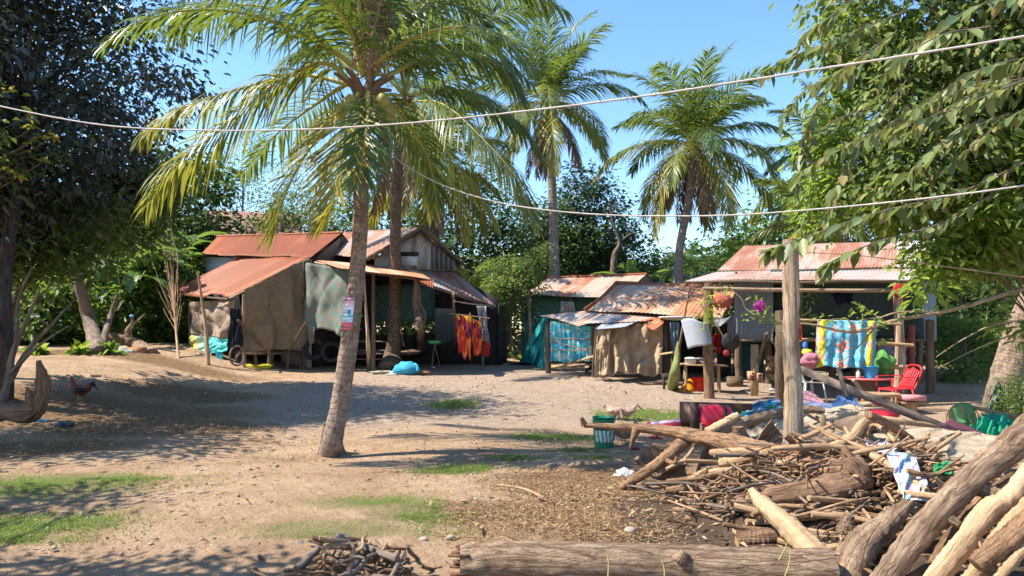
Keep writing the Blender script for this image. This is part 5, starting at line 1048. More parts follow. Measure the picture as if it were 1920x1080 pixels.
# dead tree left and curved log
log('thick curved dead limb with an upturned end at the left edge', [([(-60, 768, 10.6), (0, 770, 10.4), (55, 774, 10.3), (76, 748, 10.3), (80, 715, 10.3), (72, 676, 10.3)], [.14, .13, .14, .105, .095, .03]), ([(55, 770, 10.2), (54, 740, 10.2), (50, 725, 10.2)], [.07, .05, .01])], M_logdark, 'log', 'curved_limb')
log('multi stemmed bare sapling at the left edge', [([(-5, 790, 10.9), (10, 730, 11), (25, 660, 11), (50, 600, 11), (75, 540, 11)], [.07, .055, .04, .03, .015]), ([(15, 720, 11), (50, 660, 11.2), (95, 610, 11.2), (140, 560, 11.3)], [.045, .035, .02, .01]), ([(20, 700, 11), (70, 650, 10.8), (130, 610, 10.8)], [.03, .02, .008]), ([(30, 640, 11), (35, 560, 11.), (60, 500, 11.)], [.03, .02, .01]), ([(95, 612, 11.2), (60, 590, 11.2)], [.02, .005])], M_bark, 'sapling', 'bare_sapling')
log('fallen grey root with upright prong on the far earth mound', [([(285, 668), (260, 650, 21.0), (243, 640, 21.), (215, 632, 21.), (190, 625, 21.)], [.22, .20, .15, .13, .06]), ([(245, 642, 21.), (240, 622, 21.), (248, 606, 21.), (247, 595, 21.)], [.12, .09, .05, .03]), ([(248, 610, 21.), (262, 598, 21.), (272, 588, 21.)], [.04, .03, .01])], M_loggrey, 'root', 'driftwood_root')
c = P(247, 594, 21); mb = MB(); lathe(mb, [(0, 0), (.06, .01), (.065, .06), (.02, .08), (0, .08)], c-np.array((0, 0, .02))); tag(mb.build('blue_cup', mplastic('pale blue plastic', (.2, .36, .62))), 'pale blue cup stuck on the upright prong of the fallen root', 'cup')
mb = MB(); b = G(235, 670); blob(mb, b+np.array((0, 0, .08)), (.22, .15, .14), rough=.15, seed=3); tag(mb.build('pale_bag', mcloth('pale mint plastic', (.52, .60, .54))), 'pale crumpled bag at the foot of the fallen root', 'bag')
mb = MB(); b = G(258, 668); box(mb, b+np.array((-.2, 0, .12)), b+np.array((.2, 0, .12)), .2, .24); tag(mb.build('clay_block', mplain('orange earth', (.40, .17, .08))), 'orange clay block beside the fallen root', 'block')
# loose sticks: one mesh each
q = np.random.RandomState(11)
STK = []
for k in range(5):
    mb = MB(); l = 1.; pts = [(-.5, 0, 0), (-.15, q.uniform(-.03, .03), q.uniform(-.03, .03)), (.2, q.uniform(-.04, .04), q.uniform(-.03, .03)), (.5, q.uniform(-.02, .02), 0)]
    tube(mb, pts, [.020, .024, .019, .012], 10, 7, .07)
    if k % 2: tube(mb, [(.1, 0, 0), (.3, .08, .06)], [.012, .004], 4, 5)
    o = mb.build('loose_stick', [M_stick, M_stickgrey, M_log, M_stick, M_logdark][k]); STK.append(o)
first = set()
def stick(c, az, el, L, r, k, label, group):
    o = STK[k] if k not in first else STK[k].copy()
    if k in first: S.collection.objects.link(o)
    first.add(k); o.location = Vector([float(x) for x in c]); o.rotation_euler = (q.uniform(0, 6), -el, az); o.scale = (L, r, r); tag(o, label, 'stick', group)
def pile_h(x, y): return .56*math.exp(-(((x-3.05)/1.15)**2+((y-6.0)/1.1)**2))+.25*math.exp(-(((x-2.2)/.5)**2+((y-6.3)/.5)**2))
LB, GR = 'loose dry stick in the big woodpile at lower right', 'loose sticks of the woodpile'
nst = 0
for i in range(3000):
    if nst >= 215: break
    x = q.normal()*.62+3.0; y = q.normal()*.5+6.35
    if x < 1.6 or y > 7.4 or y < 5.55 or x > .66*y: continue
    if x < 2.75 and y < 6.2: continue
    nst += 1
    z = gz(x, y)+pile_h(x, y)*q.uniform(.25, 1.02)+.02
    stick((x, y, z), q.normal()*.45+(.15 if q.uniform() < .7 else 1.1), q.normal()*.13, q.uniform(.3, 1.5)*(1 if i % 3 else .7), q.uniform(.22, 1.15)*(1 if i % 4 else 1.5), q.randint(5), LB, GR)
for (px, py, d, az, el, L, r, k) in ((1560, 960, 5.6, .08, .06, 1.15, 1.3, 0), (1600, 945, 5.7, .0, .02, 1.3, 1.1, 3), (1545, 975, 5.5, .1, .0, 1.2, 1.2, 0), (1660, 955, 5.5, -.12, .0, 1.0, 1.1, 3), (1530, 940, 5.7, .9, .45, .8, 1.2, 3), (1555, 945, 5.7, .9, .5, .75, 1.1, 0), (1470, 905, 6.0, .3, .25, .7, 1.2, 3),
        (1745, 960, 5.4, -.4, -.1, .8, 1.2, 3), (1800, 880, 5.7, .2, .2, .5, 1.1, 0), (1680, 880, 5.8, .9, .3, .9, .9, 4), (1440, 890, 6.3, .4, .25, .6, 1., 3), (1290, 850, 7.2, .5, .45, .6, .9, 0), (1350, 885, 6.8, .3, .2, .7, 1.3, 0), (1820, 930, 4.9, -.8, .1, .9, 1.1, 3), (1850, 990, 4.5, .6, .3, .8, 1.4, 3), (1880, 1040, 4.3, .7, .3, .7, 1.6, 0), (1750, 1060, 4.5, .5, .2, .7, 1.3, 4)):
    stick(P(px, py, d), az, el, L, r, k, LB, GR)
for i in range(60):
    x = q.uniform(2.0, 3.7); y = q.uniform(4.95, 5.6)
    stick((x, y, q.uniform(.03, .10+.24*sm((y-4.8)/.6)*sm((x-1.7)/.6))), q.normal()*.3, q.normal()*.08, q.uniform(.4, 1.2), q.uniform(.4, 1.2), q.randint(5), LB, GR)
for i in range(34):
    x = q.normal()*.6+3.1; y = q.normal()*.45+6.3
    if x < 2.0 or y > 7.4 or y < 5.5 or x > .66*y: x, y = 3.2+.5*q.uniform(-1, 1), 6.6+.5*q.uniform(-1, 1)
    z = pile_h(x, y)*q.uniform(.7, 1.15)+.05; a = q.uniform(-.5, .9) if i % 3 else q.uniform(1.2, 2.4); e = q.normal()*.22; L = q.uniform(.6, 1.6); dv = np.array((math.cos(a)*math.cos(e), math.sin(a)*math.cos(e), math.sin(e)))*L/2; c = np.array((x, y, z)); r = q.uniform(.018, .045)
    mb = MB(); b1 = c+q.normal(size=3)*.07*L; tube(mb, [c-dv, (c-dv+b1)/2+q.normal(size=3)*.03, b1, (c+dv+b1)/2+q.normal(size=3)*.04, c+dv], [r, r*1.05, r*.9, r*.7, r*.4], 26, 9, .07)
    k_ = b1+nrm(dv+q.normal(size=3)*.35)*.3*L; tube(mb, [b1, (b1+k_)/2+q.normal(size=3)*.02, k_], [r*.6, r*.4, r*.12], 10, 6, .06)
    tag(mb.build('crooked_branch', [M_log, M_stick, M_loggrey, M_stick][i % 4]), 'crooked forked branch lying among the thin sticks of the woodpile', 'branch', 'crooked branches in the woodpile')
mb = MB()
for i in range(2600):
    x = q.normal()*.8+3.1; y = q.normal()*.7+6.1
    if x < 1.4 or y > 7.9 or y < 4.95 or x > .70*y or (x < 2.2 and y < 5.7): continue
    z = gz(x, y)+pile_h(x, y)*q.uniform(.2, 1.05)*(1 if y > 5.6 else .8)+.01; L = q.uniform(.12, .8); a = q.normal()*.6+(0 if q.uniform() < .6 else 1.2); e = q.normal()*.22; dv = np.array((math.cos(a)*math.cos(e), math.sin(a)*math.cos(e), math.sin(e)))*L/2; c = np.array((x, y, z)); r = q.uniform(.004, .014)
    tube(mb, [c-dv, c+q.normal(size=3)*.03*L, c+dv], [r, r*1.05, r*.6], 4, 5, m=q.randint(3))
tag(mb.build('brushwood', [M_stick, M_stickgrey, M_log]), 'tangle of thin broken twigs between the loose sticks of the woodpile', 'brushwood', kind='stuff')
c0 = G(655, 1085)
for i in range(75):
    x = c0[0]+q.normal()*.22; y = c0[1]+q.normal()*.16; z = .03+.20*math.exp(-((x-c0[0])/.28)**2-((y-c0[1])/.3)**2)*q.uniform(.2, 1.1)
    stick((x, y, z), q.uniform(0, 3.1), q.normal()*.25, q.uniform(.12, .4), q.uniform(.35, .8), [1, 1, 0, 4, 2][q.randint(5)], 'short broken stick in the small heap at the bottom edge', 'sticks of the small heap')
log('dark square ended stick rising left from the small stick heap', [([(634, 1004, 4.9), (690, 1028, 4.75), (745, 1048, 4.6)], [.024, .024, .026])], M_stickgrey, 'stick', 'long_stick', sides=8)
log('grey stick leaning left out of the small stick heap', [([(596, 1030, 4.75), (556, 1068, 4.55)], [.022, .026])], M_stickgrey, 'stick', 'long_stick', sides=8)
log('greenish stick leaning right out of the small stick heap', [([(758, 1036, 4.75), (732, 1085, 4.4)], [.014, .016])], M_stickgrey, 'stick', 'long_stick', sides=8)
# dark bed of bark and soil under the pile
mb = MB(); xs = np.linspace(.9, 4.8, 70); ys = np.linspace(4.4, 7.8, 60); X, Y = np.meshgrid(xs, ys)
Z = np.vectorize(pile_h)(X, Y)*.62; Z = Z+.05*np.sin(X*9+Y*4)*np.sin(Y*8-X*3)*np.minimum(1, Z*8); Z = gh(X, Y)+Z-.02
grid_solid(mb, np.stack([X, Y, Z], -1), .01, np.stack([X, Y], -1)); tag(mb.build('bark_mound', mplain('bark rubble', (.13, .085, .055), .95, .5, 14, 1., bd=.05)), 'mound of dark bark rubble under the sticks', 'rubble', kind='stuff')
mb = MB(); n = 1600; x = q.normal(size=n)*.8+2.8; y = q.normal(size=n)*.6+6.0; z = gh(x, y)+.62*(.56*np.exp(-(((x-3.05)/1.15)**2+((y-6.0)/1.1)**2))+.25*np.exp(-(((x-2.2)/.5)**2+((y-6.3)/.5)**2)))+q.uniform(0, .05, n)
leaves(mb, np.stack([x, y, z], -1), .11, dirs=np.stack([q.normal(size=n), q.normal(size=n), q.normal(size=n)*.2], -1), droop=0, wide=.22, simple=True, q=q); tag(mb.build('bark_chips', M_lit), 'bark chips and splinters between the sticks of the pile', 'bark chips', kind='stuff')
# tarpaulin heap behind the pile
def sheet_heap(name, label, cat, pts, mat, h=.1, seed=0, r=40, c=60, folds=5, under=.03):
    mb = MB(); g = bil(*pts, r, c); qq = np.random.RandomState(seed); u = np.linspace(0, 1, c)[None]; v = np.linspace(0, 1, r)[:, None]; d = 0
    for k in range(8): fx, fy = qq.uniform(-folds, folds, 2); w_ = np.sin(u*fx*1.6+v*fy*1.6+qq.uniform(0, 6)+.8*np.sin(v*3+k)); d = d+(1-np.abs(w_))**2*qq.uniform(.2, 1)*(1 if k < 4 else .4)
    g[..., 2] += d/4*h; g[..., 1] += h*.3*np.sin(d*3); grid_solid(mb, g, .006); return tag(mb.build(name, mat), label, cat)
M_beige = mcloth('dirty beige tarpaulin', (.56, .45, .33), (.46, .36, .26), dirt=.55)
def PZ(px, py, d): return P(px, py, d)
sheet_heap('tarpaulin_heap', 'large dirty beige tarpaulin crumpled over the heap right of the tall post', 'tarpaulin', [PZ(1560, 792, 8.9), PZ(1900, 832, 8.2), PZ(1890, 945, 6.1), PZ(1690, 880, 6.9)], M_beige, .30, 4, folds=3)
sheet_heap('tarpaulin_heap', 'beige tarpaulin bulging left of the broken orange stick', 'tarpaulin', [PZ(1500, 770, 9.2), PZ(1625, 775, 9.0), PZ(1640, 842, 7.4), PZ(1495, 845, 7.6)], M_beige, .25, 7, folds=3)
sheet_heap('tarpaulin_heap', 'grey beige tarpaulin left of the tall post behind the forked branch', 'tarpaulin', [PZ(1395, 790, 8.6), PZ(1478, 785, 8.8), PZ(1480, 865, 7.4), PZ(1340, 845, 7.8)], mcloth('grey beige tarp', (.42, .36, .29), (.3, .25, .2), dirt=.5), .2, 12)
mb = MB(); blob(mb, P(1466, 826, 8.3), (.14, .14, .19), 18, 22, .05, seed=8); tag(mb.build('round_jug', mplastic('cream plastic jug', (.66, .56, .38), .5)), 'round cream jug half hidden left of the tall post', 'jug')
mb = MB()
for k in range(46):
    u = k/45.; a = P(1560+40*u, 792+26*u, 8.3-.6*u); b = P(1700+25*u, 822+20*u, 7.5-.5*u); m = (a+b)/2+np.array((0, 0, .12+.03*math.sin(k)))
    n = spline([a, m, b], 9); s_ = np.array((0, .02, .012)); grid_solid(mb, np.stack([n-s_, n+s_], 1), .003)
tag(mb.build('dry_palm_fronds', mplain('dry dark frond', (.17, .12, .085), .8, .5, 6)), 'fan of dry dark palm leaf strips on the beige tarpaulin', 'palm leaves')
mb = MB()
for k in range(40):
    u = k/39.; a = P(1600+80*u, 787+2*u, 8.7); b = a+np.array((rs.uniform(-.04, .08), -.12, -.08-rs.uniform(0, .05))); tube(mb, [a, b], [.016, .003], 3, 4)
tag(mb.build('ragged_fringe', M_stickgrey), 'grey ragged fringe of old thatch under the blue cloth', 'thatch')
sheet_heap('blue_cloth', 'blue cloth tented over the heap at the foot of the grey slat', 'cloth', [PZ(1572, 742, 9.5), PZ(1596, 742, 9.5), PZ(1634, 780, 9.0), PZ(1545, 780, 9.1)], mcloth('denim blue', (.10, .20, .42)), .03, 3)
sheet_heap('white_blue_cloth', 'pale blue and white cloth spread just right of the tall post', 'cloth', [PZ(1502, 755, 9.9), PZ(1572, 757, 9.8), PZ(1570, 778, 9.0), PZ(1503, 774, 9.0)], mcloth('white blue cloth', (.62, .65, .74), (.30, .40, .68), scale=9), .05, 5)
sheet_heap('pink_cloth', 'pink speckled cloth behind the pale blue cloth', 'cloth', [PZ(1502, 733, 10.4), PZ(1522, 735, 10.4), PZ(1548, 756, 10.), PZ(1502, 756, 10.)], mcloth('pink speckle', (.68, .26, .32), (.75, .45, .5), scale=20), .04, 6)
mb = MB(); blob(mb, P(1648, 777, 9.6), (.25, .2, .07), 16, 24, .03, seed=2); tag(mb.build('red_cushion', mplastic('red vinyl', (.60, .02, .04), .4, .08)), 'flat bright red cushion right of the blue cloth', 'cushion')
mb = MB(); box(mb, P(1594, 764, 10.2), P(1655, 764, 10.2), .3, .012); box(mb, P(1612, 757, 10.3), P(1640, 755, 10.3), .2, .03); tag(mb.build('cardboard', mplain('cardboard', (.40, .30, .20))), 'flattened cardboard beneath the stick bench', 'cardboard')
A, B = P(1775, 802, 9.0), P(1848, 832, 8.7); mb = MB(); g = bil(P(1780, 790, 9.1), P(1852, 822, 8.8), P(1834, 842, 8.4), P(1760, 806, 8.7), 8, 20); grid_solid(mb, g, .09); tag(mb.build('maroon_board', mplastic('maroon vinyl', (.11, .025, .03), .35, .2)), 'maroon padded board lying below the green fishing net', 'board')
mb = MB(); g = bil(P(1748, 812, 8.5), P(1826, 838, 8.2), P(1818, 850, 8.0), P(1742, 820, 8.3), 8, 20); grid_solid(mb, g, .03); tag(mb.build('blue_board', mpattern('light blue print', (.20, .52, .72), [(.5, .66, .7), (.08, .25, .4)], 14)), 'thin light blue patterned mat beside the maroon board', 'mat')
M_mix = mpattern('pastel towel', (.30, .58, .58), [(.70, .70, .40), (.62, .36, .48), (.30, .36, .62), (.66, .70, .72)], 4, thr=.48)
sheet_heap('pastel_towel', 'pastel striped towel trailing down through the sticks', 'towel', [PZ(1662, 848, 5.7), PZ(1718, 856, 5.7), PZ(1748, 945, 5.1), PZ(1696, 940, 5.1)], M_mix, .07, 8)
sheet_heap('pastel_towel', 'lilac and green towel along the top of the sticks', 'towel', [PZ(1615, 826, 6.2), PZ(1675, 834, 6.2), PZ(1705, 868, 5.7), PZ(1640, 854, 5.9)], mpattern('lilac towel', (.58, .48, .62), [(.50, .68, .60), (.72, .5, .55)], 4, thr=.5), .06, 9)
sheet_heap('green_plastic', 'small torn green plastic sheet at the right of the sticks', 'plastic', [PZ(1752, 872, 5.7), PZ(1782, 864, 5.8), PZ(1784, 890, 5.6), PZ(1750, 894, 5.6)], mcloth('green plastic sheet', (.06, .42, .16), rough=.4), .02, 10)
for (px, py, d, w, lab) in ((1550, 832, 7.3, 26, 'turquoise plastic scrap under the orange stick, upper one'), (1553, 856, 6.9, 14, 'turquoise plastic scrap lower in the sticks'), (1622, 885, 6.4, 8, 'small turquoise scrap left of the pastel towel')):
    sheet_heap('plastic_scrap', lab, 'plastic', [PZ(px-w/2, py-6, d), PZ(px+w/2, py-6, d), PZ(px+w/2, py+6, d-.1), PZ(px-w/2, py+6, d-.1)], mcloth('turq plastic', (.06, .50, .66), rough=.4), .03, px)
# brown trough with red tubs
c = P(1275, 755, 8.9)
t = thing('wooden_trough', P(1340, 810, 8.6), 'open dark brown wooden crate holding the red plastic case, left of the tall post', 'crate')
for (a, b, zt, zb) in ((P(1276, 753, 9.3), P(1410, 757, 9.2), None, None),):
    mb = MB(); g = np.stack([np.stack([P(1276, 753, 9.3), P(1410, 757, 9.2)]), np.stack([P(1276, 815, 9.3), P(1410, 819, 9.2)])]); grid_solid(mb, g, .025, np.stack(np.meshgrid([0, 1], [0, .4]), -1)); mb.build('back_panel', mbark('brown panel', (.14, .075, .05), (.10, .055, .035), along=.1), t)
mb = MB(); g = np.stack([np.stack([P(1276, 753, 9.29), P(1299, 756, 8.8)]), np.stack([P(1276, 792, 9.29), P(1299, 795, 8.8)])]); grid_solid(mb, g, .025); mb.build('side_panel', mplain('brown panel side', (.20, .11, .07)), t)
mb = MB(); box(mb, P(1302, 754, 8.75), P(1302, 818, 8.7), .09, .05, up=(0, 1, 0)); mb.build('corner_post', mplain('dark corner post', (.05, .03, .025)), t)
t = thing('red_case', P(1335, 790, 8.7), 'glossy red plastic case with a black strap inside the brown crate', 'case')
mb = MB(); c = P(1337, 785, 8.85); u = np.linspace(0, 2*math.pi, 40, endpoint=True); prof = [(0.02, -.2), (.9, -.2), (1, -.17), (1, .0), (.97, .02), (.88, .13), (.7, .16), (0.02, .165)]
g = []
for (k, z) in prof: sq = (np.abs(np.cos(u))**4+np.abs(np.sin(u))**4)**-.25; g.append(np.stack([c[0]+k*.22*np.cos(u)*sq, c[1]+k*.16*np.sin(u)*sq, np.full_like(u, c[2]+z)], -1))
grid_solid(mb, np.array(g)[::-1], .008); mb.build('body', mplastic('glossy red', (.62, .02, .045), .22, .1), t)
mb = MB(); x = c[0]+.10; sp = spline([(x, c[1]-.165, c[2]-.2), (x, c[1]-.172, c[2]), (x, c[1]-.12, c[2]+.16), (x, c[1]+.1, c[2]+.17)], 16); grid_solid(mb, np.stack([sp-np.array((.022, 0, 0)), sp+np.array((.022, 0, 0))], 1), .008); mb.build('strap', M_dark, t)
t = thing('red_tray', P(1245, 797, 8.8), 'flat red box with white lid left of the brown crate', 'box'); a, b = P(1213, 799, 8.9), P(1276, 795, 8.8)
mb = MB(); box(mb, a, b, .22, .055); mb.build('body', mplastic('tray red', (.55, .02, .06)), t); mb = MB(); box(mb, a+np.array((.06, 0, .036)), b+np.array((0, 0, .040)), .21, .014); mb.build('lid', mpattern('lid print', (.68, .66, .72), [(.20, .10, .50), (.66, .2, .3)], 8), t)
sheet_heap('blue_green_bag', 'blue and green plastic bags heaped left of the two posts', 'bags', [PZ(1395, 765, 9.4), PZ(1462, 750, 9.6), PZ(1468, 778, 9.2), PZ(1385, 800, 8.8)], mpattern('bag colours', (.04, .32, .55), [(.05, .30, .12), (.45, .50, .58), (.12, .2, .35)], 3, thr=.47), .12, 20)
mb = MB(); blob(mb, P(1378, 785, 8.8), (.12, .1, .06), rough=.2, seed=3); tag(mb.build('white_rag', mcloth('dirty white rag', (.55, .53, .55))), 'dirty white rag at the upper end of the pale sawn branch', 'rag')
# curved bark sheets and litter in the pile
for i, (px, py, d, l, w, az) in enumerate(((1372, 850, 7.6, .35, .12, 1.0), (1430, 830, 7.8, .4, .12, .9), (1322, 870, 7.4, .3, .1, 1.1), (1232, 872, 7.6, .35, .13, 2.3), (1255, 890, 7.3, .3, .10, .3))):
    c = P(px, py, d); n = 10; uu = np.linspace(-1, 1, n); vv = np.linspace(-1, 1, 14); A, B = np.meshgrid(uu, vv); ax_ = np.array((math.cos(az)*.7, .2, math.sin(az)*.75)); bx = nrm(np.cross(ax_, (0, 1., .2))); cx = nrm(np.cross(ax_, bx))
    g = c+(B*l/1.4)[..., None]*ax_+(A*w)[..., None]*bx+((A**2)*w*.8+.05*B**2)[..., None]*cx; mb = MB(); grid_solid(mb, g, .012, np.stack([A*w, B*l], -1)); tag(mb.build('bark_sheet', M_loggrey), 'curled sheet of grey bark in the left part of the pile', 'bark', 'curled bark sheets')
def scrap(px, py, a, b, h, col, label, name='plastic_scrap', cat='litter'):
    c = G(px, py); mb = MB(); blob(mb, c+np.array((0, 0, h*.4)), (a, b, h), 12, 18, .28, seed=px); tag(mb.build(name, mcloth('scrap %d' % px, col, rough=.5)), label, cat)
scrap(1172, 893, .09, .05, .04, (.72, .72, .72), 'crumpled clear plastic bottle at the tip of the forked branch', 'crushed_bottle', 'bottle')
scrap(1228, 822, .07, .04, .03, (.62, .08, .12), 'crumpled pinkish red wrapper left of the stub log')
scrap(1190, 842, .06, .03, .02, (.55, .07, .08), 'small red wrapper beside the green bucket')
scrap(1262, 875, .08, .05, .04, (.62, .60, .56), 'whitish crumpled bag under the forked branch')
scrap(1312, 925, .04, .03, .02, (.6, .18, .3), 'pink wrapper left of the grey plank log')
scrap(1312, 957, .04, .03, .02, (.75, .75, .72), 'white scrap at the tip of the hooked root')
scrap(1428, 960, .07, .02, .02, (.72, .78, .78), 'pale bottle under the hooked root', 'crushed_bottle', 'bottle')
scrap(1440, 1018, .06, .04, .03, (.6, .62, .66), 'pale scrap behind the long bottom log')
scrap(120, 800, .10, .07, .05, (.10, .14, .18), 'dark bluish cloth lump beside the curved dead limb', 'cloth_lump', 'cloth')
scrap(85, 792, .12, .06, .04, (.03, .14, .22), 'dark teal rag under the curved dead limb', 'rag', 'rag')
scrap(1375, 745, .05, .04, .015, (.10, .35, .62), 'small light blue scrap on the gravel before the kitchen')
scrap(1338, 750, .03, .03, .01, (.60, .38, .45), 'tiny pink scrap on the gravel before the kitchen')
scrap(990, 712, .06, .05, .01, (.7, .7, .66), 'small white scrap on the gravel before the turquoise net')
scrap(1265, 722, .2, .1, .05, (.4, .22, .2), 'heap of reddish scraps at the foot of the thin crooked pole', 'scraps', 'scraps')
scrap(1235, 720, .35, .15, .06, (.16, .11, .08), 'low heap of dark earth left of the thin crooked pole', 'earth_heap', 'earth')
scrap(1405, 733, .14, .06, .03, (.05, .07, .12), 'dark sandal under the leaning pole', 'sandal', 'sandal')
scrap(1452, 732, .10, .06, .03, (.55, .57, .65), 'white crumpled bag behind the shorter dark post')
scrap(568, 1022,   .04, .03, .015, (.28, .25, .25), 'small grey crumpled scrap left of the small stick heap')
mb = MB(); tube(mb, [G(932, 912)+np.array((0, 0, .015)), G(980, 920)+np.array((0, 0, .02)), G(1020, 936)+np.array((0, 0, .015))], .012, 10, 6, .05); tag(mb.build('thin_stick', M_stick), 'thin straight stick lying alone on bare ground', 'stick')
for (px, py, s_) in ((843, 1012, .03), (1182, 1000, .035), (905, 992, .02), (795, 1015, .03), (1225, 1060, .0)):
    if s_: c = G(px, py); mb = MB(); blob(mb, c+np.array((0, 0, s_*.5)), (s_*1.3, s_, s_*.8), 8, 10, .1, seed=px); tag(mb.build('stone', mplain('pale stone', (.36, .29, .23))), 'small pale stone on the bare foreground earth', 'stone', 'pale stones in the foreground')
# ---------------- palms, trees, wires ----------------
def PP(l): return [P(*a) for a in l]
cen = P(684, 165, 9.4)
E1 = [
 dict(pts=PP([(668, 165, 9.4), (610, 118, 9.2), (520, 155, 8.9), (411, 245, 8.6), (325, 315, 8.5), (276, 388, 8.5)]), L0=1.00, nl=71, droop=0.67, width=.030, yellow=.22, mat=[M_frondy, M_rachis]),
 dict(pts=PP([(665, 160, 9.5), (560, 140, 9.9), (445, 168, 10.2), (330, 208, 10.4), (262, 262, 10.5)]), L0=0.88, nl=64, droop=0.77, width=.030, yellow=.42, mat=[M_frondy, M_rachis]),
 dict(pts=PP([(670, 150, 9.6), (607, 80, 9.8), (500, 14, 10.), (380, 18, 10.2), (318, 62, 10.3)]), L0=1.00, nl=68, droop=0.65, width=.030, yellow=.12),
 dict(pts=PP([(672, 175, 9.3), (655, 215, 8.9), (642, 290, 8.6), (625, 370, 8.5), (612, 415, 8.5)]), L0=.85, nl=68, droop=.13, width=.030, yellow=.75, mat=[M_frondy, M_rachis]),
 dict(pts=PP([(665, 180, 9.5), (610, 240, 9.4), (560, 310, 9.2), (525, 390, 9.1), (515, 440, 9.1)]), L0=.95, nl=64, droop=.16, width=.030, yellow=.4, mat=[M_frondy, M_rachis]),
 dict(pts=PP([(690, 175, 9.2), (690, 215, 8.7), (682, 280, 8.4), (672, 350, 8.3)]), L0=0.65, nl=51, droop=.2, width=.030, yellow=.25),
 dict(pts=PP([(700, 160, 9.6), (790, 110, 9.8), (880, 100, 9.9), (940, 125, 10.), (985, 185, 10.)]), L0=0.88, nl=64, droop=0.74, width=.030, yellow=.0),
 dict(pts=PP([(695, 150, 9.6), (760, 50, 9.8), (850, -30, 10.), (960, -40, 10.2), (1060, 20, 10.2)]), L0=1.00, nl=64, droop=0.70, width=.030, yellow=.05),
 dict(pts=PP([(690, 140, 9.5), (700, 40, 9.4), (720, -80, 9.2), (760, -150, 9.)]), L0=0.95, nl=60, droop=0.53, width=.030, yellow=.0),
 dict(pts=PP([(680, 140, 9.6), (640, 20, 9.8), (580, -80, 10.), (500, -110, 10.2), (420, -60, 10.4)]), L0=1.00, nl=64, droop=0.70, width=.030, yellow=.1),
 dict(pts=PP([(680, 140, 9.3), (660, 60, 8.9), (600, -20, 8.5), (500, -60, 8.2), (400, -20, 8.0)]), L0=1.00, nl=64, droop=0.74, width=.030, yellow=.15),
 dict(pts=PP([(690, 150, 9.7), (750, 20, 10.2), (840, -60, 10.8), (930, -40, 11.2)]), L0=0.95, nl=60, droop=0.70, width=.030, yellow=.0),
 dict(pts=PP([(690, 140, 9.7), (730, 60, 10.), (800, 10, 10.5), (880, 20, 11.), (930, 70, 11.)]), L0=0.95, nl=60, droop=0.70, width=.030, yellow=.0),
 dict(pts=PP([(695, 165, 9.7), (740, 200, 10.), (800, 290, 10.4), (820, 380, 10.6)]), L0=0.77, nl=56, droop=0.53, width=.030, yellow=.3),
 dict(pts=PP([(660, 150, 9.9), (600, 190, 10.6), (520, 250, 11.2), (450, 330, 11.5)]), L0=0.82, nl=56, droop=0.59, width=.030, yellow=.3),
 dict(pts=PP([(685, 140, 9.5), (672, 70, 9.5), (668, -10, 9.5), (640, -80, 9.4)]), L0=0.82, nl=56, droop=0.29, width=.030, yellow=.0)]
E1b = [dict(pts=PP([(700, 185, 9.3), (716, 230, 9.2), (718, 310, 9.2), (700, 400, 9.2)]), L0=.5, nl=46, droop=1.6, width=.025, mat=[M_frondd, M_rachisd], gap=.15),
       dict(pts=PP([(690, 150, 9.3), (696, 80, 9.1), (712, 10, 9.), (722, -40, 9.)]), L0=.5, nl=46, droop=1.4, width=.025, mat=[M_frondd, M_rachisd], gap=.1)]
T1 = palm('coconut_palm', 'nearest coconut palm with leaning trunk, a poster tied round it', [G(620, 850)+np.array((0, 0, -.06)), P(625, 820, 9.3), P(640, 740, 9.35), P(656, 630, 9.35), P(672, 480, 9.4), P(678, 340, 9.4), P(684, 175, 9.4)],
          [.16, .125, .115, .112, .10, .092, .10], 9, 3.4, 1, M_palmbark, L0=.85, nl=66, width=.03, skip=lambda a, e: e < R(18), yl=.1, dead=0, nuts=7, explicit=E1+E1b)
# flare of roots at the foot
mb = MB(); b = G(621, 848)
for k in range(22): a = k*.2856+rs.uniform(-.1, .1); tube(mb, [b+np.array((math.cos(a)*.085, math.sin(a)*.085, .28+rs.uniform(0, .1))), b+np.array((math.cos(a)*.13, math.sin(a)*.13, .08)), b+np.array((math.cos(a)*.19, math.sin(a)*.19, -.03))], [.02, .03, .015], 6, 6, .08)
mb.build('root_flare', M_palmbark, T1)
# poster
pc = P(657, 588, 9.35); t = thing('poster', P(660, 590, 9.2), 'pink and blue printed poster wrapped round the leaning palm trunk', 'poster')
def trunk_at(z):
    pts = [P(640, 740, 9.35), P(656, 630, 9.35), P(672, 480, 9.4)]; s_ = spline(pts, 80); i = np.argmin(np.abs(s_[:, 2]-z)); return s_[i]
mt = NT('poster print'); uv = mt.coord('UV'); sx = mt.n('SeparateXYZ', None, Vector=uv)
k = mt.ramp(sx.outputs[1], [(0., (.62, .30, .38)), (.16, (.70, .45, .55)), (.28, (.68, .68, .74)), (.42, (.66, .70, .80)), (.60, (.50, .68, .78)), (.77, (.52, .68, .80)), (.78, (.62, .10, .13)), (.95, (.66, .18, .20))])
blk = mt.math('MULTIPLY', mt.math('MULTIPLY', mt.math('GREATER_THAN', sx.outputs[0], .60), mt.math('LESS_THAN', sx.outputs[0], .82)), mt.math('MULTIPLY', mt.math('GREATER_THAN', sx.outputs[1], .38), mt.math('LESS_THAN', sx.outputs[1], .55))); k = mt.mix(blk, k, (.02, .28, .50))
M_poster = mt.out(mt.bsdf(k, .6))
z0, z1 = P(0, 617, 9.35)[2], P(0, 560, 9.35)[2]
zz = np.linspace(z1, z0, 14); an = np.linspace(R(-160), R(-72), 16); g = np.array([[trunk_at(z)+np.array((.124*math.cos(a), .124*math.sin(a), 0)) for a in an] for z in zz]); mb = MB(); grid_solid(mb, g, .002); mb.build('sheet', M_poster, t)
mb = MB()
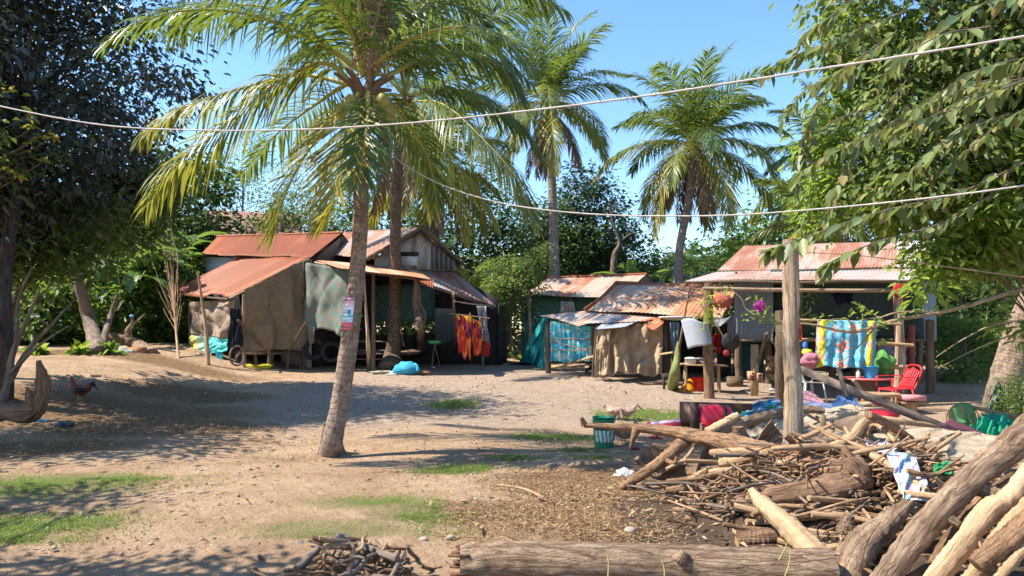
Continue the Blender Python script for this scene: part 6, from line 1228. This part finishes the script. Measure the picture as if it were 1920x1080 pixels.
for r_i in (3, 5.2, 6.1, 9.2):
    i0 = int(r_i); row = g[i0]*(1-(r_i-i0))+g[i0+1]*(r_i-i0); out = nrm(row-trunk_at(row[0][2]))*.003; grid_solid(mb, np.stack([row[3:11]+out[3:11], row[3:11]+out[3:11]-np.array((0, 0, .008))], 0)[::-1], .001)
mb.build('printed_lines', mplain('print ink', (.30, .20, .38), .6), t)
mb = MB()
for (zz_, dz, m) in ((P(0, 592, 9.35)[2], .0, 0), (P(0, 561, 9.35)[2], .01, 1), (P(0, 614, 9.35)[2], -.02, 1)):
    c = trunk_at(zz_); a = np.linspace(0, 2*math.pi, 24); pts = [c+np.array((.130*math.cos(x), .130*math.sin(x), dz*math.cos(x))) for x in a]; tube(mb, pts, .006, 40, 5, m=m, cap=False)
c = trunk_at(P(0, 592, 9.35)[2])+np.array((.105, -.09, 0)); tube(mb, [c, c+np.array((.05, -.02, .02))], .006, 3, 4, m=1); tube(mb, [c, c+np.array((-.02, -.02, -.08))], .006, 3, 4, m=0)
mb.build('tie_cord', [mplain('green cord', (.05, .35, .22)), mplain('brown cord', (.30, .16, .08))], t)
# second palm
d2 = G(735, 692)[1]
E2 = [dict(pts=PP([(765, 190, d2), (830, 195, d2-1.5), (900, 255, d2-2.5), (965, 330, d2-3), (1008, 425, d2-3.2)]), L0=1.7, nl=90, droop=0.77, width=.055, yellow=.25, mat=[M_frondy, M_rachis]),
      dict(pts=PP([(765, 185, d2), (840, 165, d2), (920, 200, d2), (975, 235, d2), (1015, 290, d2)]), L0=1.3, nl=80, droop=0.77, width=.055, yellow=.1),
      dict(pts=PP([(760, 190, d2), (790, 215, d2-1), (850, 300, d2-2), (895, 360, d2-2), (930, 420, d2-2)]), L0=1.5, nl=80, droop=0.70, width=.055, yellow=.4, mat=[M_frondy, M_rachis]),
      dict(pts=PP([(760, 170, d2), (830, 90, d2), (920, 90, d2), (1000, 160, d2)]), L0=1.3, nl=80, droop=0.77, width=.055, yellow=0),
      dict(pts=PP([(755, 195, d2), (775, 240, d2-1), (800, 330, d2-1.5), (812, 410, d2-1.5)]), L0=1.1, nl=70, droop=0.70, width=.055, yellow=.5, mat=[M_frondy, M_rachis]),
      dict(pts=PP([(760, 170, d2), (800, 60, d2), (870, -20, d2), (960, -30, d2), (1010, 20, d2)]), L0=1.4, nl=80, droop=0.77, width=.055, yellow=0),
      dict(pts=PP([(760, 170, d2), (720, 40, d2), (640, 0, d2), (560, 60, d2)]), L0=1.4, nl=70, droop=0.70, width=.055, yellow=0),
      dict(pts=PP([(750, 190, d2), (700, 210, d2), (640, 270, d2), (590, 350, d2)]), L0=1.3, nl=70, droop=0.70, width=.055, yellow=.3, mat=[M_frondy, M_rachis]),
      dict(pts=PP([(765, 180, d2), (820, 160, d2-1), (880, 130, d2-2), (945, 60, d2-2)]), L0=1.1, nl=70, droop=0.56, width=.055, yellow=0),
      dict(pts=PP([(760, 170, d2), (765, 90, d2), (775, 0, d2), (800, -80, d2)]), L0=1.2, nl=70, droop=0.56, width=.055, yellow=0)]
palm('coconut_palm', 'upright coconut palm with flared base behind the blue sack', [G(733, 695)+np.array((0, 0, -.1)), P(735, 672, d2), P(739, 630, d2), P(741, 480, d2), P(744, 340, d2), P(758, 195, d2)], [.46, .28, .20, .17, .165, .18], 14, 4.6, 2,
     mbark('banded palm bark', (.24, .17, .12), (.10, .065, .045), rings=7., scale=5, bd=.04, along=.6), L0=1.3, nl=70, width=.055, skip=lambda a, e: e < R(5), yl=.15, dead=2, nuts=10, explicit=E2)
# far palms
palm('coconut_palm', 'tall slim coconut palm against the sky, left of the two far ones', [P(1040, 530, 32), P(1038, 440, 32), P(1034, 320, 32), P(1028, 205, 32)], [.24, .20, .18, .2], 24, 4.3, 3, mbark('grey palm bark', (.36, .31, .28), (.2, .16, .14), rings=7., scale=5, along=.6), L0=1.3, nl=70, width=.05, dead=7, nuts=10, yl=.15)
palm('coconut_palm', 'broad coconut palm with arching yellowish fronds, right of the two far ones', [P(1270, 545, 29), P(1274, 470, 29), P(1290, 380, 29), P(1303, 285, 29)], [.20, .16, .15, .17], 26, 4.1, 8, _mc['grey palm bark'], L0=1.3, nl=70, width=.05, dead=10, nuts=10, yl=.3)
palm('coconut_palm', 'partly hidden coconut palm behind the right tree edge', [P(1585, 520, 30), P(1580, 420, 30), P(1570, 330, 30)], [.22, .2, .2], 20, 4.2, 5, _mc['grey palm bark'], L0=1.25, nl=60, width=.06, dead=3, nuts=5, yl=.3)
palm('coconut_palm', 'short coconut palm rising behind the gable house', [P(812, 470, 31), P(810, 410, 31), P(805, 330, 31)], [.28, .26, .28], 20, 4.2, 6, M_palmdark, L0=1.25, nl=60, width=.06, dead=8, nuts=5, yl=.4)
palm('coconut_palm', 'small low palm above the raised house roof', [P(1520, 500, 26), P(1523, 460, 26), P(1525, 430, 26)], [.2, .18, .18], 14, 3., 9, _mc['grey palm bark'], L0=1.0, nl=40, width=.07, dead=2, nuts=0, yl=.3)
palm('leaning_palm', 'thick leaning palm trunk at the right edge behind the green net', [G(1872, 790)+np.array((0, 0, -.1)), P(1885, 730, 11.5), P(1903, 660, 11.4), P(1925, 590, 11.3), P(1990, 440, 11.2), P(2040, 200, 11.)], [.30, .25, .23, .2, .17, .17], 16, 4., 10, M_palmbark, L0=.9, nl=50, width=.05, dead=3, nuts=3, yl=.2)
# left big dark tree and neighbours
def E(px, py, d, rx, ry, rz): return (tuple(P(px, py, d)), (rx, ry, rz))
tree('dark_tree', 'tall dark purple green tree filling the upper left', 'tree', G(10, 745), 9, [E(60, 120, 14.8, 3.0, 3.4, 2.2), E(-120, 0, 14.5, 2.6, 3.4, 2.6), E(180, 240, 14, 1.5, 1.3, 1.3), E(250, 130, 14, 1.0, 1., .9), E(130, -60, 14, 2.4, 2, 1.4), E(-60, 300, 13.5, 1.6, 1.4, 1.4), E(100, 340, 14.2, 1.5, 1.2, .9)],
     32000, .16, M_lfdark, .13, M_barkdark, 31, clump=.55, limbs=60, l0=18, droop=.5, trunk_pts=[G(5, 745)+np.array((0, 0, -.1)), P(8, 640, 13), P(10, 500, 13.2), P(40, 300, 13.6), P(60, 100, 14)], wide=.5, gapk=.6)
tree('shade_tree', 'dense green tree standing beyond the left edge of the yard', 'tree', (-12.5, 10.4, gz(-12.5, 10.4)), 6, [((-10.2, 10.2, 5.0), (2.1, 1.6, 1.7)), ((-12, 9.8, 5.6), (2, 1.5, 1.6)), ((-8.9, 9.7, 4.4), (1.5, 1.2, 1.0)), ((-9.0, 11.6, 4.4), (1.2, 1.2, 1.0))], 14000, .14, M_lfback, .18, M_bark, 32, clump=.6)
tree('shade_tree', 'round green tree standing left of the camera, outside the picture', 'tree', (-6.4, 4.1, 0), 5, [((-5.4, 4.15, 4.0), (1.5, .5, .9)), ((-8.0, 6.5, 4.4), (1.0, .35, .9)), ((-6.9, 4.2, 4.6), (1.3, .5, .8))], 3800, .13, M_lfback, .12, M_bark, 34, clump=.4)
tree('twiggy_tree', 'small leafy tree with yellow young shoots below the dark tree', 'tree', G(-40, 700), 4, [E(50, 430, 15, 1.7, 1., 1.5), E(-40, 340, 14.5, 1.4, 1., 1.3), E(190, 390, 17, 1.6, 1., 1.1), E(260, 330, 17, 1.1, 1., .9)], 13000, .20, mleaf('shaded green leaves', [(.03, .055, .025), (.05, .10, .035), (.07, .15, .04), (.16, .26, .05)], .3, (.35, .5, .06), .45, .4), .07, M_bark, 33, clump=.4)
q = np.random.RandomState(5)
def spray(name, label, pts, n, size, mat, group=None, cat='branch', r=.012, droop=.6, wide=.5, rows=1.0, seed=0, tuft=0, bark=None):
    """arching twig with alternate leaves; a branch of a tree that stands outside"""
    q_ = np.random.RandomState(seed); p = spline(pts, 40); mb = MB(); tube(mb, p, [r, r*.7, r*.3], 40, 5, m=1, cap=False)
    T, U, B = frames(p); i = np.linspace(4, 39, n).astype(int); pos = p[i]+q_.normal(size=(n, 3))*.02*rows
    sg = np.where(np.arange(n) % 2 == 0, 1, -1)[:, None]; d = nrm(T[i]*.55+sg*nrm(np.cross(T[i], (0, 0, 1.)))*.7)
    leaves(mb, pos, size, dirs=d, droop=droop, wide=wide, q=q_, m=0)
    return mb, mat, bark
t = thing('young_shoot_tree', G(-90, 760), 'sapling with bright yellow young shoots at the left edge', 'sapling'); mb = MB(); tube(mb, [G(-90, 760), P(-80, 500, 12), P(-40, 330, 11.8)], [.06, .04, .02], 14, 7, .04); mb.build('trunk', M_bark, t)
mb = MB(); mb2 = MB()
for (x, y) in ((20, 320), (55, 265), (85, 300), (50, 215), (10, 260), (75, 255), (35, 330), (100, 255), (15, 170), (60, 240)):
    s_ = P(x-70, y+35, 11.8); e = P(x, y, 11.6); tube(mb2, [s_, (s_+e)/2+np.array((0, 0, -.04)), e], [.014, .006], 8, 5); pos = np.repeat(e[None], 9, 0)+q.normal(size=(9, 3))*.02; leaves(mb, pos, .13, dirs=q.normal(size=(9, 3))*np.array((1, 1, .3)), droop=.1, wide=.42, q=q)
mb.build('shoots', M_lfyel, t); mb2.build('twigs', M_bark, t)
# understory and background trees (things)
BG = [(60, 520, 28, 2.6, 2.2, 2.2, 8000, .17, M_lfback), (190, 470, 27, 3., 2.4, 2.6, 8500, .18, M_lfback), (330, 430, 31, 3.2, 2.5, 3.2, 9000, .19, M_lfback), (-60, 450, 28, 2.8, 2.2, 2.8, 6000, .16, M_lfback), (290, 560, 27.5, 1.6, 1.4, 1.8, 4500, .16, M_lfback),
      (880, 420, 36, 3.0, 2.4, 3.4, 11000, .18, M_lfback), (1010, 470, 40, 3.2, 2.4, 3., 9000, .2, M_lfback), (1095, 430, 42, 2.4, 2.3, 4.0, 13000, .19, mleaf('deep green mango leaves', [(.014, .04, .022), (.022, .06, .03), (.04, .085, .035)], .15, (.2, .3, .05), .4, .5)),
      (1150, 480, 44, 2.6, 2.2, 3.0, 8000, .2, M_lfback), (450, 345, 44, 3.6, 2.4, 3.2, 5200, .20, M_lfmid), (600, 370, 46, 3.6, 2.4, 3., 5000, .20, M_lfmid), (1380, 500, 38, 3., 2.2, 2.2, 7000, .2, M_lfback), (1470, 430, 36, 2.4, 2., 2.2, 5500, .2, M_lfmid), (1250, 530, 46, 4., 2.2, 2.2, 7000, .2, M_lfback),
      (700, 420, 40, 3., 2.4, 3.4, 7000, .2, M_lfback), (1640, 470, 34, 3.2, 2.4, 3.6, 9000, .19, M_lfback), (1790, 560, 26, 2.8, 2.2, 2.8, 9000, .16, M_lfback), (1900, 480, 28, 3., 2.2, 3.6, 8000, .17, M_lfback), (1810, 420, 30, 3., 2., 3., 7000, .18, M_lfback), (530, 470, 38, 3., 2., 2.4, 6000, .2, M_lfback), (2010, 560, 20, 2., 2., 2.6, 4000, .15, M_lfback)]
LBL = ['leafy green tree behind the bare sapling at far left', 'dark leafy tree behind the banana plants at left', 'green tree between the banana leaves and the red tin hut', 'green tree at the very left edge under the dark tree', 'low bushy tree just left of the red tin hut', 'dark tree right of the gable house roof', 'dark tree behind the slim far palm', 'deep green rounded mango tree beside the slim far palm', 'dark tree right of the rounded mango tree', 'airy light green tree against the sky behind the long left frond', 'airy tree in the gap left of the two near palm trunks', 'low green tree behind the stilt house left end', 'light green tree between the broad palm and the right tree', 'low distant tree behind the shed roof', 'green tree behind the upright palm trunk', 'green tree behind the stilt house roof', 'shady green tree right of the stilt house', 'tall green tree behind the right palm trunk', 'green tree in the gap above the stilt house right end', 'green tree behind the tiled roof', 'green tree off to the right of the leaning palm']
for i, (px, py, d, rx, ry, rz, n, ls, m) in enumerate(BG):
    c = P(px, py, d); b = (c[0], c[1], gz(c[0], c[1]))
    tree('leafy_tree', LBL[i], 'tree', b, c[2], [(tuple(c), (rx, ry, rz)), ((c[0]-rx*.5, c[1], c[2]-rz*.45), (rx*.7, ry*.8, rz*.7)), ((c[0]+rx*.55, c[1]-.3, c[2]-rz*.5), (rx*.7, ry*.7, rz*.6)), ((c[0]+rx*.2, c[1], c[2]+rz*.55), (rx*.5, ry*.5, rz*.4))], n, ls*(1.0 if i in (9, 10) else 1.8 if i < 5 else 1.4), m, .12, M_bark, 40+i, clump=.6, limbs=22, simple=True, gapk=.6 if i in (9, 10) else .4)
# far-off wood closing the view
mb = MB(); q = np.random.RandomState(8); n = 90000; a = q.uniform(-1.15, 1.15, n); dd = q.uniform(52, 66, n); x = np.sin(a)*dd; y = np.cos(a)*dd
top = 6.0+.9*np.sin(a*9)+.7*np.sin(a*23+1)+.5*np.sin(a*61); z = gh(x, y)+q.uniform(0, 1, n)**.8*np.maximum(2., top)
leaves(mb, np.stack([x, y, z], -1), .55, droop=.3, wide=.6, simple=True, q=q); tag(mb.build('distant_wood', M_lfback), 'distant green wood closing the view behind the yard', 'wood', kind='stuff')
# undergrowth
mb = MB(); n = 26000; x = np.concatenate([q.uniform(-24, -8.5, n//2), q.uniform(-3, 20, n//2)]); y = np.concatenate([q.uniform(24, 31, n//2), q.uniform(29, 38, n//2)]); z = gh(x, y)+q.uniform(0, 1, n)*(.5+.5*np.sin(x*1.3)**2+.4*np.sin(y*2+x)**2)
leaves(mb, np.stack([x, y, z], -1), .22, droop=.2, wide=.5, simple=True, q=q); tag(mb.build('undergrowth', M_lfback), 'green undergrowth at the back of the yard', 'undergrowth', kind='stuff')
# sunlit bushes
M_lfund = mleaf('understory leaves', [(.04, .08, .025), (.06, .13, .035), (.10, .20, .045), (.20, .30, .05)], .4, (.40, .55, .06), .45, .35)
tree('leafy_shrub', 'broad leaved shrub below the dark tree at far left', 'shrub', ground(40, 22), 2, [E(40, 600, 22, 1.2, .7, .8), E(100, 560, 22.5, 1.0, .7, 1.0)], 2600, .26, M_lfund, .06, M_bark, 91, clump=.4)
tree('leafy_shrub', 'broad leaved shrub behind the fallen root', 'shrub', ground(215, 23.5), 2, [E(215, 590, 23.5, 1.0, .6, .8), E(260, 520, 24, 1.0, .7, 1.0)], 2600, .26, M_lfund, .06, M_bark, 92, clump=.4)
tree('leafy_shrub', 'broad leaved shrub between the fallen root and the red tin hut', 'shrub', ground(300, 24.5), 2, [E(300, 600, 24.5, .8, .5, .8), E(330, 520, 25, .8, .7, .9)], 2000, .24, M_lfund, .06, M_bark, 93, clump=.35)
tree('leafy_shrub', 'low broad leaved shrub at the foot of the leaning grey trunk', 'shrub', ground(130, 23), 2, [E(130, 640, 23, .9, .5, .45)], 1200, .22, M_lfund, .05, M_bark, 94, clump=.3)
tree('lit_bush', 'sunlit fresh green bush with long leafy shoots right of the gable house', 'bush', P(955, 640, 26), 3, [E(955, 545, 26, 1.1, .9, 1.0), E(995, 500, 26, .7, .6, .6), E(920, 590, 25.6, .7, .6, .7), E(930, 500, 26.5, .6, .5, .5), E(1010, 470, 26, .5, .4, .3)], 6500, .13, mleaf('pale shrub leaves', [(.06, .11, .03), (.12, .20, .05), (.22, .30, .09)], .35, (.45, .55, .1), .5, .3), .06, M_bark, 71, clump=.3, limbs=50, droop=.1, gapk=.6)
tree('lit_bush', 'low sunlit shrub in the shade right of the stilt house', 'bush', P(1810, 720, 19), 1, [E(1810, 690, 19, .9, .8, .4), E(1770, 620, 20, .8, .6, .6), E(1850, 640, 20, .7, .6, .6)], 5000, .10, M_lfmid, .05, M_bark, 72, clump=.3)
tree('lit_bush', 'small leafy shrub at the right edge beside the leaning palm', 'bush', P(1915, 780, 10.8), 1, [E(1915, 750, 10.8, .35, .3, .4)], 1500, .05, M_lfmid, .02, M_bark, 73, clump=.2)
tree('lit_bush', 'scraggly dry bush with thin upright twigs at the left wall of the red tin hut', 'bush', G(335, 672), 3, [E(325, 500, 24.5, .8, .6, 1.0), E(335, 600, 23.8, .6, .4, .8), E(300, 440, 25, .8, .5, .6)], 1700, .09, M_lfmid, .03, M_stick, 74, clump=.35, limbs=50)
for i, (px, py) in enumerate(((150, 648), (70, 655), (205, 660), (985, 730-52))):
    c = G(px, max(py, 664)); mb = MB(); pos = c+q.normal(size=(60, 3))*.02+np.array((0, 0, .05)); leaves(mb, pos, .32, dirs=q.normal(size=(60, 3)), droop=-.3, q=q); tag(mb.build('weed', M_lfbright), ['bright leafy weed at the foot of the leaning grey trunk', 'low weed at far left below the brick house', 'low weed beside the fallen root', 'low weed left of the net'][i], 'weed')
# leaning trunk left
log('bare leaning grey trunk rising left from the earth mound', [([(186, 664), (170, 610, 21), (150, 540, 21), (128, 460, 21), (105, 380, 21)], [.22, .17, .15, .13, .10]), ([(186, 664), (205, 600, 21.3), (222, 550, 21.5)], [.10, .08, .05])], M_bark, 'tree', 'bare_tree')
# bananas
for i, (px, py, h, n, L, lab) in enumerate(((235, 666, 3.2, 9, 2.9, 'banana plant left of the fallen root'), (285, 664, 3.4, 9, 2.9, 'banana plant nearest the red tin hut'), (110, 664, 3.2, 9, 2.8, 'banana plant behind the bare sapling'), (335, 662, 5.2, 9, 2.8, 'taller banana plant behind the hut roof corner'))):
    banana(ground(px, 23.6+i*1.3), h*.55, n, L*.95, 60+i, lab)
for i, (px, d, h, n, L, lab) in enumerate(((1190, 35, 2.6, 9, 2.8, 'banana plant behind the green tin house'), (1240, 33, 2.4, 9, 2.8, 'banana plant left of the broad palm trunk'), (1320, 31, 2.6, 9, 2.8, 'banana plant right of the broad palm trunk'), (1385, 29, 3., 9, 2.6, 'banana plant behind the stilt house roof corner'), (1430, 33, 3.8, 9, 2.8, 'tall banana plant behind the stilt house ridge'), (880, 33, 2.6, 8, 2.6, 'banana plant behind the sunlit bush'), (835, 30, 3.2, 7, 2.4, 'banana plant behind the plank gable'))):
    banana(ground(px, d), h, n, L, 80+i, lab)
# bare crooked tree
log('bare crooked dead tree between the far palms', [([(1150, 530, 36), (1152, 480, 36), (1162, 455, 36), (1150, 420, 36), (1142, 385, 36)], [.18, .14, .09, .06, .02]), ([(1162, 455, 36), (1180, 440, 36), (1200, 435, 36)], [.07, .04, .01]), ([(1150, 420, 36), (1130, 400, 36)], [.04, .01]), ([(1148, 400, 36), (1160, 385, 36)], [.03, .01])], M_bark, 'tree', 'dead_tree')
# ---- right tree ----
q = np.random.RandomState(77)
tree('broad_leaved_tree', 'large broad leaved tree filling the upper right, dark leaves', 'tree', (7.6, 8.6, 0), 6, [E(1800, 60, 9., 1.6, 1.2, 1.2), E(1720, 250, 9., 1.1, 1., 1.1), E(1900, 300, 8.6, 1.3, 1.1, 1.5), E(1620, 120, 9.2, .7, .7, .8), E(1600, 330, 9.4, .65, .6, .75), E(1990, 120, 8.5, 1.6, 1.4, 2.0), E(1700, -120, 9., 1.4, 1.2, .8), E(1880, 430, 9.0, .7, .7, .5)],
     19000, .115, M_lfgrey, .16, M_bark, 75, clump=.34, limbs=60, droop=.7, wide=.6, gapk=.6, trunk_pts=[np.array((7.8, 8.8, -.1)), np.array((7.6, 8.7, 1.6)), np.array((7.0, 8.8, 3.2)), np.array((6.2, 8.9, 5.))])
t = thing('vine_tree', (6.5, 7.2, 0), 'near tree whose long drooping leafy twigs cross the upper right', 'tree')
mb = MB(); tube(mb, [(6.6, 7.3, -.1), (6.3, 7.0, 1.8), (5.9, 6.9, 3.4), (5.4, 6.8, 4.8)], [.14, .12, .09, .05], 20, 10, .05); mb.build('trunk', M_bark, t)
SP = []
for i in range(20):   # long twigs running from upper right down-left with alternate leaves
    sx = q.uniform(1700, 2050); sy = q.uniform(-60, 560); ln = q.uniform(220, 420); an = R(q.uniform(20, 34)); d0 = q.uniform(5.4, 7.6)
    a = (sx, sy); b = (sx-ln*math.cos(an), sy+ln*math.sin(an)*.75); m_ = ((a[0]+b[0])/2, (a[1]+b[1])/2-14)
    if b[1] > 400 or (b[1] > 300 and b[0] < 1600): continue
    SP.append([P(*a, d0-.2), P(*m_, d0), P(b[0], b[1]+25, d0+.2)])
SP += [[P(1920, 150, 6.2), P(1760, 215, 6.4), P(1600, 265, 6.6), P(1490, 330, 6.8)], [P(1930, 300, 5.8), P(1800, 360, 6.), P(1640, 400, 6.2), P(1480, 455, 6.5), P(1440, 470, 6.6)], [P(1700, 20, 7.4), P(1600, 60, 7.5), P(1500, 100, 7.6), P(1432, 135, 7.7)], [P(1680, 60, 7.), P(1580, 130, 7.1), P(1510, 170, 7.2), P(1468, 222, 7.3)],
       [P(1640, 100, 7.2), P(1560, 160, 7.3), P(1515, 240, 7.3), P(1500, 330, 7.4)], [P(1620, -20, 7.6), P(1560, 30, 7.6), P(1520, 60, 7.7), P(1480, 115, 7.7)], [P(1640, 200, 7.4), P(1560, 230, 7.4), P(1510, 280, 7.4), P(1490, 380, 7.4)], [P(1900, 340, 6.), P(1760, 420, 6.2), P(1640, 455, 6.2), P(1560, 490, 6.3), P(1548, 500, 6.3)], [P(1700, 150, 7.2), P(1620, 260, 7.2), P(1570, 350, 7.2), P(1540, 440, 7.2)]]
mb = MB(); mw = MB()
for i, pts in enumerate(SP):
    p = spline(pts, 40); tube(mw, p, [.009, .006, .002], 40, 5, cap=False); T, U, B = frames(p); n = int(np.linalg.norm(p[-1]-p[0])/.030)
    ii = np.linspace(3, 39, n); i0 = np.minimum(ii.astype(int), 38); f_ = (ii-i0)[:, None]; pos = p[i0]*(1-f_)+p[i0+1]*f_; sg = np.where(np.arange(n) % 2 == 0, 1, -1)[:, None]
    d = nrm(T[i0]*.5+sg*nrm(np.cross(T[i0], (0, 0, 1.)))*.55); leaves(mb, pos, .16, dirs=d, droop=.75, wide=.52, fold=.12, q=q)
mb.build('leaves', mleaf('broad grey green leaves', [(.06, .10, .045), (.10, .155, .06), (.15, .21, .075), (.22, .24, .08), (.30, .22, .10)], .28, (.42, .52, .1), .45, .35), t); mw.build('twigs', M_bark, t)
tree('lime_leaved_tree', 'young tree with sunlit lime green leaves at the right, before the stilt house end', 'tree', (6.9, 9.3, 0), 3, [E(1800, 530, 8.8, .55, .5, .45), E(1880, 440, 8.6, .6, .5, .55), E(1770, 480, 9.0, .35, .3, .3), E(1850, 330, 8.8, .6, .4, .5), E(1900, 600, 8.8, .45, .4, .35), E(1700, 380, 9.3, .5, .4, .3), E(1560, 390, 10., .5, .4, .4), E(1660, 230, 10.2, .7, .4, .6), E(1800, 200, 10.2, .8, .4, .6), E(1590, 60, 10.2, .4, .4, .4), E(1890, 150, 9., .8, .4, .7), E(1640, 120, 9.4, .5, .4, .6), E(1560, 250, 9.8, .4, .4, .6), E(1840, 480, 8.8, .6, .4, .3)],
     13000, .13, M_lfbright, .06, M_bark, 76, clump=.26, limbs=50, droop=.35, wide=.45, gapk=.6, trunk_pts=[np.array((7.3, 9.4, -.1)), np.array((7.0, 9.2, 1.)), np.array((6.4, 9.0, 2.2)), np.array((5.9, 8.9, 3.2))])
# long bare branch with flower
t = thing('flowering_branch', P(1500, 605, 8.6), 'thin bare branch with small leaves crossing before the tall pale post', 'branch')
mb = MB(); tube(mb, [P(1925, 540, 8.9), P(1780, 582, 8.8), P(1680, 600, 8.7), P(1600, 622, 8.6), P(1520, 608, 8.6), P(1470, 606, 8.6), P(1430, 598, 8.6)], [.03, .026, .022, .018, .014, .010, .006], 60, 7, .06)
for pts, r0 in (([(1600, 622, 8.6), (1590, 600, 8.6), (1560, 598, 8.6)], .01), ([(1760, 585, 8.8), (1690, 585, 8.7), (1650, 595, 8.7), (1612, 600, 8.7)], .013), ([(1660, 604, 8.7), (1640, 590, 8.7), (1600, 565, 8.7)], .009), ([(1640, 615, 8.65), (1600, 660, 8.6), (1565, 688, 8.6)], .010), ([(1470, 606, 8.6), (1452, 612, 8.6), (1448, 640, 8.6), (1460, 650, 8.6)], .010), ([(1446, 605, 8.6), (1420, 606, 8.6)], .006), ([(1430, 598, 8.6), (1400, 580, 8.7), (1390, 560, 8.7), (1362, 536, 8.8)], .009), ([(1920, 620, 8.8), (1840, 650, 8.8), (1760, 690, 8.8)], .010), ([(1920, 520, 7.8), (1760, 498, 7.8), (1620, 480, 7.8), (1490, 472, 7.9)], .009), ([(1925, 600, 8.5), (1860, 610, 8.6), (1800, 640, 8.6), (1755, 670, 8.6)], .012)):
    tube(mb, [P(*a) for a in pts], [r0, r0*.8, r0*.4], 18, 6, .06)
mb.build('wood', mbark('pale twig bark', (.50, .38, .25), (.30, .21, .13), scale=12), t)
mb = MB(); cs_ = [(1418, 565), (1440, 572), (1442, 590), (1425, 598), (1412, 592), (1612, 600), (1640, 598), (1600, 590), (1655, 610), (1622, 585), (1690, 590), (1560, 600), (1606, 574), (1355, 555), (1362, 540), (1345, 548), (1448, 600), (1540, 598), (1720, 585), (1665, 640), (1480, 610)]
for (x, y) in cs_: e = P(x, y, 8.6); leaves(mb, np.repeat(e[None], 7, 0)+q.normal(size=(7, 3))*.03, .085, dirs=q.normal(size=(7, 3)), droop=.05, wide=.42, q=q)
mb.build('leaves', M_lfbright, t)
mb = MB(); e = P(1424, 573, 8.5); pos = e+nrm(q.normal(size=(70, 3)))*.035; leaves(mb, pos, .045, dirs=nrm(pos-e), droop=0, wide=.8, q=q); mb.build('flower', mleaf('magenta petals', [(.50, .02, .36), (.62, .06, .50)], .3, (.8, .1, .6), .7), t)
# plants hanging in the porch
for (px, py, lab, m) in ((1515, 585, 'dark potted trailing plant hanging left of the towel', M_lfback), (1330, 585, 'green leafy plant tied to the left porch post', M_lfbright)):
    mb = MB(); c = P(px, py, 15.2); pos = c+q.normal(size=(80, 3))*np.array((.1, .08, .22)); leaves(mb, pos, .13, droop=.8, wide=.35, q=q); tag(mb.build('hanging_plant', m), lab, 'plant')
# grass stalks near camera
for (x0, y0, x1, y1) in ((1135, 1020, 1140, 1085), (1482, 1030, 1470, 1085), (1240, 1048, 1245, 1090), (1480, 1000, 1460, 1050)):
    mb = MB(); b = P(x1, y1, 4.4); b2 = P(x0, y0, 4.45); tube(mb, [b, (b+b2)/2+np.array((.01, 0, 0)), b2], [.004, .003, .0015], 10, 4); tag(mb.build('grass_stalk', mplain('straw stalk', (.42, .42, .12))), 'thin dry grass stalk in front of the long bottom log', 'grass stalk', 'dry stalks before the bottom log')
# cables
def cable(pts, r, label, mat):
    mb = MB(); tube(mb, [P(*a) for a in pts], r, 300, 6, .10); tag(mb.build('overhead_cable', mat), label, 'cable')
M_cab = mplain('grey white cable', (.48, .44, .40), .6, .15)
cable([(-500, 60, 9.5), (-200, 152, 9.2), (0, 199, 8.8), (190, 234, 8.4), (370, 244, 8.0), (560, 243, 7.6), (760, 231, 7.2), (960, 211, 6.8), (1200, 181, 6.2), (1500, 135, 5.6), (1920, 68, 4.9), (2400, -20, 4.3)], .0085, 'upper pale overhead cable running the full width', M_cab)
cable([(724, 280, 9.2), (760, 310, 9.0), (830, 347, 8.7), (920, 376, 8.3), (1010, 392, 8.0), (1120, 402, 7.7), (1250, 405, 7.3), (1400, 402, 6.9), (1600, 386, 6.4), (1760, 369, 6.0), (1920, 348, 5.7), (2300, 290, 5.2)], .008, 'lower pale overhead cable tied to the near palm', M_cab)
